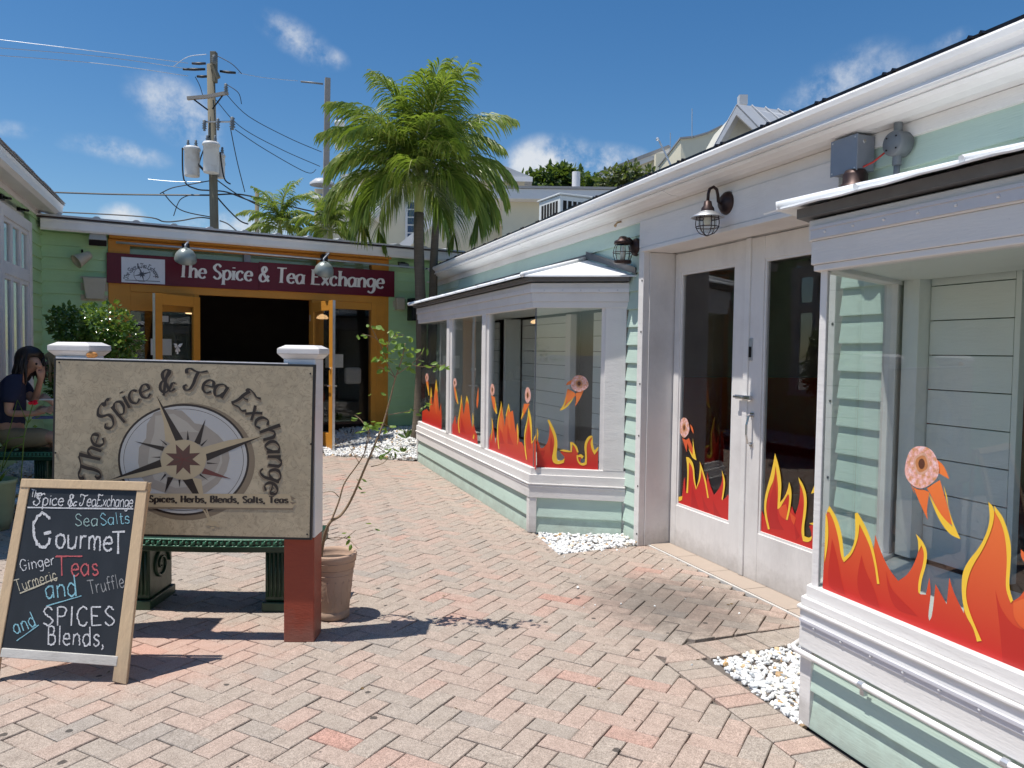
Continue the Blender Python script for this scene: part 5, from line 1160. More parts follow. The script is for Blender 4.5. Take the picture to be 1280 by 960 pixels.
for k in range(150):
    a = 2*math.pi*k/150
    if .15 < (a % (math.pi/2)) < 99: pass
    for r0, r1 in ((.80, .985),):
        c, s_ = math.cos(a), math.sin(a); w = .0042
        mb.add([P_(CC[0]+281*(r0*c-w*s_), CC[1]+238*(r0*s_+w*c), .0050), P_(CC[0]+281*(r1*c-w*s_), CC[1]+238*(r1*s_+w*c), .0050), P_(CC[0]+281*(r1*c+w*s_), CC[1]+238*(r1*s_-w*c), .0050), P_(CC[0]+281*(r0*c+w*s_), CC[1]+238*(r0*s_-w*c), .0050)], [(0, 1, 2, 3)])
stuff(obj('ring_ticks', mb, flat('ring_tick_print', (.40, .41, .44)), ss))
obj('globe_print', MB().flat([P_(x, y, .0056) for x, y in ((500, 285), (560, 268), (630, 275), (668, 310), (690, 335), (740, 345), (800, 390), (845, 440), (855, 500), (840, 560), (800, 620), (745, 662), (640, 690), (560, 665), (480, 640), (440, 590), (424, 520), (428, 450), (462, 405), (465, 340))]), RINGG, ss)
obj('globe_print', MB().flat([P_(x, y, .0062) for x, y in ((505, 300), (590, 290), (655, 330), (690, 365), (770, 410), (815, 460), (820, 520), (790, 590), (730, 630), (600, 640), (500, 600), (470, 520), (480, 440), (500, 380))]), RINGG2, ss)
obj('globe_print', MB().flat([P_(x, y, .0068) for x, y in ((630, 375), (760, 380), (800, 440), (810, 510), (780, 580), (700, 620), (560, 600), (520, 520), (540, 420))]), RINGG, ss)
def rose(l, mat, name, *pts): obj(name, MB().flat([P_(x, y, l) for x, y in pts]), mat, ss)
rose(.0074, ROSE, 'compass_point', (510, 205), (545, 330), (552, 420), (600, 440), (636, 414))
rose(.0075, ROSE, 'compass_point', (1015, 393), (850, 415), (722, 450), (730, 500), (752, 512), (850, 460))
rose(.0074, ROSE, 'compass_point', (775, 815), (735, 700), (722, 600), (660, 585), (634, 602), (700, 700))
rose(.0075, ROSE, 'compass_point', (290, 602), (440, 590), (560, 560), (552, 500), (527, 507), (420, 550))
rose(.0080, INK, 'compass_point', (510, 205), (600, 418), (637, 412)); rose(.0080, INK, 'compass_point', (1015, 393), (743, 480), (748, 513))
rose(.0080, INK, 'compass_point', (755, 770), (632, 600), (680, 596)); rose(.0080, INK, 'compass_point', (290, 602), (528, 506), (535, 540))
rose(.0080, INK, 'compass_point', (741, 316), (686, 428), (716, 436)); rose(.0080, INK, 'compass_point', (406, 420), (549, 446), (540, 466))
rose(.0080, INKR, 'compass_point', (864, 598), (737, 547), (722, 572)); rose(.0080, INK, 'compass_point', (549, 664), (563, 588), (591, 590))
for a, b, c in (((657, 368), (652, 415), (665, 412)), ((752, 410), (716, 438), (724, 444)), ((525, 409), (556, 440), (561, 434)), ((482, 495), (528, 492), (528, 498)), ((802, 525), (748, 519), (748, 527)), ((527, 608), (550, 572), (558, 578)), ((619, 637), (613, 602), (624, 600)), ((756, 606), (716, 572), (712, 580))): rose(.0080, INK, 'compass_point', a, b, c)
disc('rose_disc', 106, 94, .0086, ROSE, 638, 507)
st = []
for k in range(16):
    a = math.pi*k/8+math.pi/8*.0+.38; r_ = 88 if k % 2 == 0 else 44; st.append((636+r_*math.cos(a), 505+r_*.88*math.sin(a)))
obj('centre_star', MB().flat([P_(x, y, .0092) for x, y in st]), STARB, ss)
for k in range(8): obj('star_line', MB().flat([P_(636, 503, .0098), P_(st[2*k][0], st[2*k][1], .0098), P_(636+3*math.sin(k), 508, .0098)]), INKR, ss)
rose(.0100, ROSE, 'banner', (-60, 664), (1130, 668), (1165, 690), (1145, 697), (1168, 708), (1150, 735), (-60, 724))
rose(.0096, SHAD, 'banner_shadow', (-60, 722), (1148, 733), (1155, 742), (-60, 733))
rose(.0108, SHAD, 'banner_fold', (1140, 676), (1166, 690), (1146, 697)); rose(.0108, SHAD, 'banner_fold', (1136, 704), (1168, 708), (1150, 718))
rose(.0080, ROSE, 'compass_point', (726, 734), (742, 736), (770, 796), (758, 800))
mb = MB()
for c, r_ in (((775, 806), 26), ((752, 810), 12), ((798, 818), 10), ((775, 826), 10)): mb.flat([P_(c[0]+r_*math.cos(t), c[1]+r_*.5*math.sin(t), .0086+r_*1e-5) for t in [k*.4 for k in range(15)]])
stuff(obj('compass_finial', mb, ROSE, ss))
W = text_strokes(ST, .03)[1]
pl = place_arc(*KS(640, 532), 396/3.765, 352/3.765, R(190), R(-20), W, 27, SP)
mb = MB(); text(mb, ST, pl, nib(.14, .05), lift=.0112, extra=.03, slant=.12, serif=0); obj('arched_lettering', mb, INK, ss)
pls = lambda a, b, l: pl(a+.06, b-.05, l)
mb = MB(); text(mb, ST, pls, nib(.15, .07), lift=.0104, extra=.03, slant=.12); obj('lettering_shadow', mb, SHAD, ss)
mb = MB(); cxy = KS(1057, 645)
for k in range(20):
    a0, a1 = k*.314, (k+1)*.314; mb.add([SP(cxy[0]+math.cos(a)*r_, cxy[1]+math.sin(a)*r_, .0115) for a, r_ in ((a0, 4.3), (a1, 4.3), (a1, 3.5), (a0, 3.5))], [(0, 1, 2, 3)])
text(mb, 'P', pxline(cxy[0]-1.2, cxy[1]+2, cxy[0]+1.5, cxy[1]+2, 4, .58, SP), lambda a, b, t: .16, lift=.0118); obj('round_mark', mb, INK, ss)
s_ = 'Spices, Herbs, Blends, Salts, Teas'; a = KS(475, 706); b = KS(1130, 711)
mb = MB(); text(mb, s_, pxline(a[0], a[1], b[0], b[1], 8.2, text_strokes(s_, .07)[1], SP), nib(.29, .12), serif=.15, lift=.0112, extra=.07); obj('banner_lettering', mb, INK, ss)
a = SP(100, 442, .05); tag(obj('orange_leaf', MB().ball(cw(-2.25, 4.12, 1.552), .022, 8, 6, (1.3, .6, .8)), plain('dry_orange_leaf', (.6, .25, .06), .6)), 'small orange bit lodged under the left white post cap', 'leaf')

# ================================================================== CHALKBOARD A-FRAME
cb = tag(empty('chalkboard_sign', gz(70, 850)), 'wooden A-frame chalkboard handwritten with Gourmet Teas and Spices Blends', 'chalkboard')
A0, A1 = gc(27, 599, 3.80), gc(183.5, 603, 3.80); B1 = gz(157, 856); B0 = B1+(A0-A1)*1.02; B0.z = 0
BN = (A1-A0).cross(B1-A1).normalized();  BN = BN if BN.y < 0 or BN.dot(FWD) < 0 else -BN
def BS(px, py, l=0): return pp(px, py, A1+BN*l, BN)
ur = (A1-A0).normalized(); uu = BN.cross(ur).normalized(); uu = uu if uu.z > 0 else -uu
def bar(name, q, dep=.022, mat=WOODB, out=0, bv=.003): return obj(name, MB().prism([BS(*p, out) for p in q], -BN*dep), mat, cb, bevel=bv)
bar('frame_leg', [(171, 612), (183.5, 612), (157.5, 856), (140, 852)])
bar('frame_leg', [(25, 608), (36.5, 609), (0.5, 812), (-4, 850), (-19, 847)])
bar('frame_rail', [(26.5, 598.2), (184, 602.2), (181.5, 613.5), (24.5, 609)], out=.004)
rl_ = bar('frame_rail', [(2, 810), (147.5, 820.5), (145.5, 833), (-.5, 821.5)], mat=paint('chalky_white_wood', (.62, .60, .56), .6, .1, .2, (.45, .4, .33)), out=.002)
obj('slate', MB().prism([BS(*p, -.006) for p in ((35, 607), (173, 611), (149, 826), (-2, 815))], -BN*.008), SLATE, cb)
# rear legs
bk = FWD*.33
for a, b in ((A0, B0), (A1, B1)):
    a2 = a-Vector((0, 0, .01))+FWD*.03; b2 = b+FWD*.33+ur*.17*(1 if a is A0 else -1); b2.z = 0
    obj('rear_leg', MB().prism([a2, a2+ur*.028*(1 if a is A0 else -1), b2+ur*.028*(1 if a is A0 else -1), b2], FWD*.02), WOODB, cb)
obj('hinge_rail', MB().box(0, 1, 0, 1, 0, 1).__class__().prism([A0+FWD*.026-Vector((0, 0, .01)), A1+FWD*.026-Vector((0, 0, .01)), A1+FWD*.026-Vector((0, 0, .05)), A0+FWD*.026-Vector((0, 0, .05))], FWD*.02), WOODB, cb)
KB = lambda x, y: (x/3.555, 590+y/3.555)
def chalktext(s, x0, y0, x1, y1, h, mat, w=.09, extra=.08, slant=.0):
    random.seed(len(s)*7+int(x0)); W = text_strokes(s, extra)[1]; a, b = KB(x0, y0), KB(x1, y1)
    mb = MB(); text(mb, s, pxline(*a, *b, h/3.555, W, BS), lambda dx, dy, t: w*(.55+.42*random.random()), lift=-.004, extra=extra, slant=slant, jit=.03); obj('chalk_lettering', mb, mat, cb)
def chline(x0, y0, x1, y1, mat, w=5):
    a, b = KB(x0, y0), KB(x1, y1); mb = MB(); P = [((a[0]+(b[0]-a[0])*t/8), (a[1]+(b[1]-a[1])*t/8+random.uniform(-.2, .2))) for t in range(9)]
    ribbon(mb, P, lambda dx, dy, t: w/3.555*(.7+.5*random.random()), lambda x, y, l: BS(x, y, -.0038+l), 0, 0); obj('chalk_line', mb, mat, cb)
chalktext('The', 134, 110, 182, 118, 34, CHW, .16, .02)
chalktext('\x02pice', 146, 146, 282, 150, 52, CHW, .12, .02, .12); chalktext('\x04', 300, 150, 340, 151, 50, CHW, .12); chalktext('\x01ea', 352, 150, 428, 153, 50, CHW, .12, .02, .12); chalktext('\x03xchange', 425, 152, 590, 157, 52, CHW, .12, .0, .12)
chline(122, 158, 592, 164, CHW, 6)
chalktext('Sea', 332, 240, 438, 240, 54, CHS, .09); chalktext('Salts', 446, 238, 578, 228, 54, CHC, .09)
chalktext('G', 148, 336, 240, 330, 150, CHW, .115); chalktext('ourme', 244, 336, 500, 352, 98, CHW, .12, .06); chalktext('T', 495, 366, 556, 366, 104, CHW, .12)
chalktext('Ginger', 92, 440, 246, 412, 50, CHW, .11); chalktext('T', 246, 462, 300, 462, 88, CHR, .09); chline(250, 374, 366, 374, CHR, 6); chalktext('eas', 316, 462, 440, 460, 84, CHR, .11)
chalktext('Turmeric', 74, 534, 258, 480, 54, CHY, .11); chline(88, 540, 255, 470, CHY, 7)
chalktext('and', 204, 564, 346, 550, 92, CHC, .10); chline(206, 596, 362, 550, CHC, 5); chalktext('Truffle', 398, 544, 556, 512, 62, CHG, .10)
chalktext('SPICES', 190, 682, 512, 682, 84, CHW, .10, .12); chalktext('Blends,', 208, 768, 466, 774, 84, CHW, .11, .10)
chalktext('and', 68, 722, 166, 680, 66, CHC, .11); chline(74, 750, 172, 680, CHC, 5)
mb = MB()
random.seed(3)

# ================================================================== BENCHES
MOULD = plain('highlit_green_moulding', (.06, .20, .13), .3, 0, .5, 60, .3)  # lighter green puts the seat edge's bright highlights into the colour
def bench(x0, x1, d0, d1, z0, zt, label, rot=0, dz=0):
    b = tag(empty('ornate_bench', cw((x0+x1)/2, (d0+d1)/2, z0)), label, 'bench', 'ornate dark green benches')
    cxm = (x0+x1)/2; hw = (x1-x0)/2; curve = lambda x: -.045*(1-((x-cxm)/hw)**2)
    xs = [x0+(x1-x0)*k/24 for k in range(25)]
    for nm, za, zb, g in (('seat', zt-.045, zt, 0), ('seat_apron', zt-.085, zt-.0455, -.018)):
        pts = [(x, d0+curve(x)-g) for x in xs]+[(x, d1+curve(x)*.6+g) for x in reversed(xs)]
        mb = MB().prism([cw(x, d, za) for x, d in pts], (0, 0, zb-za)); obj(nm, mb, DGREEN, b, bevel=.006)
    mb = MB()
    n = int((x1-x0)/.034)
    for k in range(n):
        x = x0+.02+(x1-x0-.04)*k/(n-1); c = cw(x, d0+curve(x)-.002, zt-.022)
        mb.ball(c, .013, 7, 5, (1, .55, 1.15))
        if k % 2: mb.tube([cw(x-.014, d0+curve(x)-.006, zt-.038), cw(x+.0, d0+curve(x)-.008, zt-.022), cw(x+.014, d0+curve(x)-.006, zt-.006)], .0035, 5)
    mb.tube([cw(x, d0+curve(x)-.004, zt-.003) for x in xs], .005, 6); mb.tube([cw(x, d0+curve(x)-.004, zt-.042) for x in xs], .005, 6)
    stuff(obj('egg_and_dart_moulding', mb, MOULD, b, smooth=True))
    for lx in (x0+.24, x1-.24):
        w = .068
        obj('leg', MB().box(lx-w, lx+w, d0+.03, d1-.03, z0+.06, zt-.086, M=CM), DGREEN, b, bevel=.012)
        obj('leg_foot', MB().box(lx-w-.014, lx+w+.014, d0+.012, d1-.012, z0, z0+.059, M=CM), DGREEN, b, bevel=.006)
        for sgn, x in ((-1, lx-w-.004), (1, lx+w+.004)):
            sp = [cw(x, (d0+d1)/2+.11*(1-t/26)*math.cos(t*.5)+.0, z0+.24+.11*(1-t/26)*math.sin(t*.5)) for t in range(24)]
            obj('scroll_relief', MB().tube(sp, [.014*(1-t/34) for t in range(24)], 7), DGREEN, b, smooth=True)
        for k in range(5):
            xx = lx-w+.018+k*.025; obj('leg_flute', MB().tube([cw(xx, d0+.028, z0+.09), cw(xx, d0+.024, z0+.2), cw(xx, d0+.028, zt-.10)], .008, 6), DGREEN, b, smooth=True)
    return b
bench(-2.50, -1.18, 4.60, 4.98, 0, .455, 'ornate dark green bench standing right behind the compass sign')
bench(-5.6, -4.42, 7.55, 7.95, .12, .55, 'dark green bench in the shade that the man in navy sits on')

# ================================================================== TERRACOTTA POT WITH SAPLING
pc = cw(-1.055, 4.55, 0); pot = tag(empty('terracotta_pot', pc), 'weathered terracotta pot on the pavers beside the red sign post', 'pot')
TP = Matrix.Translation(pc)
obj('pot_body', MB().lathe([(.001, .004), (.092, .004), (.098, .012), (.100, .045), (.094, .05), (.097, .056), (.112, .20), (.122, .29), (.121, .30), (.127, .305), (.131, .345), (.137, .352), (.141, .385), (.138, .392), (.126, .392), (.122, .37), (.116, .33), (.001, .33)], TP, 36), TERRA, pot, smooth=True)
for z, r_ in ((.30, .1245), (.27, .1205), (.345, .1345)): obj('pot_band', MB().tube([pc+Vector((r_*math.cos(k*.2618), r_*math.sin(k*.2618), z)) for k in range(25)], .0028, 6, cap=False), TERRA, pot, smooth=True)
mb = MB()
for k in range(16):
    a = k*math.pi/8; r_ = .117
    mb.tube([pc+Vector(((r_-.017+.014*j/5)*math.cos(a+.05*math.sin(j*1.5)), (r_-.017+.014*j/5)*math.sin(a+.05*math.sin(j*1.5)), .10+.028*j)) for j in range(6)], [.003+.002*(j % 2) for j in range(6)], 5)
stuff(obj('pot_relief', mb, TERRA, pot, smooth=True))
obj('soil', MB().lathe([(.001, .35), (.119, .345)], TP, 24), SOIL, pot)
sap = tag(empty('young_sapling', pc+Vector((0, 0, .35))), 'thin leaning sapling with sparse bright leaves growing in the terracotta pot', 'sapling')
KP = lambda x, y: (370+x/2.4, 400+y/2.4)
def sq(x, y): 
    t = min(max((740-y)/740, 0), 1.1); return gc(*KP(x, y), 4.54-.28*t+.05*math.sin(x*.05))
def twig(P, r0, r1, name='branch'):
    Q = crs([tuple(map(float, p)) for p in P], 4); L = [sq(*q) for q in Q]; n = len(L); obj(name, MB().tube(L, [r0+(r1-r0)*i/(n-1) for i in range(n)], 7), BARK2, sap, smooth=True)
twig([(74, 745), (76, 700), (88, 640), (104, 605), (135, 585), (165, 540), (200, 460), (236, 375), (262, 310), (283, 235), (298, 175), (318, 115), (328, 70)], .0105, .0028, 'stem')
twig([(106, 602), (128, 545), (145, 490), (180, 440), (205, 400), (222, 340)], .006, .002, 'stem')
for P in ([(205, 400), (215, 350), (222, 320)], [(222, 340), (195, 300), (175, 285)], [(298, 175), (270, 120), (245, 60), (200, 42)], [(245, 60), (225, 20)], [(270, 90), (290, 50), (325, 45)], [(298, 175), (270, 150), (245, 140)], [(300, 165), (350, 130), (380, 95)], [(320, 130), (380, 140), (430, 138), (450, 130)], [(272, 285), (330, 275), (385, 260)], [(236, 375), (265, 395), (285, 405)], [(150, 650), (120, 660), (90, 655)], [(92, 655), (150, 655), (185, 685)], [(150, 655), (180, 630)], [(128, 530), (110, 515), (80, 518)], [(165, 410), (170, 385)], [(225, 440), (260, 430), (285, 405)], [(262, 310), (285, 325)], [(190, 430), (160, 380)]):
    twig(P, .0028, .0012)
def leafq(mb, c, d, n, L, w):       # folded leaf
    d = d.normalized(); s = d.cross(n).normalized(); n = s.cross(d)
    a = c; b = c+d*L; m1 = c+d*L*.35+s*w; m2 = c+d*L*.35-s*w; q1 = c+d*L*.72+s*w*.75-n*L*.04; q2 = c+d*L*.72-s*w*.75-n*L*.04; k = c+d*L*.4-n*w*.35; k2 = c+d*L*.74-n*w*.3
    mb.add([a, m1, q1, b, q2, m2, k, k2], [(0, 6, 1), (1, 6, 7, 2), (2, 7, 3), (0, 5, 6), (6, 5, 4, 7), (7, 4, 3)])
rnd = random.Random(11)
def rv(): return Vector((rnd.gauss(0, 1), rnd.gauss(0, 1), rnd.gauss(0, 1))).normalized()
spots = [(215, 15, 2), (245, 18, 2), (198, 45, 3), (262, 52, 4), (290, 42, 3), (330, 45, 3), (378, 90, 4), (262, 90, 4), (245, 105, 4), (282, 118, 5), (320, 108, 4), (352, 128, 4), (268, 140, 4), (300, 150, 3), (382, 128, 3), (430, 128, 4), (445, 138, 3), (245, 212, 2), (268, 326, 4), (300, 325, 2), (208, 332, 3), (230, 312, 3), (184, 286, 3), (215, 298, 3), (268, 400, 6), (285, 392, 4), (250, 378, 5), (382, 258, 4), (345, 272, 3), (175, 495, 1), (176, 512, 2), (202, 478, 2), (242, 625, 2), (150, 648, 2), (165, 658, 2), (225, 320, 3), (325, 70, 4), (300, 90, 4), (340, 95, 3), (285, 60, 3)]
for x, y, k in spots:
    for j in range(k):
        mb = MB(); c = sq(x+rnd.uniform(-14, 14), y+rnd.uniform(-12, 12))+rv()*.012; d = rv(); d.z = d.z*.5-.25
        nn = rv(); nn.z = abs(nn.z)+.6; L = rnd.uniform(.034, .062) if (x, y) not in ((175, 495), (176, 512), (242, 625), (245, 212)) else .04
        leafq(mb, c, d, nn, L, L*.27); obj('leaf', mb, SAPL, sap)

# ================================================================== POTTED PLANTS AT THE LEFT EDGE
gp_ = gc(-6, 612, 6.6); gp_.z = .0
t = tag(empty('green_planter', gp_), 'pale green tapered pot at the far left edge by the gravel', 'pot')
obj('pot_body', MB().lathe([(.001, 0), (.10, 0), (.13, .10), (.155, .40), (.165, .41), (.165, .44), (.15, .44), (.14, .38), (.001, .38)], Matrix.Translation(gp_), 28), GPOT, t, smooth=True)
obj('soil', MB().lathe([(.001, .40), (.145, .395)], Matrix.Translation(gp_), 20), SOIL, t)
gr = tag(empty('spiky_plant', gp_+Vector((0, 0, .4))), 'spiky grass-like plant growing in the pale green pot at left', 'plant')
for k in range(26):
    a = rnd.uniform(0, 6.28); l = rnd.uniform(.25, .55); mb = MB(); o = Vector((math.cos(a), math.sin(a), 0)); c = gp_+Vector((0, 0, .40))+o*.03; pts = [c+o*l*.55*t_+Vector((0, 0, l*(1.1*t_-.75*t_*t_))) for t_ in (0, .25, .5, .75, 1)]
    sd = o.cross(Vector((0, 0, 1))); L_ = [p+sd*.009*(1-i/4.2) for i, p in enumerate(pts)]; R_ = [p-sd*.009*(1-i/4.2) for i, p in enumerate(pts)]
    mb.add(L_+R_, [(i, i+1, i+6, i+5) for i in range(4)]); obj('blade', mb, SAPL if k % 3 else leafm2 if False else SAPL, gr)
fl = tag(empty('red_flower_plant', gc(38, 560, 6.7)), 'single red flower on a thin stem in front of the seated man', 'flower')
fc = gc(41, 505, 6.7); mb = MB()
for k in range(26):
    d = rv(); d.z = abs(d.z)*.7+.1; leafq(mb, fc, d, rv(), .045, .016)
obj('petals', mb, FLOWER, fl); fb = gc(22, 585, 6.7); obj('stem', MB().tube([Vector((fb.x, fb.y, .0)), Vector((fb.x+.02, fb.y, .35)), gc(30, 545, 6.7), fc], .005, 6), SAPL, fl, smooth=True)
for x, y in ((34, 530), (28, 545), (50, 520), (22, 560), (44, 535), (12, 550), (55, 515)):
    mb = MB(); leafq(mb, gc(x, y, 6.7), rv(), Vector((0, 0, 1)), .07, .02); obj('leaf', mb, LEAF, fl)
for k, pts in enumerate(([(2, 590), (10, 545), (22, 500), (34, 528)], [(0, 560), (14, 548), (30, 546)], [(4, 585), (16, 560), (28, 555)])):
    obj('stem', MB().tube([gc(*p, 6.65) for p in pts], .004, 5), SAPL, fl, smooth=True)

# ================================================================== PEOPLE
def skin(name, verts, edges, radii, mat, parent, sub=2, root=0):
    me = bpy.data.meshes.new(name); inv = wm(parent).inverted() if parent else Matrix()
    me.from_pydata([tuple(inv @ Vector(v)) for v in verts], edges, []); me.materials.append(mat)
    o = bpy.data.objects.new(name, me); COL.objects.link(o); o.parent = parent
    if hasattr(me, 'attributes') and not me.skin_vertices: pass
    m = o.modifiers.new('skin', 'SKIN'); m.use_smooth_shade = True
    if not me.skin_vertices:
        bpy.context.view_layer.objects.active = o; bpy.ops.mesh.customdata_skin_add()
    sv = me.skin_vertices[0].data
    for i, r_ in enumerate(radii): sv[i].radius = (r_, r_) if not isinstance(r_, tuple) else r_
    sv[root].use_root = True
    s = o.modifiers.new('sub', 'SUBSURF'); s.levels = sub; s.render_levels = sub
    return o
def person(jt, label, sk, hairm, shirtm, shortm, longhair, root_):
    """jt: joints in world space"""
    t = tag(empty('person', root_), label, 'person'); J = jt
    f = J['face']; nk = J['neck']; hd = J['head']; tilt = (hd-nk).normalized(); J['jaw'] = nk.lerp(hd, .45); J['crown'] = hd+Vector((0, 0, .055))-f*.02; J['chin'] = hd+f*.055-Vector((0, 0, .075))
    names = ['pelvis', 'waist', 'chest', 'neck', 'jaw', 'head', 'crown', 'chin', 'shL', 'elL', 'wrL', 'palmL', 'shR', 'elR', 'wrR', 'palmR', 'hipL', 'knL', 'anL', 'toeL', 'hipR', 'knR', 'anR', 'toeR']
    V = [J[n] for n in names]; ix = {n: i for i, n in enumerate(names)}
    E_ = [('pelvis', 'waist'), ('waist', 'chest'), ('chest', 'neck'), ('neck', 'jaw'), ('jaw', 'head'), ('head', 'crown'), ('head', 'chin'), ('chest', 'shL'), ('shL', 'elL'), ('elL', 'wrL'), ('wrL', 'palmL'), ('chest', 'shR'), ('shR', 'elR'), ('elR', 'wrR'), ('wrR', 'palmR'), ('pelvis', 'hipL'), ('hipL', 'knL'), ('knL', 'anL'), ('anL', 'toeL'), ('pelvis', 'hipR'), ('hipR', 'knR'), ('knR', 'anR'), ('anR', 'toeR')]
    rad = dict(pelvis=.15, waist=.13, chest=.15, neck=.058, jaw=.055, head=.092, crown=.072, chin=.042, hipL=.10, hipR=.10, knL=.062, knR=.062, anL=.042, anR=.042, toeL=.035, toeR=.035)
    for s in 'LR': rad.update({'sh'+s: .058, 'el'+s: .042, 'wr'+s: .028, 'palm'+s: .034})
    E2 = [(ix[a], ix[b]) for a, b in E_]; rr = [rad[n] for n in names]
    # fingers
    for s in 'LR':
        d = J['fing'+s]; u = d.orthogonal().normalized()
        for k in range(5):
            base = J['palm'+s]+u*(k-2)*.018+d*.02; i = len(V); l = (.05, .068, .075, .07, .055)[k]
            V += [base, base+d*l*.55, base+d*l+u.cross(d)*.02]; E2 += [(ix['palm'+s], i), (i, i+1), (i+1, i+2)]; rr += [.010, .0095, .008]
    # nose
    f = J['face']; V.append(J['head']+f*.118+Vector((0, 0, -.02))); E2.append((ix['head'], len(V)-1)); rr.append(.014)
    skin('body', V, E2, rr, sk, t)
    S = [J['pelvis']-Vector((0, 0, .03)), J['waist'], J['chest'], J['chest'].lerp(J['neck'], .55), J['shL'], J['shL'].lerp(J['elL'], .72), J['shR'], J['shR'].lerp(J['elR'], .72)]
    skin('shirt', S, [(0, 1), (1, 2), (2, 3), (2, 4), (4, 5), (2, 6), (6, 7)], [.195, .185, .20, .09, .10, .085, .10, .085], shirtm, t)
    S = [J['pelvis'], J['hipL'], J['hipL'].lerp(J['knL'], .9), J['hipR'], J['hipR'].lerp(J['knR'], .9), J['pelvis']+Vector((0, 0, .08))]
    skin('shorts', S, [(0, 1), (1, 2), (0, 3), (3, 4), (0, 5)], [.165, .12, .09, .12, .09, .15], shortm, t)
    h, f = J['head'], J['face']; up = Vector((0, 0, 1))
    hm = MB(); o_ = len(hm.v); n_, m_ = 28, 20
    for i in range(m_+1):
        th = math.pi*i/m_
        for k in range(n_):
            ph = 2*math.pi*k/n_; d = Vector((math.sin(th)*math.cos(ph), math.sin(th)*math.sin(ph), math.cos(th)))
            fr = d.dot(f); r_ = .134+.004*math.sin(ph*11+th*3)+.003*math.sin(ph*23)
            face = max(0, min(1, (fr-(.42 if d.z > 0 else .42+1.25*d.z))*4))*max(0, min(1, (.45-d.z)*4)); r_ -= .066*face
            p = h+Vector((0, 0, .012))-f*.030+d*r_
            if d.z < 0: p += Vector((0, 0, d.z*(.25 if longhair else .04)*(1-face)))-f*(.02*abs(d.z))
            hm.v.append(p)
    for i in range(m_):
        for k in range(n_): hm.f.append((i*n_+k, i*n_+(k+1) % n_, (i+1)*n_+(k+1) % n_, (i+1)*n_+k))
    hr = random.Random(4); sd0 = f.cross(up).normalized()
    for k in range(46):
        a = hr.uniform(-2.2, 2.2); o = (-f*math.cos(a)+sd0*math.sin(a)).normalized(); w0 = hr.uniform(.7, 1.0)
        p0 = h+up*hr.uniform(.02, .10)+o*.105; p1 = h+o*.137*w0+up*(-.03)-f*.02; p2 = h+o*(.13+hr.uniform(-.02, .03))-up*hr.uniform(.12, .17)-f*.02; p3 = p2-up*hr.uniform(.03, .09)+o*hr.uniform(-.02, .03)
        hm.tube([p0, p1, p2, p3], [.010, .019, .014, .002], 6)
    obj('hair', hm, hairm, t, smooth=True)
    sd = f.cross(up).normalized()
    for q in (-1, 1): obj('eye', MB().ball(h+f*.092+sd*q*.032+up*.005, .012, 8, 6), BLACK, t)
    obj('mouth', MB().ball(h+f*.088-up*.062, .018, 8, 6, (1, 1, .3)), INKR, t)
    return t
def gp3(px, py, d): return gc(px, py, d)
D = 7.8
fm = (RGT*.93-FWD*.25+Vector((0, 0, -.28))).normalized()
J = dict(pelvis=gp3(8, 541, D), waist=gp3(6, 517, D), chest=gp3(13, 489, D), neck=gp3(26, 470, D), jaw=gp3(38, 463, D), head=gp3(40, 452, D), crown=gp3(34, 440, D), face=fm,
         shL=gp3(14, 477, D-.22), elL=gp3(10, 517, D-.26), wrL=gp3(45, 517, D-.2), palmL=gp3(57, 512, D-.18), fingL=RGT, shR=gp3(20, 476, D+.2), elR=gp3(43, 502, D+.12), wrR=gp3(50, 478, D+.02), palmR=gp3(52, 468, D-.01), fingR=(Vector((0, 0, 1))-RGT*.3).normalized(),
         hipL=gp3(20, 549, D-.12), knL=gp3(72, 546, D-.15), anL=gp3(74, 596, D-.1), toeL=gp3(88, 604, D-.15), hipR=gp3(20, 549, D+.12), knR=gp3(68, 544, D+.15), anR=gp3(70, 592, D+.15), toeR=gp3(84, 600, D+.12))
person(J, 'man with dark shoulder-length hair in navy shirt and khaki shorts sitting with hand at face', SKIN, HAIR, NAVY, KHAKI, True, gz(20, 600, .12))
D = 8.3; fm = (RGT*-.85-FWD*.4+Vector((0, 0, -.25))).normalized()
J = dict(pelvis=gp3(98, 545, D), waist=gp3(96, 522, D), chest=gp3(90, 495, D), neck=gp3(80, 474, D), jaw=gp3(70, 466, D), head=gp3(67, 456, D), crown=gp3(72, 446, D), face=fm,
         shL=gp3(80, 484, D-.18), elL=gp3(76, 512, D-.22), wrL=gp3(62, 500, D-.3), palmL=gp3(57, 496, D-.3), fingL=-RGT, shR=gp3(84, 482, D+.17), elR=gp3(78, 512, D+.2), wrR=gp3(60, 512, D+.05), palmR=gp3(54, 511, D+.0), fingR=-RGT,
         hipL=gp3(92, 550, D-.1), knL=gp3(58, 548, D-.12), anL=gp3(62, 592, D-.1), toeL=gp3(50, 600, D-.12), hipR=gp3(92, 549, D+.1), knR=gp3(60, 545, D+.12), anR=gp3(64, 588, D+.12), toeR=gp3(52, 596, D+.1))
person(J, 'fair-haired person in white strapped top leaning in, mostly hidden behind the sign post', SKIN2, HAIR2, WHITEC, STRAP, True, gz(85, 600, .12))
tag(obj('blue_notebook', MB().box(-.10, .10, -.07, .07, 0, .02, M=Matrix.Translation(gc(56, 523, 7.75))), plain('blue_white_paper', (.08, .11, .28), .6)), 'small blue and white item on the lap of the seated man', 'notebook')
tag(obj('folded_paper', MB().box(-.07, .07, -.05, .05, 0, .012, M=Matrix.Translation(gc(60, 500, 7.9))), PAPER), 'white paper held between the two seated people', 'paper')

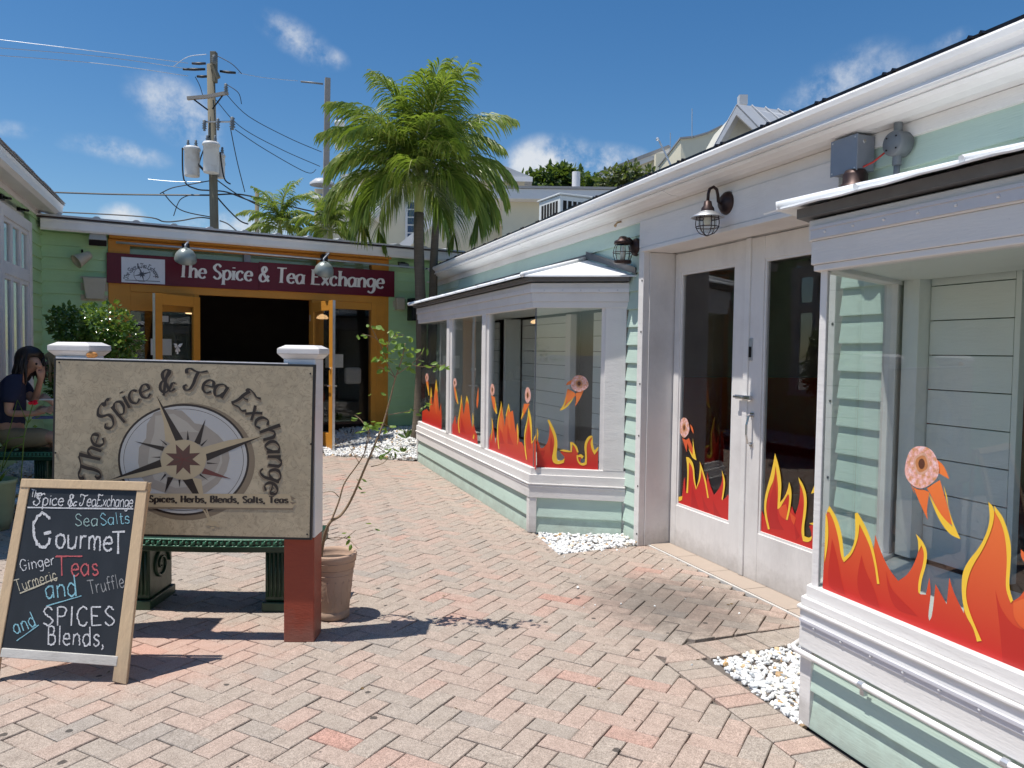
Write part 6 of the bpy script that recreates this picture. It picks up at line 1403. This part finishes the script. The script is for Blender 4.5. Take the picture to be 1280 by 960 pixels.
# ================================================================== PLANTS
def foliage(centres, n, L, seed, upb=.2, shell=.55):
    rn = random.Random(seed); mb = MB(); tot = sum(r**2 for _, r, _ in centres)
    for c, r_, sc in centres:
        for k in range(int(n*r_**2/tot)):
            d = Vector((rn.gauss(0, 1), rn.gauss(0, 1), rn.gauss(0, 1))).normalized(); q = r_*(shell+(1-shell)*rn.random()**.6)*(1+.12*math.sin(5*d.x+3*d.z+seed))
            p = c+Vector((d.x*q*sc[0], d.y*q*sc[1], d.z*q*sc[2]))
            o = Vector((rn.gauss(0, .6), rn.gauss(0, .6), rn.gauss(0, .5)-.1))+d*.7; nn = Vector((rn.gauss(0, .5), rn.gauss(0, .5), 1))+d*.5
            l = L*rn.uniform(.6, 1.3); leafq(mb, p, o, nn, l, l*.28)
    return mb
def shrub_stems(base, tops, r_, mat, parent):
    for t_ in tops: obj('stem', MB().tube([base, base.lerp(t_, .4)+Vector((.03, .02, .05)), t_], [r_, r_*.8, r_*.3], 7), mat, parent, smooth=True)
b = gc(118, 600, 8.3); b.z = .1
t = tag(empty('leafy_shrub', b), 'dense glossy rounded shrub in front of green boards left of the doors', 'shrub')
blobs = [(gc(130, 408, 8.2), .27, (1, 1, .9)), (gc(98, 412, 8.4), .27, (1, 1, 1)), (gc(150, 424, 8.2), .20, (1, 1, .9)), (gc(80, 402, 8.5), .17, (1, 1, 1)), (gc(118, 450, 8.3), .34, (1.1, 1, 1)), (gc(138, 470, 8.3), .28, (1, 1, 1)), (gc(92, 480, 8.4), .28, (1, 1, 1))]
stuff(obj('foliage', foliage(blobs, 5200, .06, 3), LEAF, t)); shrub_stems(b, [q[0] for q in blobs[:5]], .02, BARK2, t)
for k, (px, py) in enumerate(((508, 548), (505, 565))):
    b = gc(px, py, 11.6 if k == 0 else 11.2); t = tag(empty('seedling', b), ['small leafy seedling in white gravel at the palm foot', 'tiny green sprig in white gravel near the far bay corner'][k], 'plant')
    for j in range(9 if k == 0 else 5):
        mb = MB(); d = Vector((rnd.gauss(0, .5), rnd.gauss(0, .5), 1)); leafq(mb, b, d, rv(), .16 if k == 0 else .09, .03); obj('leaf', mb, TREEL, t)

def frond(mb, st, az, el0, bend, L, leaf, rn, nl=46, wid=.030, rmb=None):
    h = Vector((math.cos(az), math.sin(az), 0)); up = Vector((0, 0, 1)); side = Vector((-math.sin(az), math.cos(az), 0))
    N_ = 22; P = [st]; T = []
    tw = rn.uniform(-.25, .25)
    for i in range(N_):
        u = (i+.5)/N_; e = el0-bend*u**1.35; d = h*math.cos(e)+up*math.sin(e)+side*tw*u; d.normalize(); T.append(d); P.append(P[-1]+d*(L/N_))
    T.append(T[-1]); rmb.tube(P, [.017*(1-.85*i/N_) for i in range(N_+1)], 5)
    for k in range(nl):
        u = .10+.90*k/(nl-1); f = u*N_; i = min(int(f), N_-1); p = P[i].lerp(P[i+1], f-i); t_ = T[i]
        s = t_.cross(up); s = s.normalized() if s.length > .1 else side; nn = s.cross(t_).normalized()
        ll = leaf*(.45+.55*math.sin(math.pi*min(1, u*1.05)**.75))*rn.uniform(.85, 1.1)*(1 if u < .9 else .8)
        for sg in (-1, 1):
            vee = rn.uniform(.15, .75); sw = .95+.9*u+rn.uniform(-.2, .2)
            d = (s*sg*math.cos(vee)+nn*math.sin(vee)+t_*sw).normalized(); q = p+t_*rn.uniform(-.01, .01); w = nn*wid*.55+t_*wid*.5; pts = []
            for j in range(5):
                pts.append((q, wid*(.5, 1, .95, .6, .06)[j])); d = (d+Vector((0, 0, -1))*(.16+.16*j+rn.uniform(0, .08))).normalized(); q = q+d*(ll/4)
            wv = d.cross(s*sg+Vector((0, 0, .3))); wv = (t_-d*t_.dot(d)).normalized()
            o = len(mb.v)
            for q_, w_ in pts: mb.v += [q_+wv*w_*.5, q_-wv*w_*.5]
            for j in range(4): mb.f.append((o+2*j, o+2*j+1, o+2*j+3, o+2*j+2))
def palm(name, base, top, label, nf, L, leaf, seed, tr=(.11, .075), shaft=.7, wid=.030, group=None, extra=None, bends=(.6, 2.6), nl=46, el=(88, 10)):
    rn = random.Random(seed); t = tag(empty(name, base), label, 'palm tree', group)
    N_ = 14; pts = [base.lerp(top, i/N_)+Vector((.05*math.sin(i*.35), .03*math.sin(i*.5), 0)) for i in range(N_+1)]
    obj('trunk', MB().tube(pts, [tr[0]*(1.25 if i == 0 else 1)+(tr[1]-tr[0])*i/N_+.004*(i % 2) for i in range(N_+1)], 14), BARK, t, smooth=True)
    st = pts[-1]+Vector((0, 0, shaft)); obj('crownshaft', MB().tube([pts[-1]-Vector((0, 0, .02)), pts[-1]+Vector((0, 0, shaft*.3)), pts[-1]+Vector((0, 0, shaft*.7)), st], [tr[1]*.95, tr[1]*1.05, tr[1]*.8, .03], 12), CSHAFT, t, smooth=True)
    for k in range(nf):
        u = (k+.5)/nf; az = k*2.39996+rn.uniform(-.25, .25); e = R(el[0]+(el[1]-el[0])*u**1.0+rn.uniform(-7, 7)); bd = bends[0]+(bends[1]-bends[0])*u**.8+rn.uniform(-.2, .2)
        rm, lm = MB(), MB(); frond(lm, st-Vector((0, 0, shaft*.4*u)), az, e, bd, L*rn.uniform(.88, 1.08)*(1-.12*u), leaf, rn, rmb=rm, wid=wid, nl=nl)
        f = obj('frond', lm, PALM, t); obj('frond_stalk', rm, CSHAFT, f, smooth=True)
    return t
pb = gc(520, 560, 12.1); pb.z = .1; ptp = gc(528, 266, 12.0)
palm('palm_tree', pb, ptp, 'large bushy palm rising beside the far end of the flame bay window', 40, 1.78, .76, 21, tr=(.085, .075), shaft=.62, wid=.034, nl=62, el=(89, 12), bends=(.55, 2.3))
pb = gc(536, 560, 12.3); pb.z = .1
obj('second_trunk', MB().tube([pb, gc(541, 400, 12.3), gc(542, 330, 12.3), gc(545, 275, 12.2), gc(548, 250, 12.1)], [.08, .07, .065, .055, .03], 12), BARK, bpy.data.objects['palm_tree'], smooth=True)
b = gc(352, 420, 24); b.z = 0; palm('palm_tree', b, gc(352, 300, 24), 'smaller feathery palm behind the shop roof beside the wooden pole', 22, 1.5, .48, 5, tr=(.11, .08), shaft=.5, wid=.05, nl=34, bends=(.7, 2.2))
b = gc(418, 430, 23); b.z = 0; palm('palm_tree', b, gc(415, 304, 23), 'smaller low palm behind the shop roof between concrete pole and big palm', 22, 1.4, .48, 6, tr=(.11, .08), shaft=.5, wid=.05, nl=34, bends=(.7, 2.2))

# distant trees
def tree(name, blobs_, base, label, n, L, mat, seed):
    t = tag(empty(name, base), label, 'tree'); stuff(obj('crown', foliage(blobs_, n, L, seed, shell=.35), mat, t))
    top = blobs_[0][0]; obj('trunk', MB().tube([base, base.lerp(top, .6), top], [.22, .15, .05], 9), BARK2, t, smooth=True)
    for c, r_, _ in blobs_[1:]: obj('limb', MB().tube([base.lerp(top, .55), base.lerp(c, .8), c], [.09, .06, .02], 7), BARK2, t, smooth=True)
def tb_(L_, d): return [(gc(x, y, d+k*.0), r_*d/962, (1, 1, .85)) for k, (x, y, r_) in enumerate(L_)]
d = 46; b = gc(690, 400, d); b.z = 0
tree('broadleaf_tree', tb_([(690, 232, 26), (668, 234, 22), (712, 228, 22), (735, 236, 18), (655, 245, 18), (700, 218, 14), (680, 250, 30), (720, 255, 26)], d), b, 'dark green leafy tree showing above the flat roof behind the palm', 4200, .42, TREEL, 8)
b = gc(742, 400, 44); b.z = 0
tree('broadleaf_tree', tb_([(738, 234, 16), (728, 240, 14), (748, 240, 12), (738, 260, 24)], 44), b, 'small bright green tree showing beside the white vent pipe', 1700, .36, TREEL, 9)
b = gc(785, 400, 40); b.z = 0
tree('olive_tree', tb_([(785, 222, 20), (765, 226, 18), (805, 222, 14), (792, 235, 24), (768, 245, 24), (815, 230, 12)], 40), b, 'sparse olive brown tree showing above the gutter near the centre', 1700, .30, OLIVE, 10)

# ================================================================== BUILDINGS BEHIND (each box given by a facing plane at real depth)
def house(name, label, loc): return tag(empty(name, loc), label, 'building')
def cb_(x0, x1, ytop, d, dep, zb=0): # box with top edge at pixel row ytop
    X0, X1 = (x0-640)/F_PX*d, (x1-640)/F_PX*d; z = gc((x0+x1)/2, ytop, d).z; return MB().box(X0, X1, d, d+dep, zb, z, M=CM), X0, X1, z
d = 25; h = house('beige_building', 'beige flat-roofed building with grey roof edge behind the palm tree', cw(.5, d, 0))
m, X0, X1, zt = cb_(625, 775, 253, d, 9); obj('wall', m, CREAM, h)
obj('soffit_fascia', MB().box(X0-.4, X1+.3, d-.5, d+9.2, zt, zt+.32, M=CM), PLAST, h, bevel=.01); obj('roof_edge', MB().box(X0-.45, X1+.35, d-.55, d+9.3, zt+.325, zt+.40, M=CM), ROOFG, h)
vp = gc(720, 232, 24.9); tag(obj('vent_pipe', MB().tube([Vector((vp.x, vp.y, zt+.3)), Vector((vp.x, vp.y, zt+.95))], .13, 14), PLAST), 'short white vent pipe standing on the beige building roof edge', 'vent pipe')
# louvred air conditioning unit on the shop roof
d = 16; a = gc(713, 265, d); ac = tag(empty('air_conditioner', Vector((a.x, a.y, a.z-.4))), 'white boxy air conditioner with dark louvred grilles on the roof', 'air conditioner')
Ma = Matrix.Translation(Vector((a.x, a.y, a.z))) @ Matrix.Rotation(-YAW+.45, 4, 'Z')
obj('casing', MB().box(-.50, .42, -.45, .45, -.55, .22, M=Ma), ACW, ac, bevel=.02); obj('casing_lid', MB().box(-.53, .45, -.48, .48, .225, .26, M=Ma), ACW, ac, bevel=.01)
for k in range(7):
    obj('grille_slot', MB().box(-.43+k*.115, -.35+k*.115, -.456, -.445, -.45, .12, M=Ma), BLACK, ac)
for k in range(6): obj('grille_slot', MB().box(-.508, -.495, -.36+k*.12, -.28+k*.12, -.45, .12, M=Ma), BLACK, ac)
for q in (-.3, .3): obj('unit_foot', MB().box(q-.04, q+.04, -.4, .4, -1.4, -.55, M=Ma), GALV, ac)
d = 30; h = house('cream_house', 'cream house with white sloping eaves and dark window showing through the palm fronds', cw(-2, d, 0))
m, X0, X1, zt = cb_(448, 652, 222, d, 8); obj('wall', m, CREAM, h)
zr_ = zt
obj('roof', MB().prism([cw(X0-.6, d-.5, zt-.05), cw(X1+.3, d-.5, zt-.05), cw((X0+X1)/2+1.4, d-.5, zt+.75)], CM.to_3x3() @ Vector((0, 9, 0))), ROOFM, h)
obj('eave_board', MB().box(X0-.6, X1+.3, d-.55, d-.5, zt-.22, zt-.06, M=CM), PLAST, h)
wz = gc(515, 290, d).z; wf = obj('window', MB().box((505-640)/F_PX*d, (530-640)/F_PX*d, d-.06, d-.01, wz-.4, wz+1.2, M=CM), PLAST, h, bevel=.01)
for k in range(5): obj('pane', MB().box((508-640)/F_PX*d, (527-640)/F_PX*d, d-.07, d-.062, wz-.32+k*.30, wz-.07+k*.30, M=CM), plain('blue_dark_glass', (.05, .08, .15), .2), wf)
obj('stair_stringer', MB().prism([gc(*p, d-1.2) for p in ((480, 320), (552, 262), (556, 268), (492, 326))], CM.to_3x3() @ Vector((0, .3, 0))), PLAST, h)
obj('balcony_roof', MB().prism([gc(*p, d-1.5) for p in ((438, 232), (446, 226), (478, 264), (470, 274), (452, 262))], CM.to_3x3() @ Vector((0, 1.4, 0))), PLAST, h, bevel=.05)
d = 38; h = house('round_canopy_house', 'pale building with curved canopies just left of the concrete pole', cw(-9.5, d, 0))
m, X0, X1, zt = cb_(392, 440, 236, d, 6); obj('wall', m, CREAM, h)
for y in (228, 248): obj('canopy', MB().lathe([(.6, 0), (.6, .10), (.35, .30), (.01, .36)], Matrix.Translation(gc(403, y+4, d-.4)), 24), ROOFM, h, smooth=True)
d = 55; h = house('parapet_house', 'distant cream building with sloped parapet and dark roof edge above the long gutter', cw(8, d, 0))
def poly(name, pts, d, dep, mat, hh, bv=0): return obj(name, MB().prism([gc(*p, d) for p in pts], CM.to_3x3() @ Vector((0, dep, 0))), mat, hh, bevel=bv)
poly('wall', [(752, 300), (752, 216), (836, 184), (838, 196), (838, 300)], d, 8, CREAM, h); poly('roof_edge', [(750, 214), (836, 181), (839, 184), (752, 218)], d-.3, 8.5, ROOFG, h); poly('white_trim', [(752, 218.5), (837, 185), (838, 192), (752, 224)], d-.2, .1, PLAST, h)
poly('wall', [(820, 300), (820, 192), (853, 190), (853, 300)], d-1, 6, CREAM, h)
d = 34; h = house('stepped_parapet_house', 'cream stucco building with stepped curved parapet left of the metal gable', cw(7.5, d, 0))
poly('wall', [(851, 300), (851, 173), (868, 171), (885, 166), (903, 157), (903, 300)], d, 5, CREAM, h); poly('coping', [(850, 171.5), (868, 169.5), (885, 164.5), (903, 155.5), (903, 157.5), (885, 166.5), (868, 171.5), (850, 173.5)], d-.1, 5.2, ROOFG, h)
d = 26; h = house('metal_gable_house', 'white gabled house with ribbed metal roof and small chimney above the long gutter', cw(7.5, d, 0))
A_, B_, C_ = (922, 131), (893, 182), (955, 166)
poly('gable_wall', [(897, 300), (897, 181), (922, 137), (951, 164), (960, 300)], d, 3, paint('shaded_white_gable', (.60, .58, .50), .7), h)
def rq(name, pts, mat): return obj(name, MB().prism(pts, (0, 0, -.07)), mat, h)
q = CM.to_3x3() @ Vector((3.0, 4.5, 0)); a, b, c = gc(921, 130, d-.6), gc(891, 184, d-.6), gc(953, 163, d-.6)
q1 = gc(1000, 146, d+4)
rq('roof', [a, c, gc(1020, 150, d+4.5), gc(1000, 141, d+4.5)], ROOFM); rq('roof', [a, gc(1000, 141, d+4.5), gc(975, 190, d+4.5), b], ROOFM)
for u in (.2, .4, .6, .8):
    e0 = a.lerp(gc(1000, 141, d+4.5), u); e1 = c.lerp(gc(1020, 150, d+4.5), u); obj('roof_rib', MB().tube([e0+Vector((0, 0, .03)), e1+Vector((0, 0, .03))], .035, 5), PLAST, h)
obj('barge_board', MB().prism([a, b, b-Vector((0, 0, .28)), a-Vector((0, 0, .34))], CM.to_3x3() @ Vector((0, .08, 0))), PLAST, h); obj('barge_board', MB().prism([a, c, c-Vector((0, 0, .25)), a-Vector((0, 0, .34))], CM.to_3x3() @ Vector((0, .08, 0))), PLAST, h)
cc = gc(928, 128, d+.6); obj('chimney', MB().box(-.14, .14, -.14, .14, -.1, .22, M=Matrix.Translation(cc) @ CM), ROOFM, h)
for px, y0, y1, lab in ((865, 172, 136, 'thin antenna rod above the stepped parapet'), (838, 182, 166, 'short thin rod on the distant cream roof')):
    tag(obj('antenna_rod', MB().tube([gc(px, y0, 33.9), gc(px, y1, 33.9)], .022, 6), GALV), lab, 'antenna', 'roof antennas')
tag(obj('leaning_rod', MB().tube([gc(838, 206, 12.5), gc(824, 176, 12.5)], .016, 6).ball(gc(822, 174, 12.5), .03, 8, 6), GALV), 'leaning grey metal rod standing on the near shop roof edge', 'rod')

# ================================================================== UTILITY POLES
def upole(name, label, top, bot, r0, r1, d, mat, n=12):
    T_, B_ = gc(*top, d), gc(*bot, d); dr = (B_-T_).normalized(); G_ = T_+dr*(T_.z/abs(dr.z)); t = tag(empty(name, G_), label, 'utility pole')
    obj('pole', MB().tube([G_, T_.lerp(G_, .5), T_], [r1, (r0+r1)/2, r0], n), mat, t, smooth=n > 6); return t, T_, G_
D1 = 30; t1, T1, G1 = upole('wooden_utility_pole', 'tall wooden utility pole with crossarm and transformers behind the shop roof', (263.5, 81), (268, 286), .15, .18, D1, WOODPOLE)
def Q1(x, y, dd=0): return gc(200+x/4, 50+y/4, D1+dd)
obj('pole_top_extension', MB().box(-.10, .12, -.12, .12, -.7, .45, M=Matrix.Translation(Q1(268, 120)) @ CM), WOODPOLE, t1, bevel=.02)
obj('crossarm_brace', MB().tube([Q1(262, 125, -.2), Q1(292, 190, -.2)], .09, 6), WOODPOLE, t1)
obj('crossarm', MB().tube([Q1(137, 292, -.3), Q1(238, 283, -.3), Q1(340, 264, -.3)], .085, 4), CONCP, t1)
obj('crossarm_brace', MB().tube([Q1(170, 298, -.3), Q1(240, 350, -.2)], .03, 5), BLACKM, t1); obj('crossarm_brace', MB().tube([Q1(318, 270, -.3), Q1(262, 345, -.2)], .03, 5), BLACKM, t1)
obj('bracket_arm', MB().tube([Q1(215, 410, -.2), Q1(370, 408, -.2)], .035, 6), GALV, t1)
for x, y0, y1, r_ in ((222, 400, 455, .07), (290, 392, 452, .06), (362, 385, 450, .09), (330, 218, 275, .07), (272, 75, 120, .09)):
    obj('insulator', MB().lathe([(.02, -.5), (.6, -.45), (.35, -.35), (1, -.25), (.5, -.15), (1, -.05), (.5, .05), (1, .15), (.5, .25), (.8, .4), (.2, .5)], Matrix.Translation(Q1(x, (y0+y1)/2, -.3)) @ Matrix.Diagonal((r_*1.3, r_*1.3, (y1-y0)/4/F_PX*D1, 1)), 10), GREYP, t1, smooth=True)
for x0, y0, x1, y1 in ((160, 117, 228, 117), (115, 146, 225, 146), (185, 182, 235, 182), (300, 156, 378, 164)):
    obj('insulator_string', MB().tube([Q1(x0, y0), Q1((x0+x1)/2, (y0+y1)/2+1), Q1(x1, y1)], [.045, .055, .045], 7), plain('dark_polymer', (.05, .05, .06), .5) if x0 == 160 else RUBBER, t1, smooth=True)
def xformer(cx, y0, y1, w, d, parent_pole, label, Q=Q1):
    c0, c1 = Q(cx, y0, d), Q(cx, y1, d); r_ = w/4/F_PX*D1/2*.9; H_ = c0.z-c1.z; t = tag(empty('transformer', Vector((c0.x, c0.y, c1.z))), label, 'transformer', 'grey pole transformers')
    Mx = Matrix.Translation(Vector((c0.x, c0.y, c1.z)))
    obj('tank', MB().lathe([(.001, .0), (r_*.9, 0), (r_*.92, .03), (r_*.92, H_*.88), (r_*1.04, H_*.89), (r_*1.04, H_*.94), (r_*.9, H_), (.001, H_+.03)], Mx, 22), XF, t, smooth=True)
    for q in (-.5, .5): obj('bushing', MB().lathe([(.03, 0), (.07, .04), (.04, .09), (.065, .13), (.035, .18), (.05, .24), (.001, .28)], Matrix.Translation(Vector((c0.x, c0.y, c0.z)) + RGT*q*r_), 9), GREYP, t, smooth=True)
    obj('hanger_bracket', MB().box(-.1, .1, 0, .35, H_*.6, H_*.75, M=Mx @ CM), GALV, t)
xformer(160, 535, 682, 85, -.35, t1, 'pale rusty transformer can, leftmost of those on the wooden pole'); xformer(256, 512, 665, 88, -.55, t1, 'pale transformer can hanging in front of the wooden pole'); xformer(298, 570, 690, 60, .35, t1, 'darker transformer can half hidden behind the wooden pole')
D2 = 34; t2, T2, G2 = upole('concrete_utility_pole', 'square concrete utility pole between the wooden pole and the big palm', (409.6, 98), (407, 270), .16, .21, D2, CONCP, 4)
a = gc(400, 103, D2-.2); b = gc(370, 103, D2-.2); obj('insulator_arm', MB().tube([gc(404, 105, D2-.1), gc(392, 103.5, D2-.2), gc(376, 102, D2-.2)], .04, 7), GREYP, t2, smooth=True)
def Q2(x, y, dd=0): return gc(200+x/4, 50+y/4, D2+dd)
xformer(898, 405, 545, 62, -.2, t2, 'pale transformer can on the concrete pole beside the palm fronds', Q2)
t3, _, _ = upole('distant_pole', 'short distant wooden pole top above the roof right of the wooden pole', (321.5, 239), (321, 275), .12, .14, 45, WOODPOLE)
# wires
def wire(pts, d0, d1, r_=.018, label='', group=None, mat=None):
    n = len(pts); Q = crs([(p[0], p[1]) for p in pts], 6); m = len(Q); L_ = [gc(q[0], q[1], d0+(d1-d0)*i/(m-1)) for i, q in enumerate(Q)]
    tag(obj('power_cable', MB().tube(L_, r_, 5, cap=False), mat or RUBBER), label, 'cable', group or 'cables strung between the poles')
LW = plain('bright_aluminium_cable', (.55, .58, .62), .4, .6)
wire([(-60, 238), (50, 240), (150, 243), (262, 244)], 30, D1, .032, 'thick black cable crossing the sky left of the wooden pole')
wire([(262, 244), (300, 243), (340, 252), (380, 262), (420, 270)], D1, 32, .03, 'thick black cable running right from wooden pole behind the small palm')
wire([(-60, 262), (70, 265), (180, 271), (205, 277), (225, 276), (248, 272), (262, 273)], 29, D1, .025, 'lower black cable sagging over the shop roof left of the pole')
wire([(275, 276), (285, 280), (295, 288)], D1, D1-3, .025, 'short black cable dropping behind the roof right of the pole')
wire([(262, 170), (250, 200), (253, 210), (275, 228), (300, 245), (330, 260), (345, 264)], D1-.5, 33, .025, 'black cable looping from the transformers down to the right')
wire([(228, 185), (230, 225), (245, 236), (262, 238), (283, 240), (310, 250), (345, 262)], D1-.5, 33, .03, 'black cable looping under the leftmost transformer can')
wire([(275, 190), (280, 222), (288, 230)], D1, D1, .03, 'short black cable hanging beside the wooden pole')
wire([(270, 245), (285, 262), (300, 276), (310, 280)], D1, D1+1, .03, 'black cable curling down to small clamps right of the pole')
wire([(243, 186), (248, 205), (255, 214)], D1-.4, D1-.4, .025, 'short cable between two transformer cans')
wire([(200, 242), (215, 235), (235, 231), (262, 226)], D1, D1, .02, 'thin cable curve left of the wooden pole'); wire([(203, 240), (225, 262), (262, 271)], D1, D1, .022, 'thin cable sweeping down left of the wooden pole'); wire([(217, 270), (225, 250), (240, 243)], D1, D1, .018, 'thin short cable rising to the pole from the lower left')
wire([(283, 118), (310, 145), (360, 172), (402, 190)], D1, D2, .015, 'uppermost long wire sagging from crossarm to concrete pole'); wire([(270, 125), (300, 158), (350, 186), (400, 208)], D1, D2, .015, 'middle long wire sagging from the wooden pole to concrete pole'); wire([(294, 162), (330, 186), (382, 215), (395, 212)], D1, D2, .015, 'lowest long wire sagging from the bracket to concrete pole')
wire([(288, 160), (296, 200), (306, 240)], D1, D1+1, .018, 'thin wire hanging down right of the wooden pole'); wire([(298, 91), (330, 97), (372, 101)], D1, D2, .012, 'thin pale wire between the two pole tops', mat=LW)
for k, (y0, y1, y2) in enumerate(((40, 60, 79), (54, 66, 86), (64, 75, 95))):
    wire([(-80, y0), (110, y1+3), (235, y2)], 26, D1, .012, ('highest', 'middle', 'lowest')[k]+' of three thin pale wires crossing the upper left sky', 'thin pale wires upper left', LW)
wire([(217, 83), (235, 71), (258, 68)], D1, D1, .015, 'thin curved jumper wire left of the pole top', mat=LW); wire([(272, 70), (290, 80), (302, 92)], D1, D1, .015, 'thin curved jumper wire right of the pole top'); wire([(284, 106), (298, 116), (302, 130)], D1, D1, .015, 'thin curved jumper wire beside the crossarm end')
wire([(244, 96), (250, 108), (254, 122)], D1, D1, .015, 'thin wire dropping left side of the wooden pole'); wire([(185, 224), (220, 227), (255, 227)], D1, D1, .012, 'short pale cable ending left of the transformers', mat=LW)

# ================================================================== LITTER
rnd = random.Random(77); mb = MB()
for k in range(70):
    x, y = rnd.uniform(-2.2, 2.3), rnd.uniform(2.6, 9.5)
    if k > 40: x, y = rnd.choice(((rnd.uniform(2.2, 2.42), rnd.uniform(6.4, 10.8)), (rnd.uniform(1.9, 3.1), rnd.uniform(3.5, 5.6)), (rnd.uniform(-1.2, .3), rnd.uniform(4, 5))))
    c = Vector((x, y, .004)); d = Vector((rnd.gauss(0, 1), rnd.gauss(0, 1), 0)); L = rnd.uniform(.008, .026); leafq(mb, c, d, Vector((rnd.gauss(0, .3), rnd.gauss(0, .3), 1)), L, L*.3)
o = stuff(obj('dry_leaf_litter', mb, leafmat('dry_leaf', (.10, .06, .03), (.22, .14, .06), (.30, .22, .08), .7, .1))); o['label'] = 'tiny dry leaf bits scattered over the brick pavers'
